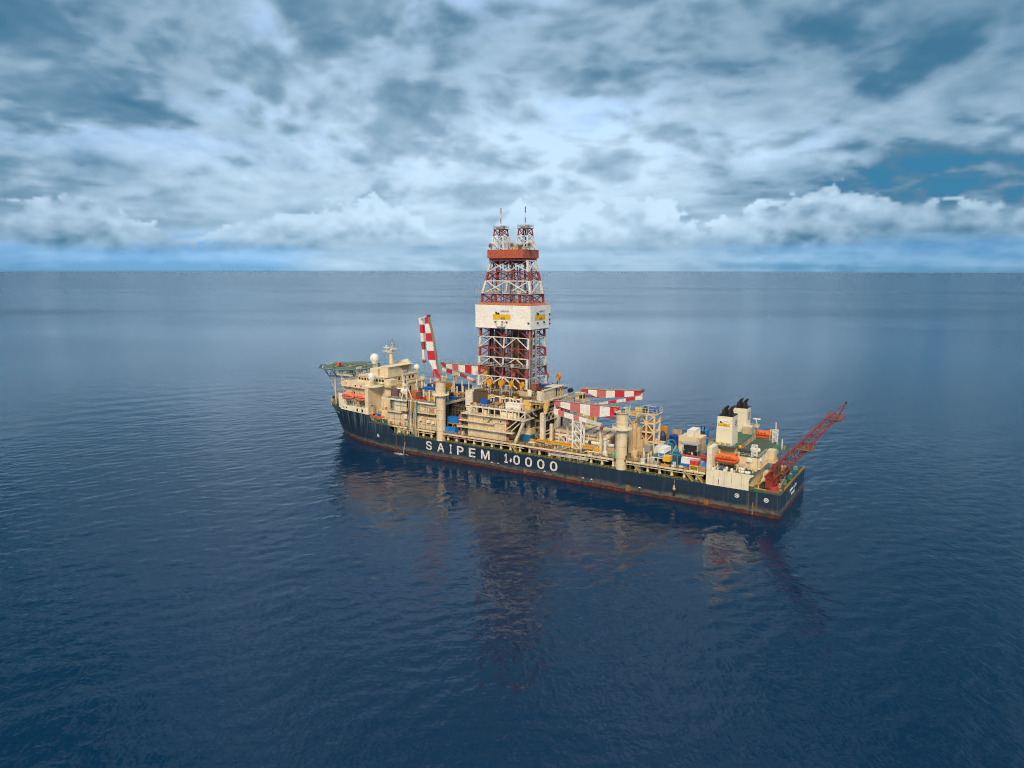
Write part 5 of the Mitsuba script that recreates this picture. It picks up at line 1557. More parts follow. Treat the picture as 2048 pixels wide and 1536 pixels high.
part(df, 'handrail', MB((0.62, 0.52, 0.32), 0.35).rail([(127.4, 13.6, 31.1), (98.0, 13.6, 31.1), (98.0, -14, 31.1)], 1.2, 1.5, 0.09))
for x in (115.9, 110.4, 105.0):
    m = MB(WHITE, 0.2).box(x - 0.2, x + 1.6, 14.9, 16.0, 29.0, 29.25)
    m.bar((x, 15.4, 27.3), (x, 15.4, 29.0), 0.3).bar((x + 1.4, 15.4, 27.3), (x + 1.4, 15.4, 29.0), 0.3)
    m.col((0.68, 0.42, 0.12), 0.2).box(x + 0.1, x + 1.2, 15.0, 15.9, 29.25, 30.4)
    part(df, 'tensioner_stand', m)
# stern house of the drill floor with vertical cladding
ah = part(ship, 'doghouse', MB((0.20, 0.16, 0.11), 0.6).box(92.33, 97.4, 6.6, 15.75, 29.8, 31.3))
for k in range(9):
    y0 = 6.7 + k * 1.01
    part(ah, 'wall_panel', MB((0.70, 0.61, 0.44), 0.3).box(92.12, 92.32, y0, y0 + 0.93, 31.9, 33.9))
    part(ah, 'wall_panel', MB((0.68, 0.59, 0.42), 0.35).box(92.16, 92.30, y0, y0 + 0.95, 29.7, 31.8))
part(ah, 'wall_panel', MB((0.72, 0.64, 0.48), 0.25).box(92.4, 95.0, 15.8, 15.92, 30.0, 33.8))
part(ah, 'roof_beam', MB((0.66, 0.60, 0.46), 0.3).box(91.8, 92.7, -1.4, 16.2, 33.92, 34.3))
part(ah, 'roof_beam', MB((0.60, 0.54, 0.42), 0.3).box(92.75, 97.4, -1.4, 5.6, 33.95, 34.15))
part(ah, 'recess', MB((0.13, 0.11, 0.09), 0.5).box(94.6, 97.3, -1.0, 6.5, 29.8, 33.9))
for y in (5.3, 3.2, 0.9, -0.9):
    part(ah, 'column', MB((0.55, 0.45, 0.28), 0.4).bar((92.6, y, 29.8), (92.6, y, 33.9), 0.45))
part(ah, 'cantilever', MB((0.60, 0.52, 0.38), 0.5).box(91.6, 98.5, -6, 16.6, 29.2, 29.75))
part(ah, 'wind_panel', MB((0.76, 0.72, 0.62), 0.2).box(97.7, 99.6, 15.4, 15.6, 31.2, 33.9))
for k in range(5):
    part(ah, 'wind_panel', MB((0.60, 0.47, 0.25), 0.4).box(99.8 + k * 0.75, 100.4 + k * 0.75, 15.4, 15.55, 31.0, 33.0))
m = MB(BLACK, 0.3).tube((90.8, -5.5, 31.6), (90.8, -3.5, 31.6), 0.9, 0.9, 12)
m.col((0.36, 0.32, 0.24), 0.5).box(88.2, 91.4, -9, -1.5, 29.0, 29.3)
m.rail([(88.3, -1.5, 29.3), (88.3, -9, 29.3)], 1.1, 1.2)
for x, y in ((88.5, -2), (91, -2), (88.5, -8.6), (91, -8.6)):
    m.bar((x, y, 21), (x, y, 29), 0.25)
m.bar((88.5, -2, 28), (91, -2, 24), 0.2).bar((88.5, -8.6, 28), (88.5, -2, 24), 0.2)
part(ship, 'access_tower', m)
# tensioner sheaves on paired grey posts
for x, y, h, lab in ((118.9, 14.2, 35.0, 'yellow sheave nearest the bow on grey posts in front of the derrick foot'), (113.2, 14.2, 35.1, 'second yellow sheave from the bow in front of the derrick foot'), (108.5, 14.2, 35.0, 'third yellow sheave from the bow, seen slightly edge-on'),
                     (103.2, 14.2, 35.0, 'yellow sheave nearest the stern corner of the derrick'), (101.9, -14.0, 35.4, 'yellow sheave on grey posts standing clear of the derrick on the far stern side'), (108.0, -14.0, 35.2, 'yellow sheave on the far side behind the derrick legs')):
    t = thing('tensioner_sheave', lab, 'sheave', None)
    tw = 0.0 if x > 110 else 0.5
    for k, dy in enumerate((0.0, -1.5)):
        c0 = np.array([x + 0.5 * k, y + dy, h])
        ax = np.array([math.sin(tw), math.cos(tw), 0]) * 0.28
        part(t, 'wheel', MB((0.66, 0.31, 0.02), 0.2).tube(c0 - ax, c0 + ax, 1.32, 1.32, 20))
        part(t, 'hub', MB((0.40, 0.18, 0.02), 0.3).tube(c0 - ax * 1.5, c0 + ax * 1.5, 0.42, 0.42, 10))
        part(t, 'yoke', MB((0.72, 0.40, 0.05), 0.2).box(c0[0] - 0.28, c0[0] + 0.28, c0[1] + 0.3, c0[1] + 0.5, h - 1.8, h + 0.2))
        part(t, 'post', MB((0.42, 0.41, 0.40), 0.2).tube((c0[0] - 0.35, c0[1], 25.5 if y > 0 else 29), (c0[0] - 0.35, c0[1], h - 1.0), 0.24, 0.2, 8))
        part(t, 'post', MB((0.36, 0.34, 0.32), 0.3).tube((c0[0] + 0.45, c0[1], 25.5 if y > 0 else 29), (c0[0] + 0.45, c0[1], h - 1.4), 0.2, 0.18, 8))
    part(t, 'cylinder', MB((0.74, 0.45, 0.06) if x in (118.9,) else (0.70, 0.56, 0.34), 0.2).tube((x + 0.1, y + 0.3, 25.5), (x + 0.1, y + 0.3, 29.9), 0.5, 0.5, 12))
# cargo on the apron
container(117.9, 122.2, 14.4, 17.2, 25.45, 28.0, (0.012, 0.10, 0.42), 'royal blue box with white marks on the apron below the sheaves', rib=False)
container(101.2, 108.6, 15.4, 18.0, 25.45, 28.1, (0.80, 0.79, 0.76), 'white container on the apron below the derrick corner', rust=0.1)
solo('covered_load', MB((0.40, 0.26, 0.10), 0.3).extr([(112.6, 25.45), (116.4, 25.45), (116.2, 27.0), (113.4, 27.6), (112.6, 26.6)], 'xz', 14.0, 16.4), 'brown tarpaulin covered load between the blue box and the white container', 'covered load')
m = MB(YELLOW, 0.2).box(110.2, 111.6, 16.2, 17.2, 25.45, 26.3)
m.tube((111.2, 16.7, 26.3), (110.2, 16.7, 27.2), 0.35, 0.35, 8)
solo('yellow_pump', m, 'small yellow pump on the apron left of the white container', 'pump')
m = MB((0.3, 0.26, 0.2), 0.5)
for k in range(60):
    x, y = 99 + 26 * rng.random(), 13.6 + 4.6 * rng.random()
    m.col(rng.choice([TAN, PIPE, DKGREY, CREAM, YELLOW, RUSTY, GREY, TEAL]), 0.4)
    h = 0.4 + 1.1 * rng.random()
    if rng.random() < 0.6:
        m.box(x, x + 0.4 + rng.random(), y, y + 0.5, 25.45, 25.45 + h)
    else:
        m.tube((x, y, 25.45), (x, y, 25.9 + 1.5 * rng.random()), 0.12, 0.12, 5)
part(ud, 'apron_clutter', m, kind='stuff')
# stern end of the substructure: moonpool pillars, diagonal strut, blue-footed tank
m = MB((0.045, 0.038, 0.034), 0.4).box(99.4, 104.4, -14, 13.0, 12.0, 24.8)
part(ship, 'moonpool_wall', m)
part(ship, 'diagonal_strut', MB((0.66, 0.58, 0.42), 0.4).bar((99.2, 18.5, 21.5), (103.6, 18.3, 12.0), 1.1))
for a, b in (((102.0, 18.8, 21.5), (107.8, 18.8, 17.0)), ((100.5, 17.5, 21.4), (106.0, 17.5, 16.4))):
    part(ship, 'diagonal_strut', MB((0.66, 0.58, 0.42), 0.4).bar(a, b, 0.45))
bt = thing('blue_footed_tank', 'square cream tank with a blue lower half under the derrick stern', 'tank')
part(bt, 'upper_half', MB((0.68, 0.56, 0.36), 0.3).box(99.0, 103.4, 10.2, 14.0, 15.0, 17.7))
part(bt, 'lower_half', MB((0.015, 0.15, 0.36), 0.2).box(99.05, 103.35, 10.25, 13.95, 12.0, 14.98))
for x, y in ((100.4, 13.2), (102.6, 8.0)):
    part(ship, 'substructure_column', MB((0.56, 0.47, 0.32), 0.4).bar((x, y, 17.7), (x, y, 25.0), 1.5))
m = MB((0.30, 0.27, 0.23), 0.5)
for y in (9.0, 11.4):
    for x in (95.6, 98.2):
        m.bar((x, y, 12), (x, y, 20.5), 0.18)
for z in (14.5, 17.5, 20.3):
    m.box(95.4, 98.4, 8.8, 11.6, z, z + 0.12)
    m.rail([(95.4, 8.8, z), (95.4, 11.6, z), (98.4, 11.6, z)], 1.0, 1.0)
m.stair((95.6, 11.5, 12), (98.0, 11.5, 14.5), 0.6).stair((98.0, 11.5, 14.6), (95.6, 11.5, 17.5), 0.6)
part(ship, 'stair_tower', m)
for a, b in (((99.3, 8.0, 24.5), (99.3, -1.0, 13.0)), ((99.2, 12.5, 24.6), (99.2, 5.0, 20.0)), ((99.3, -12, 24), (99.3, -3, 13))):
    part(ship, 'moonpool_brace', MB((0.16, 0.13, 0.10), 0.5).bar(a, b, 0.8))
for y, z0 in ((4.0, 25.9), (-6.0, 25.9)):
    part(ship, 'spider_beam', MB((0.20, 0.15, 0.11), 0.6).box(94.2, 104, y - 0.4, y + 0.4, z0 - 1.6, z0 - 0.5))
# portal of the riser gantry
pg = thing('riser_portal', 'cream portal of two square columns joined by a truss behind the derrick', 'portal')
for x, y, w, z1 in ((93.5, 13.6, 1.75, 24.7), (93.5, 1.6, 1.9, 24.4)):
    part(pg, 'column', MB((0.72, 0.66, 0.52), 0.4).box(x - w / 2, x + w / 2, y - w / 2, y + w / 2, 12.0, z1))
for z in (21.2, 24.2):
    part(pg, 'chord', MB((0.70, 0.62, 0.46), 0.35).bar((93.2, 12.7, z), (93.2, 2.5, z), 0.4))
for k in range(6):
    y0, y1 = 12.5 - k * 1.65, 12.5 - (k + 1) * 1.65
    part(pg, 'brace', MB((0.70, 0.62, 0.46), 0.35).bar((93.2, y0, 21.2 if k % 2 else 24.2), (93.2, y1, 24.2 if k % 2 else 21.2), 0.28))
part(pg, 'handrail', MB((0.62, 0.56, 0.48), 0.3).rail([(93.0, 13.6, 24.7), (93.0, 1.0, 24.7)], 1.1, 1.2))
for z in (13.4, 15.6, 16.9):
    part(pg, 'cross_tie', MB((0.70, 0.62, 0.46), 0.35).bar((93.2, 12.7, z), (93.2, 2.5, z), 0.5, 0.35))
for x, y, w in ((97.2, -14, 1.6), (91.0, -14, 1.9), (88.0, -15, 1.9), (84.5, -16, 1.2)):
    m = MB((0.58, 0.47, 0.29), 0.4).box(x - w / 2, x + w / 2, y - w / 2, y + w / 2, 12.0, 25.0)
    solo('far_column', m, 'tan square column on the far side behind the riser stacks', 'column', 'tan columns on the far side')
solo('far_machinery', MB((0.20, 0.13, 0.07), 0.6).box(84.0, 96.0, -17.5, -16.8, 12.0, 18.5).col((0.55, 0.30, 0.04), 0.3).box(86, 90, -16.8, -15.9, 14, 18.8), 'dark machinery block with an ochre unit between the tan far columns', 'machinery')
# ochre gantry hoist
t = thing('gantry_hoist', 'ochre hoist beam with a tapered leg reaching aft from the drill floor', 'hoist')
OC = (0.74, 0.48, 0.16)
part(t, 'trolley', MB(OC, 0.3).box(97.6, 101.2, 13.9, 16.1, 27.5, 29.4))
part(t, 'beam', MB(OC, 0.25).extr([(97.6, 28.0), (90.0, 28.3), (89.9, 29.9), (97.6, 29.2)], 'xz', 14.4, 15.6))
part(t, 'leg', MB(OC, 0.25).extr([(92.2, 28.3), (89.9, 28.3), (90.4, 26.9), (91.0, 24.8), (92.0, 24.8)], 'xz', 14.5, 15.5))
part(t, 'foot', MB(OC, 0.3).box(98.0, 100.8, 14.0, 16.0, 25.5, 27.4))
part(t, 'upper_beam', MB((0.66, 0.45, 0.18), 0.3).bar((101.5, 14.2, 30.9), (94.0, 14.2, 30.6), 0.5, 0.6))
for x in (94.2, 95.8):
    part(t, 'hanger', MB((0.50, 0.32, 0.08), 0.4).bar((x, 14.9, 28.2), (x, 14.9, 26.6), 0.5))

# ------------------------------------------------------------------ derrick
dk = thing('drilling_derrick', 'tall red and white lattice derrick with a white cladding box and rust red crown', 'derrick')
DX0, DX1, DXM = 104.6, 128.7, 116.65


def da(z):
    return 8.1 - (z - 32.3) * 3.1 / 38.8


DW, DR = ((0.74, 0.72, 0.68), 0.35), ((0.34, 0.062, 0.060), 0.45)
DD, DG = ((0.17, 0.055, 0.05), 0.3), ((0.30, 0.28, 0.27), 0.3)


def leg_band(corners0, corners1, c, w=0.82):
    for (x0, y0, z0), (x1, y1, z1) in zip(corners0, corners1):
        part(dk, 'leg', MB(*c).bar((x0, y0, z0), (x1, y1, z1), w, w, up=(0, 1, 0)))


L = [32.3, 36.7, 40.8, 44.8, 48.8, 53.3, 57.2]
BC = [DW, DR, DW, DR, DW, DR]
for i, c in enumerate(BC):
    z0, z1 = L[i], L[i + 1]
    cs = [[(x, s * da(z), z) for x in (DX0, DX1) for s in (1, -1)] for z in (z0, z1)]
    leg_band(cs[0], cs[1], c)
    for s in (1, -1):
        y0, y1 = s * da(z0), s * da(z1)
        part(dk, 'mid_column', MB(*c).bar((DXM, y0, z0), (DXM, y1, z1), 0.48))
        if i > 0:
            for a, b in ((DX0, DXM), (DXM, DX1)):
                part(dk, 'girt', MB(*BC[i - 1]).bar((a + 0.4, y0, z0), (b - 0.25, y0, z0), 0.36))
        for a, b in ((DX0, DXM), (DXM, DX1)):
            xm = 0.5 * (a + b)
            if i == 0:
                part(dk, 'brace', MB(*c).bar((xm, y1, z1), (a if a == DX0 else b, y0, z0), 0.36))
                part(dk, 'brace', MB(*c).bar((xm, y1, z1), ((a + b) / 2 + (1.8 if a == DX0 else -1.8), y0, z0 + 1.2), 0.40))
                part(dk, 'brace', MB(*c).bar((DXM, y1, z1), (xm + (-1.5 if a == DX0 else 1.5), y0, z0), 0.46))
            else:
                part(dk, 'brace', MB(*c).bar((xm, y1, z1), (a, y0, z0), 0.33))
                part(dk, 'brace', MB(*c).bar((xm, y1, z1), (b, y0, z0), 0.33))
    for x in (DX0, DX1):
        if i > 0:
            part(dk, 'girt', MB(*BC[i - 1]).bar((x, da(z0) - 0.4, z0), (x, -da(z0) + 0.4, z0), 0.42))
        part(dk, 'brace', MB(*(c if i % 2 else DG)).bar((x, da(z0), z0), (x, -da(z1), z1), 0.30))
        part(dk, 'brace', MB(*(c if i % 2 else DG)).bar((x + 0.02, -da(z0), z0), (x + 0.02, da(z1), z1), 0.30))
# cladding box
BX0, BX1, BY, BZ0, BZ1 = 102.8, 130.2, 8.12, 57.1, 66.72
bxm = part(dk, 'cladding_box', MB((0.35, 0.12, 0.09), 0.3).box(BX0 + 0.3, BX1 - 0.3, -BY + 0.3, BY - 0.3, BZ0 + 0.15, BZ1 - 0.1))
DWH = (0.87, 0.86, 0.81)
for zb, zt_ in ((BZ0, BZ0 + 4.8), (BZ0 + 4.83, BZ1)):
    for k in range(6):
        a, b = BX0 + (BX1 - BX0) * k / 6, BX0 + (BX1 - BX0) * (k + 1) / 6 - 0.02
        part(bxm, 'panel', MB(DWH, 0.0).box(a, b, BY - 0.3, BY, zb, zt_))
        part(bxm, 'panel', MB(DWH, 0.0).box(a, b, -BY, -BY + 0.3, zb, zt_))
    for k in range(4):
        a, b = -BY + 0.31 + (2 * BY - 0.62) * k / 4, -BY + 0.31 + (2 * BY - 0.62) * (k + 1) / 4 - 0.02
        part(bxm, 'panel', MB(DWH, 0.0).box(BX0, BX0 + 0.3, a, b, zb, zt_))
        part(bxm, 'panel', MB(DWH, 0.0).box(BX1 - 0.3, BX1, a, b, zb, zt_))
m = MB((0.46, 0.17, 0.09), 0.3).hexa([(BX0, -BY, BZ1), (BX1, -BY, BZ1), (BX1, BY, BZ1), (BX0, BY, BZ1)], [(BX0 + 1.5, -BY + 1.8, BZ1 + 0.9), (BX1 - 1.5, -BY + 1.8, BZ1 + 0.9), (BX1 - 1.5, BY - 1.8, BZ1 + 0.9), (BX0 + 1.5, BY - 1.8, BZ1 + 0.9)])
part(bxm, 'brown_roof', m)
m = MB(MAROON, 0.3).box(BX0 + 0.25, BX1 - 0.25, -BY + 0.25, BY - 0.25, BZ0 - 0.35, BZ0 + 0.1)
part(bxm, 'bottom_rim', m)
logo_panel(bxm, 122.6, 110.9, BY + 0.01, 60.75, 65.3)
logo_panel(bxm, 6.0, -4.9, 0, 60.75, 65.3, axis='x', x=BX0 - 0.01)
m = MB((0.62, 0.60, 0.55), 0.2).box(114.9, 118.9, BY, BY + 1.3, 57.9, 58.05)
m.rail([(118.9, BY + 0.1, 58.05), (118.9, BY + 1.25, 58.05), (114.9, BY + 1.25, 58.05), (114.9, BY + 0.1, 58.05)], 1.1, 0.8)
for x in (118.9, 114.9):
    m.bar((x, BY + 1.2, 58), (x, BY + 1.2, 60.9), 0.1).bar((x, BY, 60.9), (x, BY + 1.2, 60.9), 0.1)
m.bar((118.9, BY + 1.2, 60.9), (114.9, BY + 1.2, 60.9), 0.1)
part(bxm, 'balcony', m)
part(bxm, 'door', MB((0.25, 0.24, 0.22), 0.1).box(116.2, 117.0, BY, BY + 0.06, 58.1, 60.2))
for x in (119.8, 114.2, 103.6):
    part(bxm, 'flood_light', MB(BLACK, 0.1).box(x - 0.35, x + 0.35, BY, BY + 0.5, 59.5, 60.1))
for y in (2.8, -2.4):
    part(bxm, 'flood_light', MB(BLACK, 0.1).box(BX0 - 0.5, BX0, y - 0.35, y + 0.35, 59.4, 60.0))
for z in (58.5, 60.2, 62.4):
    part(bxm, 'flood_light', MB(BLACK, 0.1).box(BX0 - 0.4, BX0, -7.5, -6.9, z, z + 0.7))
# upper tapered part
U = [66.8, 71.1, 76.7, 80.5, 85.0]
UX = [(104.7, 128.7), (104.8, 128.7), (105.8, 127.1), (106.6, 126.5), (107.4, 125.4)]
UA = [5.35, 5.0, 4.3, 3.7, 3.1]
UCOL = [DR, DW, DR, DW]
for i, c in enumerate(UCOL):
    (x00, x01), (x10, x11) = UX[i], UX[i + 1]
    a0, a1, z0, z1 = UA[i], UA[i + 1], U[i], U[i + 1]
    leg_band([(x, s * a0, z0) for x in (x00, x01) for s in (1, -1)], [(x, s * a1, z1) for x in (x10, x11) for s in (1, -1)], c, 0.85)
    m0, m1 = (x00 + x01) / 2, (x10 + x11) / 2
    for s in (1, -1):
        for (a, b), (e, d) in (((x00, m0), (x10, m1)), ((m0, x01), (m1, x11))):
            part(dk, 'brace', MB(*c).bar((a, s * a0, z0), (d, s * a1, z1), 0.36))
            part(dk, 'brace', MB(*c).bar((b, s * (a0 + 0.01), z0), (e, s * (a1 + 0.01), z1), 0.36))
        part(dk, 'girt', MB(*c).bar((x10, s * a1, z1), (x11, s * a1, z1), 0.36))
        part(dk, 'mid_column', MB(*c).bar((m0, s * a0, z0), (m1, s * a1, z1), 0.38))
    for p0, p1 in ((x00, x10), (x01, x11)):
        part(dk, 'brace', MB(*c).bar((p0, a0, z0), (p1, -a1, z1), 0.34))
        part(dk, 'brace', MB(*c).bar((p0 + 0.02, -a0, z0), (p1 + 0.02, a1, z1), 0.34))
        part(dk, 'girt', MB(*c).bar((p1, a1, z1), (p1, -a1, z1), 0.34))
# working platforms with rails
for x0, x1, a, z, rc in ((103.6, 129.2, da(40.8) + 0.9, 40.8, (0.36, 0.32, 0.30)), (103.8, 131.2, 6.2, 71.1, (0.48, 0.46, 0.44))):
    m = MB(rc, 0.3)
    for y0, y1 in ((a - 1.1, a), (-a, -a + 1.1)):
        m.box(x0, x1, y0, y1, z + 0.25, z + 0.42)
    m.box(x0, x0 + 1.1, -a + 1.1, a - 1.1, z + 0.25, z + 0.42)
    pf = part(dk, 'platform', m)
    part(pf, 'handrail', MB((0.50, 0.47, 0.45), 0.25).rail([(x1, a, z + 0.42), (x0, a, z + 0.42), (x0, -a, z + 0.42), (x1, -a, z + 0.42)], 1.25, 1.4, 0.10, close=True))
    m = MB(DKGREY, 0.3)
    for k in range(11):
        xx, w = x0 + 1.5 + (x1 - x0 - 4) * rng.random(), 0.5 + 1.0 * rng.random()
        m.col(rng.choice([DKGREY, GREY, TAN, WHITE, PIPE, BLACK]), 0.3).box(xx, xx + w, a - 1.0, a - 0.3, z + 0.42, z + 1.0 + 1.0 * rng.random())
    part(pf, 'equipment', m, kind='stuff')
# pipe stands racked inside, standpipes and guide rails
for x0, x1, y0, y1, c in ((121.7, 124.4, -2.0, 2.0, (0.075, 0.038, 0.022)), (112.4, 115.6, -2.9, 2.8, (0.11, 0.055, 0.028)), (126.9, 128.2, -0.6, 0.4, (0.045, 0.026, 0.02)), (119.0, 119.6, -5.0, -4.0, (0.05, 0.03, 0.022))):
    m = MB(c, 0.5)
    nx, ny = int((x1 - x0) / 0.42), int((y1 - y0) / 0.42)
    for i in range(nx + 1):
        for j in range(ny + 1):
            if j in (ny, 0) or i in (0, nx):
                h = 56.5 + 0.5 * rng.random()
                m.col(tuple(v * (0.7 + 0.7 * rng.random()) for v in c), 0.5)
                m.tube((x0 + i * 0.42, y0 + j * 0.42, 31.2), (x0 + i * 0.42 + 0.06 * rng.random(), y0 + j * 0.42, h), 0.17, 0.17, 6)
    m.col(tuple(v * 0.5 for v in c), 0.2).box(x0 + 0.2, x1 - 0.2, y0 + 0.2, y1 - 0.2, 31.2, 56.0)
    part(dk, 'racked_pipe', m, kind='stuff', label='brown rack of standing drill pipe inside the derrick')
for x, y, r, c, z1 in ((103.6, 7.2, 0.30, (0.30, 0.27, 0.26), 57), (103.2, 6.0, 0.26, (0.26, 0.23, 0.22), 57), (102.9, 3.4, 0.34, (0.33, 0.31, 0.30), 57), (118.6, 5.4, 0.14, (0.12, 0.10, 0.10), 85), (109.0, 4.6, 0.16, (0.12, 0.06, 0.05), 85),
                       (119.9, -3.0, 0.2, (0.40, 0.40, 0.42), 85), (108.9, -3.5, 0.24, (0.4, 0.38, 0.38), 85), (114.5, 4.2, 0.22, (0.42, 0.40, 0.40), 85), (120.6, 4.0, 0.2, (0.12, 0.2, 0.3), 85), (112.2, -4, 0.2, (0.10, 0.18, 0.35), 85), (123.5, 3.0, 0.3, (0.30, 0.06, 0.05), 85), (112.6, 1.0, 0.3, (0.30, 0.06, 0.05), 85)):
    part(dk, 'standpipe', MB(c, 0.3).tube((x, y, 31.2), (x, y * (0.62 if z1 > 60 else 1), z1), r, r, 8))
for k in range(34):
    x, y = 105.6 + 22 * rng.random(), (-0.75 + 1.5 * rng.random()) * da(57)
    c = rng.choice([(0.10, 0.04, 0.035), (0.16, 0.05, 0.045), (0.22, 0.20, 0.19), (0.07, 0.05, 0.05), (0.24, 0.07, 0.06)])
    z1 = 57.0 if k % 3 else 84.5
    part(dk, 'standpipe', MB(c, 0.4).tube((x, y, 31.2), (116 + (x - 116) * (0.78 if z1 > 60 else 1), y * (0.6 if z1 > 60 else 1), z1), 0.10 + 0.14 * rng.random(), None, 6))
for z in (36.7, 40.8, 44.8, 48.8, 53.3):
    for x in (109.0, 116.65, 124.2):
        part(dk, 'inner_girt', MB((0.20, 0.06, 0.05), 0.4).bar((x, da(z), z - 0.3), (x, -da(z), z - 0.3), 0.34))
    for y in (-3.2, 3.2):
        part(dk, 'inner_girt', MB((0.20, 0.06, 0.05), 0.4).bar((DX0, y, z - 0.5), (DX1, y, z - 0.5), 0.30))
m = MB((0.55, 0.36, 0.12), 0.3).box(126.0, 128.0, 3.6, 5.4, 31.2, 40.0)
part(dk, 'top_drive', m)
part(dk, 'top_drive', MB((0.40, 0.12, 0.06), 0.3).box(111.8, 113.6, 5.0, 6.0, 37, 40))
m = MB((0.50, 0.48, 0.46), 0.3)
for z in (36.7, 48.8, 53.3):
    m.box(128.9, 130.2, da(z) - 1.2, da(z) + 0.6, z, z + 0.15)
    m.rail([(130.1, da(z) + 0.5, z), (130.1, da(z) - 1.1, z)], 1.2, 0.8).rail([(128.9, da(z) + 0.5, z), (130.1, da(z) + 0.5, z)], 1.2, 0.8)
part(dk, 'ladder_stage', m)
m = MB((0.45, 0.43, 0.42), 0.2)
for s in (0, 0.6):
    m.bar((129.6 + s, da(32.3) - 0.2, 31), (129.6 + s, da(57) - 0.2, 57), 0.09)
for k in range(36):
    z = 31.5 + k * 0.7
    m.bar((129.6, da(z) - 0.2, z), (130.2, da(z) - 0.2, z), 0.07)
part(dk, 'ladder', m)
# crown
cr = part(dk, 'crown_skirt', MB((0.30, 0.04, 0.035), 0.3).box(108.0, 124.9, -5.3, 5.3, 85.0, 86.0))
CB = (0.44, 0.105, 0.055)
cw = part(dk, 'crown_block', MB((0.22, 0.07, 0.05), 0.3).box(107.9, 125.0, -5.9, 5.9, 86.1, 89.3))
for a, b in ((107.57, 116.4), (116.42, 125.26)):
    part(cw, 'wall_panel', MB(CB, 0.10).box(a, b, 5.9, 6.2, 86.0, 89.44))
    part(cw, 'wall_panel', MB(CB, 0.10).box(a, b, -6.2, -5.9, 86.0, 89.44))
for a, b in ((-5.89, -0.01), (0.01, 5.89)):
    part(cw, 'wall_panel', MB(CB, 0.10).box(107.57, 107.9, a, b, 86.0, 89.44))
    part(cw, 'wall_panel', MB(CB, 0.10).box(125.0, 125.26, a, b, 86.0, 89.44))
for cx in (122.45, 110.4):
    m0 = MB(*DW)
    b0, b1, zt_ = (3.2, 2.9), (2.0, 1.8), 98.0
    for sx in (-1, 1):
        for sy in (-1, 1):
            part(dk, 'crown_leg', MB(*DW).bar((cx + sx * b0[0], sy * b0[1], 89.4), (cx + sx * 2.35, sy * 2.1, 95.2), 0.42))
            part(dk, 'crown_leg', MB(*DR).bar((cx + sx * 2.35, sy * 2.1, 95.2), (cx + sx * b1[0], sy * b1[1], zt_), 0.42))
    for sy in (-1, 1):
        for k, (za, zb) in enumerate(((89.4, 92.4), (92.4, 95.2), (95.2, 98.0))):
            ha, hb = [3.2, 2.78, 2.35, 2.0][k:k + 2]
            c = DR if k == 2 else DW
            part(dk, 'crown_brace', MB(*c).bar((cx - ha, sy * ha * 0.9, za), (cx + hb, sy * hb * 0.9, zb), 0.26))
            part(dk, 'crown_brace', MB(*c).bar((cx + ha, sy * ha * 0.91, za), (cx - hb, sy * hb * 0.91, zb), 0.26))
            part(dk, 'crown_brace', MB(*c).bar((cx - hb, sy * hb * 0.9, zb), (cx + hb, sy * hb * 0.9, zb), 0.24))
            part(dk, 'crown_brace', MB(*c).bar((cx + (-1 if sy < 0 else 1) * ha, -ha * 0.9, za), (cx + (-1 if sy < 0 else 1) * hb, hb * 0.9, zb), 0.24))
    part(dk, 'hoist_line', MB(BLACK, 0.2).tube((cx, 0, 89), (cx, 0, 98), 0.25, 0.25, 6))
    m = MB((0.30, 0.28, 0.28), 0.3).box(cx - 2.6, cx + 2.6, -2.4, 2.4, 98.0, 98.25)
    m.rail([(cx - 2.5, 2.3, 98.25), (cx + 2.5, 2.3, 98.25), (cx + 2.5, -2.3, 98.25), (cx - 2.5, -2.3, 98.25)], 1.2, 1.2, 0.1, close=True)
    m.box(cx - 1.6, cx - 0.4, -0.8, 0.8, 98.25, 99.4).box(cx + 0.6, cx + 1.6, -0.6, 1.2, 98.25, 99.0)
    part(dk, 'crown_platform', m)
    for k, (za, zb) in enumerate(((98.2, 100.4), (100.4, 102.5), (102.5, 104.5), (104.5, 106.5))):
        part(dk, 'lightning_pole', MB(*(DR if k % 2 else DW)).tube((cx + 0.05, 0, za), (cx + 0.05, 0, zb), 0.2, 0.2, 8))
    part(dk, 'beacon', MB((0.75, 0.30, 0.25), 0).ball((cx + 0.05, 0, 106.75), 0.32, 1))
for x in (125.5, 114.8, 106.4):
    wh = part(dk, 'crown_sheave', MB((0.36, 0.26, 0.12), 0.3).tube((x, 3.2, 91.3), (x, 3.6, 91.3), 1.0, 1.0, 18))
    part(wh, 'spoke_plate', MB((0.12, 0.09, 0.08), 0.3).tube((x, 3.6, 91.3), (x, 3.66, 91.3), 0.62, 0.62, 14))
    part(wh, 'bracket', MB((0.50, 0.42, 0.28), 0.3).bar((x, 3.4, 89.4), (x - 0.4, 3.4, 91.2), 0.4))
m = MB((0.52, 0.50, 0.50), 0.2)
for x in (117.2, 119.0):
    for y in (1.0, 2.8):
        m.bar((x, y, 89.4), (x, y, 94.6), 0.12)
for z in (91, 92.6, 94.5):
    m.rail([(117.2, 1, z - 1), (119, 1, z - 1), (119, 2.8, z - 1), (117.2, 2.8, z - 1)], 1.0, 0.9, 0.08, close=True)
m.col((0.62, 0.62, 0.70)).box(117.5, 118.6, 1.3, 2.4, 89.4, 91.6)
part(dk, 'crown_stair_cage', m)
m = MB((0.50, 0.38, 0.18), 0.4).box(107.4, 113.4, 2.0, 4.2, 89.4, 90.6)
m.col(DKGREY).box(109.6, 111.0, 3.0, 4.6, 89.4, 91.4).col(TAN).box(111.4, 112.9, 2.6, 4.4, 90.6, 91.5)
part(dk, 'crown_machinery', m)
m = MB((0.20, 0.14, 0.12), 0.4)
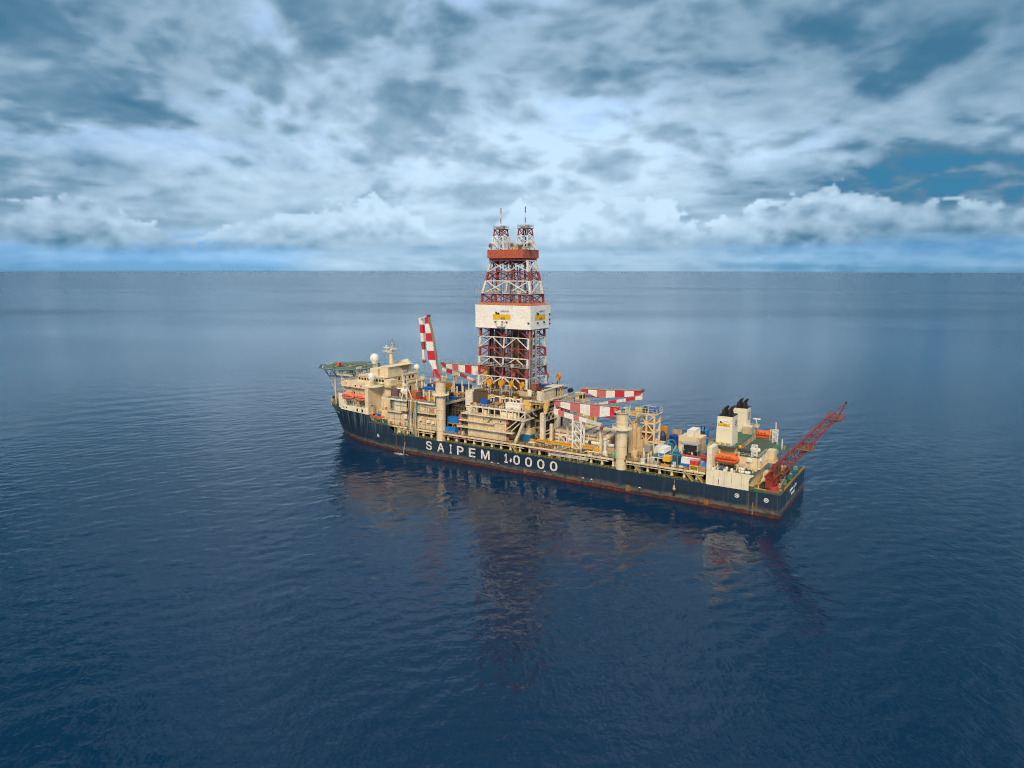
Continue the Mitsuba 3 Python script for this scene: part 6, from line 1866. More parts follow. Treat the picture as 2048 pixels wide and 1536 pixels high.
for k in range(26):
    x, y = 108.5 + 16 * rng.random(), -4.6 + 9.2 * rng.random()
    m.col(rng.choice([DKGREY, MAROON, PIPE, GREY, BLACK]), 0.4).box(x, x + 0.5 + rng.random(), y, y + 0.6, 83.2 + rng.random(), 85.0)
part(dk, 'crown_beam', m, kind='stuff')
# machinery on the drill floor around the foot of the derrick
m = MB(DKGREY, 0.4)
for k in range(90):
    x, y = 98.5 + 31 * rng.random(), -13.5 + 26 * rng.random()
    if 110 < x < 118 and abs(y) < 5 or 121 < x < 126 and abs(y) < 5:
        continue
    w, h = 0.5 + 1.4 * rng.random(), 0.6 + 2.4 * rng.random() ** 2
    m.col(rng.choice([DKGREY, PIPE, TAN, CREAM, YELLOW, MAROON, GREY, NAVY, RUSTY, (0.35, 0.2, 0.08)]), 0.5)
    m.box(x, x + w, y, y + w, 31.1, 31.1 + h) if rng.random() < 0.65 else m.tube((x, y, 31.1), (x, y, 31.1 + 1.5 * h), 0.2, 0.2, 6)
part(df, 'floor_machinery', m, kind='stuff')
for x0, x1, y0, y1, h, c, lab in ((99.0, 101.8, -2.0, 1.0, 2.6, (0.02, 0.05, 0.25), 'dark blue winch cover on the drill floor stern corner'), (98.6, 100.4, -6.2, -3.6, 2.0, DULLRED, 'dull red cabinet on the drill floor stern corner'),
                                  (101.6, 103.4, 3.4, 5.4, 3.4, (0.34, 0.10, 0.05), 'rust red tool cabinet at the derrick stern foot'), (111.2, 115.2, 10.0, 12.2, 2.6, (0.30, 0.33, 0.36), 'grey control cabin behind the yellow sheaves')):
    t = thing('floor_cabinet', lab, 'cabinet')
    part(t, 'body', MB(c, 0.3).box(x0, x1, y0, y1, 31.1, 31.1 + h))
    part(t, 'top', MB(tuple(v * 1.3 for v in c), 0.3).box(x0 - 0.1, x1 + 0.1, y0 - 0.1, y1 + 0.1, 31.1 + h, 31.3 + h))

# ------------------------------------------------------------------ flare boom
fb = thing('flare_boom', 'long dark red lattice boom leaning out over the stern', 'boom')
B0, B1, BYC = np.array([4.6, 11.6]), np.array([-14.0, 35.6]), 14.6
ax = (B1 - B0) / np.linalg.norm(B1 - B0)
nr = np.array([ax[1], -ax[0]])
if nr[1] < 0:
    nr = -nr
Lb = np.linalg.norm(B1 - B0)
FR = ((0.27, 0.033, 0.030), 0.45)
part(fb, 'pedestal', MB((0.42, 0.05, 0.05), 0.3).lathe(3.4, 15.2, [(1.55, 8.14), (1.55, 9.6), (1.3, 9.8), (0, 9.8)], 16))
m = MB((0.22, 0.13, 0.07), 0.8).box(1.0, 5.9, 12.8, 17.6, 8.14, 8.45)
part(fb, 'base_frame', m)
for s in (-1, 1):
    part(fb, 'hinge_post', MB(*FR).extr([(5.9, 9.0), (5.9, 13.6), (4.4, 14.2), (2.8, 9.0)], 'xz', BYC + 1.5 * s - 0.15, BYC + 1.5 * s + 0.15))


def BP(u, s, t_):
    w = 2.25 - 1.0 * u
    h = 1.95 - 0.95 * u
    c = B0 + ax * Lb * u
    q = c + nr * h * t_
    return np.array([q[0], BYC + s * w, q[1]])


N = 15
for s in (-1, 1):
    for t_ in (-1, 1):
        for k in range(N):
            part(fb, 'chord', MB(*FR).bar(BP(k / N, s, t_), BP((k + 1) / N, s, t_), 0.38 if k < 8 else 0.30))
for k in range(N):
    a, b = k / N, (k + 1) / N
    for s in (-1, 1):
        part(fb, 'brace', MB(*FR).bar(BP(a, s, -1 if k % 2 else 1), BP(b, s, 1 if k % 2 else -1), 0.17))
        part(fb, 'brace', MB(*FR).bar(BP(b, s, -1), BP(b, s, 1), 0.17))
    for t_ in (-1, 1):
        part(fb, 'brace', MB(*FR).bar(BP(a, -1 if k % 2 else 1, t_), BP(b, 1 if k % 2 else -1, t_), 0.17))
        part(fb, 'brace', MB(*FR).bar(BP(b, -1, t_), BP(b, 1, t_), 0.17))
for s in (-0.55, -0.15, 0.2, 0.6):
    part(fb, 'gas_pipe', MB((0.33, 0.06, 0.045) if s < 0.5 else (0.35, 0.20, 0.10), 0.5).tube(BP(0.02, s, -0.3), BP(0.98, s, -0.3), 0.14, 0.12, 6))
# walkway with rails on the upper face
m = MB(*FR)
pts = [BP(u, -0.5, 1.15) for u in np.linspace(0.05, 0.97, 12)]
for a, b in zip(pts, pts[1:]):
    m.bar(a, b, 0.9, 0.1)
m.rail([BP(0.05, -0.9, 1.15), BP(0.97, -0.9, 1.15)], 1.1, 1.2, 0.08)
m.rail([BP(0.05, -0.1, 1.15), BP(0.97, -0.1, 1.15)], 1.1, 1.2, 0.08)
part(fb, 'walkway', m)
for u, wx, c in ((0.52, 3.0, (0.26, 0.13, 0.07)), (0.97, 2.2, (0.26, 0.08, 0.05))):
    o = BP(u, 0, 0)
    m = MB(c, 0.7).box(o[0] - 2.4 - 0.3 * wx, o[0] + 1.8, BYC - wx, BYC + wx, o[2] - 0.3, o[2] - 0.05)
    m.rail([(o[0] - 2.4 - 0.3 * wx, BYC + wx, o[2]), (o[0] - 2.4 - 0.3 * wx, BYC - wx, o[2]), (o[0] + 1.8, BYC - wx, o[2])], 1.1, 1.2, 0.09)
    m.rail([(o[0] + 1.8, BYC + wx, o[2]), (o[0] - 2.4 - 0.3 * wx, BYC + wx, o[2])], 1.1, 1.2, 0.09)
    for s in (-1, 1):
        m.bar((o[0] - 2.2 - 0.3 * wx, BYC + s * wx * 0.8, o[2] - 0.3), (o[0] + 1.0, BYC + s * 0.8, o[2] - 2.2), 0.2)
    part(fb, 'platform', m)
tip = np.array([-16.7, BYC, 39.9])
for s in (-1, 1):
    for t_ in (-1, 1):
        part(fb, 'tip_leg', MB(*FR).bar(BP(0.99, s, t_), tip, 0.22))
part(fb, 'burner', MB(BLACK, 0.2).tube(tip, tip + np.array([-0.3, 0, 0.5]), 0.28, 0.2, 8))
m = MB((0.6, 0.6, 0.56), 0.2)
m.bar((2.4, 11.4, 8.14), (0.6, 10.6, 12.6), 0.2)
part(fb, 'stay', m)

# ------------------------------------------------------------------ riser deck
def riser(x0, x1, y, z, c, lab, group):
    t = thing('riser_joint', lab, 'riser joint', group)
    n = 4
    for k in range(n):
        a, b = x0 + 0.5 + (x1 - x0 - 1.0) * k / n, x0 + 0.5 + (x1 - x0 - 1.0) * (k + 1) / n - 0.14
        part(t, 'buoyancy_module', MB(tuple(v * (0.9 + 0.15 * rng.random()) for v in c), 0.35).tube((a, y, z), (b, y, z), 0.66, 0.66, 12))
    m = MB(PIPE, 0.4).tube((x0, y, z), (x1, y, z), 0.3, 0.3, 8)
    part(t, 'core_pipe', m)
    for x in (x0, x1 - 0.22):
        part(t, 'flange', MB(DKGREY if c is WHITE else (0.35, 0.27, 0.2), 0.3).tube((x, y, z), (x + 0.22, y, z), 0.72, 0.72, 12))


RC = (0.66, 0.55, 0.40)
for y in (9.4, 7.9, 6.4, 4.9, 3.4, 1.9, 0.4, -1.1, -2.6, -4.1):
    for xa, xb in ((65.4, 77.9), (78.2, 90.6)):
        riser(xa, xb, y, 17.2, RC, f'cream riser joint in the top layer, {ORD[round((9.4 - y) / 1.5)]} row from the port edge, {"stern" if xa < 70 else "derrick"} half', 'riser joints in the top layer')
for z in (15.75, 14.3, 12.85):
    for xa, xb in ((65.4, 77.9), (78.2, 90.6)):
        riser(xa, xb, 9.7, z, RC, f'cream riser joint in the stack side, {ORD[round((17.2 - z) / 1.45)]} layer down, {"stern" if xa < 70 else "derrick"} half', 'riser joints in the stack side')
for xa, xb, lab in ((62.1, 72.8, 'white riser joint with black ends nearest the stern, on the riser deck edge'), (73.1, 83.6, 'white riser joint with black ends nearer the derrick, on the riser deck edge')):
    riser(xa, xb, 12.6, 15.1, WHITE, lab, None)
part(ship, 'riser_cradle', MB((0.50, 0.40, 0.26), 0.5).box(62, 84, 11.6, 13.6, 12.0, 14.2))
part(ship, 'riser_core', MB((0.22, 0.17, 0.11), 0.5).box(65.6, 90.4, -4.5, 8.9, 12.0, 16.5))
for x in (68.5, 73.2, 80.0):
    m = MB((0.36, 0.05, 0.05), 0.3)
    pts = [(x + 0.9 * i / 5 + 0.25 * math.sin(i * 2.3), 9.4 - 1.5 * i, 17.95 + 0.1 * (i % 2)) for i in range(7)]
    m.path(pts, 0.17, 6)
    solo('lashing_hose', m, {68.5: 'dark red hose across the riser stack nearest the stern crane', 73.2: 'dark red hose across the middle of the riser stack', 80.0: 'dark red hose across the riser stack nearest the derrick'}[x], 'hose')
for x in (66.5, 70.5, 74.5, 79.5, 83.5, 87.5):
    for y in (10.6,):
        part(ship, 'riser_stanchion', MB(CREAM, 0.4).bar((x, y, 12.0), (x, y, 17.6), 0.35))
# boom rest tower
br_ = thing('boom_rest_tower', 'white lattice trestle carrying the flat boom of the port crane', 'trestle')
for x in (78.2, 74.6):
    for y in (17.0, 14.4):
        part(br_, 'leg', MB(WHITE, 0.25).bar((x, y, 12.0), (x, y, 26.3 if x > 76 else 24.0), 0.55))
lv = [12.4, 16.2, 19.8, 23.6]
for i in range(3):
    z0, z1 = lv[i], lv[i + 1]
    for y in (17.0, 14.4):
        a, b = ((78.2, 74.6) if i % 2 else (74.6, 78.2))
        part(br_, 'brace', MB(WHITE, 0.25).bar((78.2, y, z1), (74.6, y, z0), 0.28))
        part(br_, 'brace', MB(WHITE, 0.25).bar((78.2, y, z1), (74.6, y, z1), 0.3))
    for x in (78.2, 74.6):
        part(br_, 'brace', MB(WHITE, 0.25).bar((x, 17.0, z0), (x, 14.4, z1), 0.24))
part(br_, 'saddle', MB((0.55, 0.45, 0.3), 0.4).box(74.2, 78.6, 14.2, 17.2, 23.9, 24.3))
m = MB(WHITE, 0.25)
for x in (85.3, 81.9):
    for y in (15.0, 12.8):
        m.bar((x, y, 12.0), (x, y, 17.1), 0.26)
for z in (14.2, 17.0):
    for y in (15.0, 12.8):
        m.bar((85.3, y, z), (81.9, y, z), 0.22)
    for x in (85.3, 81.9):
        m.bar((x, 15.0, z), (x, 12.8, z), 0.22)
m.bar((85.3, 15.0, 17), (81.9, 15.0, 14.2), 0.2).bar((81.9, 15.0, 14.2), (85.3, 15.0, 12.1), 0.2)
solo('white_cage', m, 'small white open cage at the bow end of the riser deck edge', 'cage')
for x, y, z1, w, lab in ((88.8, 14.8, 21.0, 1.1, 'cream square post beside the riser portal'), (67.1, 15.0, 21.7, 1.0, 'cream square post at the stern end of the white riser joints'), (84.2, 9.8, 21.4, 0.9, 'cream square post rising behind the small white cage')):
    t = thing('deck_post', lab, 'post')
    part(t, 'shaft', MB((0.70, 0.60, 0.42), 0.3).box(x - w / 2, x + w / 2, y - w / 2, y + w / 2, 12.0, z1))
    part(t, 'knee', MB((0.70, 0.60, 0.42), 0.3).bar((x + 0.4, y + 0.2, 16.0), (x + 2.2, y + 0.2, 12.1), 0.28))
# yellow beam along the deck edge
t = thing('yellow_catwalk_beam', 'long ochre yellow beam lying along the riser deck edge', 'beam')
OY = (0.74, 0.36, 0.03)
part(t, 'web', MB(OY, 0.2).extr([(95.4, 13.9), (94.4, 14.2), (70.3, 14.4), (70.3, 13.3), (80, 13.0), (94.0, 13.3), (95.4, 13.6)], 'xz', 15.7, 16.0))
part(t, 'top_flange', MB(OY, 0.25).bar((94.6, 15.85, 14.22), (70.3, 15.85, 14.42), 0.9, 0.12))
part(t, 'end_block', MB(OY, 0.25).box(95.9, 97.8, 15.4, 16.6, 12.5, 14.0))
part(t, 'end_block', MB(OY, 0.25).box(67.4, 69.1, 15.4, 16.6, 12.6, 14.2))
for x in (92, 86, 79, 73):
    part(t, 'support', MB(DKGREY, 0.4).bar((x, 15.85, 12.0), (x, 15.85, 13.2), 0.4))
t = thing('filter_tower', 'slender white filter column near the stern crane column', 'column')
part(t, 'shaft', MB((0.70, 0.70, 0.68), 0.2).lathe(64.4, 17.0, [(0.55, 12.0), (0.5, 18.0), (0.85, 18.2), (0.85, 18.7), (0, 18.7)], 10))
part(t, 'base', MB((0.65, 0.63, 0.6), 0.3).lathe(64.4, 17.0, [(1.2, 12.0), (0.9, 13.6), (0.55, 13.9), (0, 13.9)], 10))
tank(60.6, 17.6, 12.0, 13.9, 0.9, (0.16, 0.34, 0.22), 'green drum at the foot of the stern crane column')
m = MB((0.3, 0.26, 0.2), 0.5)
for k in range(130):
    x, y = 61 + 36 * rng.random(), 15.2 + 3.8 * rng.random()
    m.col(rng.choice([TAN, PIPE, DKGREY, CREAM, CREAM, RUSTY, GREY, WHITE, MINT, (0.5, 0.42, 0.3)]), 0.45)
    h = 0.3 + 1.0 * rng.random()
    if rng.random() < 0.5:
        m.box(x, x + 0.3 + 1.1 * rng.random(), y, y + 0.5, 12.0, 12.0 + h)
    else:
        m.tube((x, y, 12.2 + h), (x + 1.0 + 2.4 * rng.random(), y + 0.4 * rng.random(), 12.2 + h), 0.12, 0.12, 5)
        m.bar((x, y, 12), (x, y, 12.2 + h), 0.1)
part(pd, 'deck_clutter', m, kind='stuff')
m = MB((0.50, 0.40, 0.14), 0.4)
m.rail([(139.5, 19.4, 12.02), (99.0, 19.4, 12.02)], 1.05, 1.7, 0.07).rail([(97.5, 19.4, 12.02), (60.2, 19.4, 12.02)], 1.05, 1.7, 0.07).rail([(54.5, 19.4, 12.02), (25.6, 19.4, 12.02)], 1.05, 1.7, 0.07)
part(pd, 'edge_railing', m)
for x in (164.6, 105.6, 52.6, 33.2, 29.6):
    part(pd, 'stairway', MB((0.52, 0.40, 0.20), 0.5).stair((x, 19.2, 12.0), (x - 3.6, 19.2, 8.2), 0.8))
# clustered vent trunks behind the stern crane column
t = thing('vent_trunk_cluster', 'cluster of tan upright vent trunks with a flared platform behind the stern crane column', 'vent trunks')
for x0, x1, y0, y1, z1 in ((57.4, 58.9, 6.6, 8.0, 22.9), (56.0, 57.3, 6.4, 7.8, 23.6), (54.6, 55.9, 5.4, 7.2, 22.0), (57.0, 58.8, 4.2, 6.3, 24.0), (53.4, 54.5, 6.0, 7.4, 17.5)):
    part(t, 'trunk', MB((0.62, 0.47, 0.27), 0.4).box(x0, x1, y0, y1, 12.0, z1))
m = MB((0.55, 0.45, 0.30), 0.5).box(54.8, 60.2, 3.6, 8.4, 26.6, 27.0)
m.rail([(60.1, 8.3, 27.0), (54.9, 8.3, 27.0), (54.9, 3.7, 27.0)], 1.1, 1.2)
part(t, 'platform', m)
for a, b in (((57.6, 7.4, 23.0), (55.4, 8.0, 26.6)), ((57.6, 7.4, 23.0), (59.8, 8.0, 26.6)), ((57.5, 5.0, 23.0), (55.2, 4.0, 26.6))):
    part(t, 'strut', MB((0.62, 0.47, 0.27), 0.4).bar(a, b, 0.4))
m = MB(WHITE, 0.15).box(58.6, 59.6, 7.0, 7.9, 27.0, 28.6).col(YELLOW, 0.2).box(56.6, 58.0, 6.4, 7.6, 27.0, 28.2)
part(t, 'platform_box', m)
# lattice tower with blue drums
lt = thing('lattice_tower', 'cream lattice tower with blue drums on its top deck', 'tower')
TX0, TX1, TY0, TY1 = 51.4, 57.8, -4.6, 1.0
TXM = 0.5 * (TX0 + TX1)
for x, y in ((TX0, TY1), (TXM, TY1), (TX1, TY1), (TX0, TY0), (TX1, TY0)):
    part(lt, 'leg', MB((0.72, 0.62, 0.44), 0.25).bar((x, y, 12.0), (x, y, 26.2), 0.62))
tl = [12.2, 15.6, 19.3, 22.8, 26.0]
for i in range(4):
    z0, z1 = tl[i], tl[i + 1]
    for y in (TY1, TY0):
        part(lt, 'girt', MB((0.72, 0.62, 0.44), 0.25).bar((TX0, y, z1), (TX1, y, z1), 0.5))
    for x in (TX0, TX1):
        part(lt, 'girt', MB((0.72, 0.62, 0.44), 0.25).bar((x, TY0, z1), (x, TY1, z1), 0.45))
    for a in (TX0, TX1):
        za, zb = (z0, z1) if i % 2 == 0 else (z1, z0)
        part(lt, 'brace', MB((0.72, 0.62, 0.44), 0.25).bar((TXM, TY1, zb if i % 2 == 0 else z1), (a, TY1, z0 if i % 2 == 0 else z0), 0.36) if i % 2 == 0 else MB((0.72, 0.62, 0.44), 0.25).bar((TXM, TY1, z0), (a, TY1, z1), 0.36))
for z in (19.1, 22.6):
    part(lt, 'floor', MB((0.40, 0.34, 0.24), 0.5).box(TX0 + 0.3, TX1 - 0.3, TY0 + 0.3, TY1 - 0.3, z, z + 0.12))
td = part(lt, 'top_deck', MB((0.66, 0.57, 0.40), 0.4).box(TX0 - 0.8, TX1 + 0.3, TY0 - 0.6, TY1 + 0.5, 26.2, 26.55))
part(td, 'railing', MB((0.70, 0.66, 0.56), 0.2).rail([(TX0 - 0.7, TY1 + 0.4, 26.55), (TX1 + 0.2, TY1 + 0.4, 26.55), (TX1 + 0.2, TY0 - 0.5, 26.55), (TX0 - 0.7, TY0 - 0.5, 26.55)], 1.9, 1.5, 0.11, close=True))
for k, (x, y) in enumerate(((53.6, -0.6), (51.8, -1.4), (51.9, -3.6))):
    tank(x, y, 26.56, 28.9, 0.85, (0.012, 0.10, 0.36), ['blue drum in the middle of the lattice tower top', 'blue drum at the stern edge of the lattice tower top', 'blue drum at the far stern corner of the lattice tower top'][k], name='blue_drum', cat='drum')
solo('tower_motor', MB((0.04, 0.045, 0.04), 0.2).box(55.2, 56.6, -1.4, 0.4, 26.56, 28.4).tube((55.9, -0.5, 28.4), (55.9, -0.5, 29.2), 0.4, 0.3, 8), 'dark motor on the lattice tower top beside the blue drums', 'motor')
solo('tower_box', MB((0.74, 0.52, 0.05), 0.2).box(57.0, 59.6, -0.8, 0.8, 26.9, 28.2).col(CREAM, 0.3).box(57.2, 59.4, -0.6, 0.6, 24.6, 26.8), 'yellow topped box hanging at the bow side of the lattice tower', 'box')
solo('tower_hoist', MB((0.70, 0.34, 0.03), 0.2).box(53.0, 57.0, -3.4, -2.0, 19.3, 20.7).box(55.6, 57.0, -3.2, -2.2, 20.7, 22.0), 'ochre hoist inside the lattice tower', 'hoist')
solo('tower_locker', MB((0.55, 0.32, 0.10), 0.3).box(51.8, 54.0, -2.4, 0.2, 22.75, 24.0), 'tan locker on the upper floor of the lattice tower', 'locker')
container(53.0, 57.4, -3.6, -0.2, 15.7, 18.6, (0.36, 0.16, 0.07), 'rust brown container inside the lattice tower foot', rib=False)
part(lt, 'base_box', MB((0.60, 0.52, 0.36), 0.4).box(TX0 + 0.4, TX1 - 0.4, TY0 + 0.4, TY1 - 0.4, 12.0, 15.5))
m = MB((0.70, 0.60, 0.42), 0.4).box(46.6, 51.2, -3.6, 1.2, 15.1, 15.5)
for x, y in ((46.8, 1.0), (49.2, 1.0), (46.8, -3.4)):
    m.bar((x, y, 12), (x, y, 15.1), 0.4)
m.col((0.55, 0.34, 0.06), 0.3).rail([(51, 1.1, 15.5), (46.7, 1.1, 15.5), (46.7, -3.5, 15.5)], 1.1, 1.0, 0.1)
part(lt, 'side_platform', m)

# ------------------------------------------------------------------ cargo on the aft deck
Z0 = 12.0
container(51.1, 58.0, 2.6, 5.1, Z0, 14.9, (0.30, 0.31, 0.31), 'grey ribbed container at the foot of the lattice tower')
t = container(41.0, 43.4, 10.6, 17.0, 14.8, 17.6, (0.80, 0.80, 0.78), 'white container with a blue lower half on a green topped platform', skirt=(0.02, 0.24, 0.62), rust=0.08)
m = MB(GREEN, 0.2).box(40.6, 45.8, 10.2, 17.8, 14.5, 14.75)
m.col(WHITE, 0.2)
for x in (40.8, 43.2, 45.6):
    for y in (10.4, 17.6):
        m.bar((x, y, 12.0), (x, y, 14.5), 0.3)
m.bar((45.7, 17.7, 14.4), (40.7, 17.7, 14.4), 0.3).bar((40.7, 17.7, 14.4), (40.7, 10.3, 14.4), 0.3).bar((45.8, 17.6, 14.4), (48.0, 17.6, 12.2), 0.3)
solo('raised_platform', m, 'green topped platform on white legs under the white and blue container', 'platform')
container(44.2, 47.2, 6.6, 11.8, 13.6, 16.6, (0.66, 0.68, 0.66), 'pale grey container just behind the white and blue one', rust=0.15)
m = MB((0.40, 0.41, 0.41), 0.2)
t = thing('grey_locker', 'tall grey double locker at the deck edge below the green topped platform', 'locker')
part(t, 'body', MB((0.42, 0.43, 0.42), 0.2).box(44.2, 45.9, 18.2, 19.1, Z0, 14.3))
part(t, 'door', MB((0.46, 0.47, 0.46), 0.15).box(44.3, 45.0, 19.1, 19.16, 12.1, 14.2))
part(t, 'door', MB((0.46, 0.47, 0.46), 0.15).box(45.1, 45.8, 19.1, 19.16, 12.1, 14.2))
solo('grey_box', MB((0.45, 0.44, 0.40), 0.3).box(42.5, 43.9, 18.2, 19.3, Z0, 13.1).col((0.38, 0.37, 0.34)).box(42.4, 44.0, 18.1, 19.4, 13.1, 13.25), 'small grey box at the deck edge right of the grey locker', 'box')
solo('white_box', MB(WHITE, 0.2).box(47.6, 49.2, 18.0, 19.2, Z0, 13.4).col(LGREY).box(47.5, 49.3, 17.9, 19.3, 13.4, 13.55), 'small white box at the deck edge beside the stern crane column', 'box')
container(45.8, 47.6, 14.6, 18.6, 12.0, 13.2, NAVY, 'dark blue basket on the deck under the green topped platform', rib=False)
# blue A-frame winch with inclined skids
bw = thing('blue_winch_frame', 'light blue arched winch frame with two long inclined skid rails', 'winch frame')
CB_ = (0.03, 0.24, 0.46)
for y in (-3.4, 0.8):
    m = MB(CB_, 0.2)
    pts = [(48.0, y, 12.0), (47.6, y, 14.6), (46.8, y, 16.2), (45.6, y, 16.6), (44.4, y, 15.8), (43.9, y, 14.0), (43.8, y, 12.0)]
    for a, b in zip(pts, pts[1:]):
        m.bar(a, b, 0.42)
    part(bw, 'arch', m)
part(bw, 'drum', MB((0.02, 0.16, 0.34), 0.2).tube((46.0, -3.2, 14.0), (46.0, 0.6, 14.0), 1.3, 1.3, 14))
for z in (15.9, 13.2):
    part(bw, 'cross_bar', MB(CB_, 0.2).bar((46.8, -3.4, z), (46.8, 0.8, z), 0.35))
for x in (44.4, 40.8):
    part(bw, 'skid_rail', MB((0.22, 0.50, 0.72), 0.15).bar((x + 1.2, 2.0, 15.6), (x, 13.6, 12.4), 0.35, 0.9))
solo('ochre_skid', MB((0.45, 0.25, 0.06), 0.5).box(41.6, 43.6, 3.4, 9.0, Z0, 14.2).col((0.2, 0.12, 0.05), 0.4).box(41.8, 43.4, 4.0, 8.4, 14.2, 15.0), 'ochre brown machinery skid between the two inclined blue rails', 'skid')
t = thing('yellow_lift_box', 'yellow box on black legs at the deck edge in front of the inclined rails', 'box')
part(t, 'box', MB((0.78, 0.42, 0.02), 0.12).box(38.4, 41.0, 16.2, 18.8, 13.7, 15.4))
part(t, 'lid', MB((0.80, 0.46, 0.05), 0.12).box(38.3, 41.1, 16.1, 18.9, 15.4, 15.6))
for x, y in ((38.6, 16.4), (40.7, 16.4), (38.6, 18.5), (40.7, 18.5)):
    part(t, 'leg', MB(BLACK, 0.1).bar((x, y, Z0), (x, y, 13.7), 0.25))
m = MB(OY, 0.3).tube((38.4, 19.0, 12.4), (41.4, 19.0, 12.4), 0.35, 0.35, 8)
part(t, 'yellow_bumper', m)
t = thing('blue_machine', 'dark teal blue power unit with pipework behind the yellow box', 'machine')
part(t, 'body', MB((0.015, 0.10, 0.18), 0.2).box(36.8, 39.2, 10.8, 15.0, Z0, 14.4))
part(t, 'rear_block', MB((0.02, 0.15, 0.28), 0.2).box(37.2, 40.2, 5.0, 10.6, Z0, 15.6))
m = MB((0.05, 0.30, 0.50), 0.2)
for k in range(6):
    part(t, 'slanted_pipe', MB((0.05, 0.30, 0.50), 0.2).bar((37.0 + 0.5 * k, 10.7, 14.4), (37.6 + 0.4 * k, 9.0, 16.6), 0.18))
m.bar((36.9, 14.9, 12), (36.9, 14.9, 15.8), 0.25).bar((39.1, 14.9, 12), (39.1, 14.9, 15.8), 0.25).bar((36.9, 14.9, 15.7), (39.1, 14.9, 15.7), 0.25)
part(t, 'frame', m)
for k, x in enumerate((37.9, 37.3, 36.7)):
    m = MB((0.03, 0.10, 0.45) if k == 0 else (0.40, 0.55, 0.55), 0.1).lathe(x, 17.8, [(0.32, 12.0), (0.32, 13.6), (0.12, 13.9), (0, 14.0)], 10)
    solo('gas_bottle', m, ['dark blue gas bottle standing right of the yellow box', 'first pale gas bottle right of the yellow box', 'second pale gas bottle right of the yellow box'][k], 'gas bottle')
t = thing('deck_post', 'thick cream post with a slanted top between blue machine and white container', 'post')
part(t, 'shaft', MB((0.70, 0.62, 0.44), 0.25).extr([(36.8, 12.0), (37.9, 12.0), (37.9, 18.0), (37.4, 18.4), (36.8, 17.8)], 'xz', 9.3, 10.6))
container(29.6, 36.0, 11.3, 13.8, Z0, 14.7, (0.76, 0.78, 0.78), 'white container with a blue base behind the red baskets', skirt=None, rust=0.1)
solo('blue_bundle', MB(BLUE, 0.15).box(29.8, 35.8, 13.9, 15.0, Z0, 12.7), 'low blue pipe bundle along the white container foot', 'bundle')
yr = thing('yellow_rack', 'lemon yellow open rack at the deck edge carrying two red baskets', 'rack')
for x in (28.05, 30.85):
    for y in (16.9, 19.15):
        part(yr, 'post', MB(LEMON, 0.15).bar((x, y, 12.02), (x, y, 13.8), 0.28))
for z in (12.15, 13.75):
    for y in (16.9, 19.15):
        part(yr, 'rail', MB(LEMON, 0.15).bar((27.9, y, z), (31.0, y, z), 0.26))
    for x in (28.05, 30.85):
        part(yr, 'rail', MB(LEMON, 0.15).bar((x, 16.9, z), (x, 19.15, z), 0.26))
part(yr, 'floor', MB((0.60, 0.50, 0.06), 0.3).box(28.1, 30.8, 17.0, 19.0, 12.9, 13.0))
for k, (x0, x1) in enumerate(((29.55, 30.95), (28.0, 29.4))):
    t = thing('red_basket', ['red basket on the yellow rack, nearer the bow', 'red basket on the yellow rack, nearer the stern fin'][k], 'basket')
    part(t, 'body', MB((0.55, 0.05, 0.06), 0.15).box(x0, x1, 17.0, 19.1, 13.92, 15.5))
    part(t, 'lid', MB((0.66, 0.24, 0.25), 0.15).box(x0 - 0.04, x1 + 0.04, 16.95, 19.15, 15.5, 15.7))
solo('tan_crate', MB((0.42, 0.30, 0.15), 0.4).box(25.4, 27.5, 17.0, 19.0, Z0, 13.7), 'tan crate at the deck edge against the stern fin', 'crate')
solo('blue_tarp', MB((0.012, 0.20, 0.66), 0.1).hexa([(25.3, 16.6, 13.72), (27.6, 16.6, 13.72), (27.6, 18.2, 13.72), (25.3, 18.2, 13.72)], [(25.8, 16.0, 14.7), (27.0, 16.2, 14.9), (27.3, 17.6, 14.3), (25.6, 17.6, 14.2)]), 'bright blue tarpaulin bundle on the tan crate', 'tarpaulin')
solo('steel_drum', MB((0.20, 0.36, 0.50), 0.2).lathe(27.6, 15.4, [(0.95, 12.0), (0.95, 14.6), (0.7, 14.9), (0, 14.9)], 14), 'blue grey drum between the red baskets and the stern fin', 'drum')
t = thing('red_tank', 'dark red box tank beside the stern fin', 'tank')
part(t, 'body', MB((0.40, 0.035, 0.035), 0.25).box(26.2, 30.2, 7.4, 9.6, Z0, 15.0))
part(t, 'lid', MB((0.46, 0.05, 0.05), 0.2).box(26.1, 30.3, 7.3, 9.7, 15.0, 15.2))
m = MB((0.50, 0.10, 0.10), 0.25).path([(37.2, 11.6, 16.4), (36.6, 12.0, 15.3), (27.2, 12.0, 15.25)], 0.24, 8)
for x in (35, 32, 29):
    m.bar((x, 12.0, 12.0), (x, 12.0, 15.2), 0.14)
solo('red_pipe', m, 'red pipe running level to the stern fin above the white container', 'pipe')
gs = container(32.0, 38.7, 3.4, 6.9, 15.8, 18.3, (0.36, 0.40, 0.42), 'grey open fronted shelter on legs with dark machinery inside', rib=False)
m = MB((0.02, 0.02, 0.022), 0.1).box(32.6, 37.4, 6.86, 6.93, 16.2, 17.9)
part(gs, 'opening', m)
for x in (32.3, 35.4, 38.4):
    for y in (3.7, 6.6):
        part(gs, 'leg', MB((0.25, 0.22, 0.16), 0.4).bar((x, y, Z0), (x, y, 15.8), 0.3))
t = thing('dark_engine', 'black engine frame with pale fittings in front of the grey shelter', 'engine')
part(t, 'block', MB((0.03, 0.03, 0.035), 0.1).box(32.8, 35.8, 7.4, 9.4, 14.0, 16.8))
m = MB(BLACK, 0.1)
for x in (32.7, 34.3, 35.9):
    m.bar((x, 9.5, Z0), (x, 9.5, 17.0), 0.2)
m.bar((32.7, 9.5, 16.9), (35.9, 9.5, 16.9), 0.2)
part(t, 'frame', m)
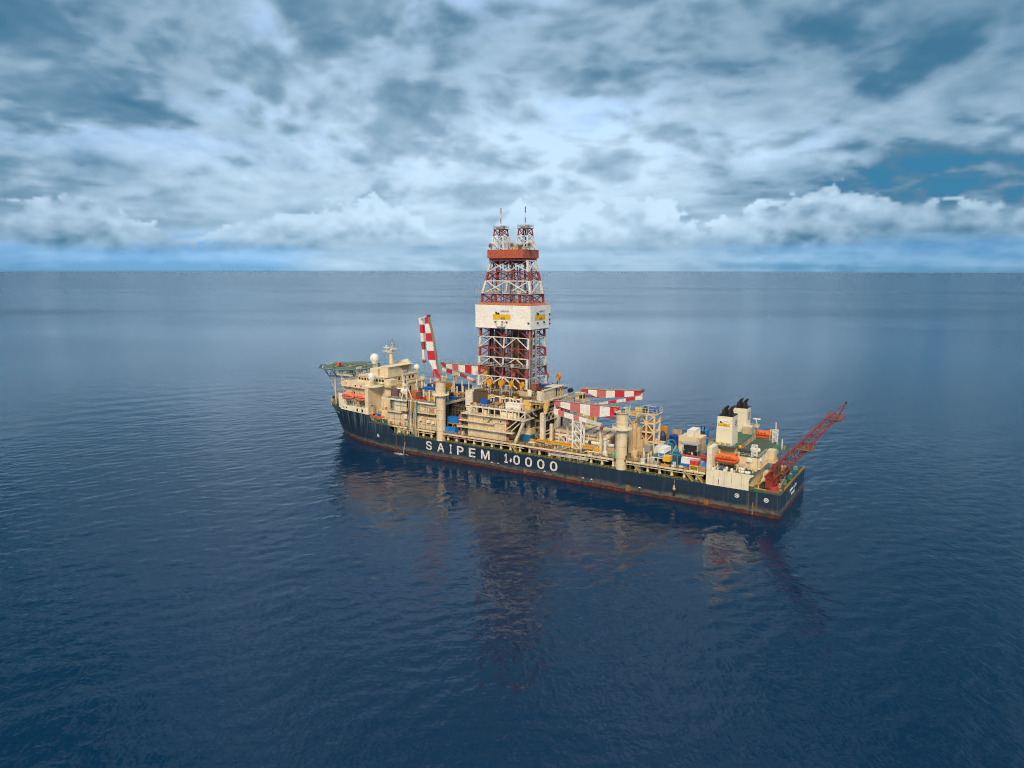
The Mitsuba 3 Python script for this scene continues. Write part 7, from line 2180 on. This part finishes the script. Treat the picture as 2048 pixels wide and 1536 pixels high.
part(t, 'fitting', MB(WHITE, 0.1).box(33.2, 33.7, 9.4, 9.7, 15.2, 15.9))
part(t, 'fitting', MB((0.6, 0.2, 0.25), 0.1).box(34.2, 34.7, 9.4, 9.7, 15.6, 16.0))
ch = part(ship, 'aft_deck_house', MB((0.72, 0.60, 0.40), 0.35).box(33.4, 41.3, -6.5, 2.0, 12.0, 19.3), label='tall cream deck house streaked with rust, a red band along its wall')
part(ch, 'red_band', MB((0.40, 0.12, 0.07), 0.3).box(33.35, 41.35, 1.95, 2.12, 17.2, 17.5))
part(ch, 'parapet', MB((0.70, 0.60, 0.42), 0.4).box(33.3, 41.4, 1.8, 2.08, 19.3, 19.9))
container(35.6, 38.6, -6.0, 0.6, 19.35, 22.0, (0.74, 0.73, 0.66), 'pale container on the roof of the tall cream deck house', rust=0.1)
t = thing('launch_frame', 'bright blue launch frame with two black horns at the far deck edge', 'launch frame')
for x in (35.8, 38.9):
    part(t, 'side_frame', MB((0.01, 0.20, 0.56), 0.15).box(x - 0.35, x + 0.35, -16.2, -13.8, 12.0, 19.0))
part(t, 'top_beam', MB((0.01, 0.24, 0.62), 0.15).box(35.4, 39.3, -16.2, -13.8, 19.0, 19.5))
part(t, 'umbilical_winch', MB((0.05, 0.06, 0.07), 0.2).box(36.2, 38.5, -15.8, -13.6, 14.5, 18.4))
for x in (36.7, 38.0):
    part(t, 'horn', MB(BLACK, 0.1).tube((x, -14.2, 18.0), (x - 0.1, -14.2, 21.0), 0.35, 0.14, 8))
tank(48.4, -14.2, Z0, 16.2, 1.75, (0.008, 0.055, 0.30), 'large deep blue tank on the far side of the aft deck')
tank(50.4, -15.5, Z0, 15.6, 0.8, (0.01, 0.07, 0.34), 'narrow deep blue drum beside the navy bottle on the far side')
t = thing('navy_bottle', 'navy bottle shaped tank on the far side beside the lattice tower', 'tank')
part(t, 'body', MB((0.03, 0.05, 0.15), 0.2).lathe(53.0, -12.5, [(1.45, 13.0), (1.5, 15.6), (1.0, 16.8), (0.5, 17.3), (0, 17.4)], 16))
part(t, 'stand', MB((0.55, 0.33, 0.05), 0.3).box(51.0, 55.0, -14.2, -10.8, 12.0, 13.0))
solo('orange_panel', MB((0.60, 0.27, 0.02), 0.2).box(53.5, 57.0, -19.0, -18.5, 12.0, 18.0), 'ochre orange panel standing behind the navy bottle tank', 'panel')
for k in range(4):
    m = MB((0.52, 0.40, 0.22), 0.4).box(51.2 - k * 1.0 - 0.9, 51.2 - k * 1.0, -19.2, -18.9, 12.0, 17.2)
    solo('wind_screen', m, f'tan wind screen plate on the far deck edge, {ORD[k]} from the bow end', 'screen', 'tan wind screen plates')
container(26.6, 31.2, -2.0, 2.5, Z0, 17.0, (0.22, 0.24, 0.26), 'dark grey block house beside the funnel house', rib=False)
container(26.4, 31.6, 3.0, 6.4, Z0, 15.6, (0.18, 0.20, 0.21), 'dark grey flat roofed shelter beside the stern fin', rib=False)
part(ship, 'pipe_bridge', MB((0.36, 0.13, 0.09), 0.4).bar((41.2, -4.0, 18.4), (25.5, -6.0, 18.6), 0.4))
m = MB((0.3, 0.26, 0.2), 0.5)
for k in range(170):
    x, y = 26 + 30 * rng.random(), -17 + 35.5 * rng.random()
    if 33 < x < 41.5 and -7 < y < 2.5:
        continue
    m.col(rng.choice([TAN, PIPE, DKGREY, CREAM, RUSTY, GREY, WHITE, TEAL, YELLOW, MAROON, GREEN]), 0.45)
    h = 0.3 + 1.3 * rng.random()
    if rng.random() < 0.6:
        m.box(x, x + 0.4 + 1.2 * rng.random(), y, y + 0.4 + 0.6 * rng.random(), 12.0, 12.0 + h)
    else:
        m.tube((x, y, 12), (x, y, 12.6 + 2.6 * rng.random()), 0.13, 0.13, 5)
part(pd, 'aft_clutter', m, kind='stuff')
for x, y, h in ((52.4, 16.6, 3.4), (49.2, 15.8, 3.4), (46.4, 18.9, 3.8), (50.6, 13.0, 4.0), (54.0, 14.0, 3.6), (48.0, 12.0, 3.0)):
    part(pd, 'cream_post', MB((0.72, 0.66, 0.50), 0.2).bar((x, y, 12), (x, y, 12 + h), 0.42))
solo('tan_bin', MB((0.42, 0.29, 0.13), 0.4).box(49.6, 52.4, 9.6, 12.4, Z0, 13.6).col((0.02, 0.09, 0.45), 0.1).box(50.0, 51.8, 10.2, 11.8, 13.6, 13.9), 'tan bin with a blue cover in front of the grey ribbed container', 'bin')
solo('cream_pump', MB((0.60, 0.50, 0.30), 0.4).box(53.4, 55.6, 10.5, 12.6, Z0, 14.2), 'olive cream pump house beside the stern crane column', 'pump house')

# stern roof fittings
for x, y, z0, z1, lab in ((10.7, 12.9, 18.28, 22.4, 'white lattice mast on the port edge of the green stern roof'), (9.6, -12.2, 18.28, 23.2, 'white lattice mast on the far side of the green stern roof')):
    t = thing('lattice_mast', lab, 'mast')
    for sx in (-1, 1):
        for sy in (-1, 1):
            part(t, 'leg', MB(WHITE, 0.15).bar((x + sx * 0.85, y + sy * 0.6, z0), (x + sx * 0.85, y + sy * 0.6, z1), 0.18))
    m = MB(WHITE, 0.15)
    n = 5
    for k in range(n):
        za, zb = z0 + (z1 - z0) * k / n, z0 + (z1 - z0) * (k + 1) / n
        for sy in (-1, 1):
            m.bar((x - 0.85, y + sy * 0.6, za if k % 2 else zb), (x + 0.85, y + sy * 0.6, zb if k % 2 else za), 0.12)
            m.bar((x - 0.85, y + sy * 0.6, zb), (x + 0.85, y + sy * 0.6, zb), 0.12)
        for sx in (-1, 1):
            m.bar((x + sx * 0.85, y - 0.6, za), (x + sx * 0.85, y + 0.6, zb), 0.1)
    part(t, 'brace', m, kind='stuff')
t = thing('roof_capsule', 'white capsule lying on the green stern roof', 'capsule')
part(t, 'shell', MB(WHITE, 0.1).tube((10.6, 6.6, 19.2), (13.2, 6.6, 19.2), 0.75, 0.75, 14).ball((10.6, 6.6, 19.2), 0.74, 1, (0.6, 1, 1)).ball((13.2, 6.6, 19.2), 0.74, 1, (0.6, 1, 1)))
part(t, 'cradle', MB(GREY, 0.2).box(11.0, 12.8, 6.0, 7.2, 18.28, 18.7))
m = MB((0.035, 0.045, 0.075), 0.1)
for k in range(7):
    m.ball((13.6 + 0.45 * k, 9.6 + 0.2 * (k % 2), 18.75 + 0.15 * (k % 3)), 0.75, 1, (1, 1.1, 0.7))
solo('covered_heap', m, 'navy tarpaulin covered heap at the funnel house foot', 'covered heap')
m = MB((0.20, 0.16, 0.13), 0.3).bar((16.2, 9.0, 18.3), (17.0, 9.0, 21.8), 0.3).bar((17.0, 8.4, 19.4), (14.2, 8.4, 22.4), 0.3).bar((14.6, 8.2, 19.6), (16.8, 8.4, 22.2), 0.3)
m.col(YELLOW, 0.2).ball((16.4, 10.0, 20.4), 0.7, 1).col(DKGREY).box(14.6, 16.6, 8.4, 9.4, 18.28, 19.2)
solo('small_davit', m, 'dark crossed davit with a yellow block between the two funnels', 'davit')
m = MB((0.50, 0.44, 0.30), 0.4).box(17.5, 21.0, -15.2, -9.5, 18.3, 23.3)
fr = part(ship, 'far_stern_house', m)
for k in range(3):
    part(fr, 'mast_post', MB((0.36, 0.40, 0.36), 0.3).bar((17.0, -9.8 - 2 * k, 18.3), (17.0, -9.8 - 2 * k, 24.2), 0.25))
part(fr, 'top_rail', MB((0.34, 0.40, 0.36), 0.3).rail([(17.2, -9.6, 23.3), (17.2, -15.0, 23.3)], 1.1, 1.0))
m = MB(CREAM, 0.25).bar((10.2, -15.8, 18.3), (10.2, -15.8, 25.2), 0.4).bar((10.2, -15.8, 21.8), (12.0, -15.8, 21.8), 0.3).box(9.6, 10.8, -16.2, -15.4, 21.2, 21.6)
part(ship, 'far_davit', m)
m = MB(GREEN, 0.3).box(3.8, 8.6, -9.5, -1.6, 18.2, 18.4)
m.bar((5.6, -1.9, 8.2), (5.6, -1.9, 18.2), 0.4).bar((4.0, -9.0, 8.2), (4.0, -9.0, 18.2), 0.4)
m.rail([(8.4, -1.7, 18.4), (3.9, -1.7, 18.4), (3.9, -9.4, 18.4)], 1.1, 1.3)
m.col(WHITE, 0.1).tube((5.0, -2.4, 18.4), (5.0, -2.4, 22.2), 0.2, 0.16, 8).col(YELLOW).box(4.0, 4.4, -5.0, -2.5, 18.4, 19.3)
part(ship, 'stern_lookout', m)
part(ship, 'stern_gas_house', MB((0.66, 0.60, 0.46), 0.35).box(6.6, 8.8, 4.6, 7.4, 8.14, 11.6))
part(ship, 'stern_gas_house', MB((0.68, 0.62, 0.48), 0.35).box(7.0, 9.2, 0.8, 3.4, 8.14, 11.2))
m = MB(DKGREY, 0.5)
for k in range(110):
    x, y = 0.8 + 8.4 * rng.random(), -18.5 + 36.5 * rng.random()
    if 1 < x < 6 and y > 11:
        continue
    m.col(rng.choice([DKGREEN, DKGREEN, BLACK, DKGREY, YELLOW, MINT, CREAM, RUSTY, PIPE]), 0.5)
    h = 0.3 + 1.1 * rng.random()
    if rng.random() < 0.55:
        m.box(x, x + 0.3 + 0.9 * rng.random(), y, y + 0.4 + 0.8 * rng.random(), 8.14, 8.14 + h)
    elif rng.random() < 0.5:
        m.tube((x, y, 8.3), (x + 1.5 * rng.random(), y + 2 + 2 * rng.random(), 8.3), 0.14, 0.14, 5)
    else:
        m.tube((x, y, 8.14), (x, y, 8.5 + h), 0.18, 0.18, 6)
part(ship, 'mooring_gear', m, kind='stuff')
m = MB(DKGREY, 0.5)
for k in range(46):
    x, y = 9.6 + 14.5 * rng.random(), 14.2 + 4.8 * rng.random()
    m.col(rng.choice([DKGREEN, YELLOW, WHITE, CREAM, DKGREY, TAN, GREEN]), 0.4)
    h = 0.3 + 0.9 * rng.random()
    if rng.random() < 0.6:
        m.box(x, x + 0.3 + 0.6 * rng.random(), y, y + 0.5, 13.62, 13.62 + h)
    else:
        m.tube((x, y, 13.62), (x, y, 14.0 + h), 0.12, 0.12, 5)
part(ship, 'side_deck_gear', m, kind='stuff')
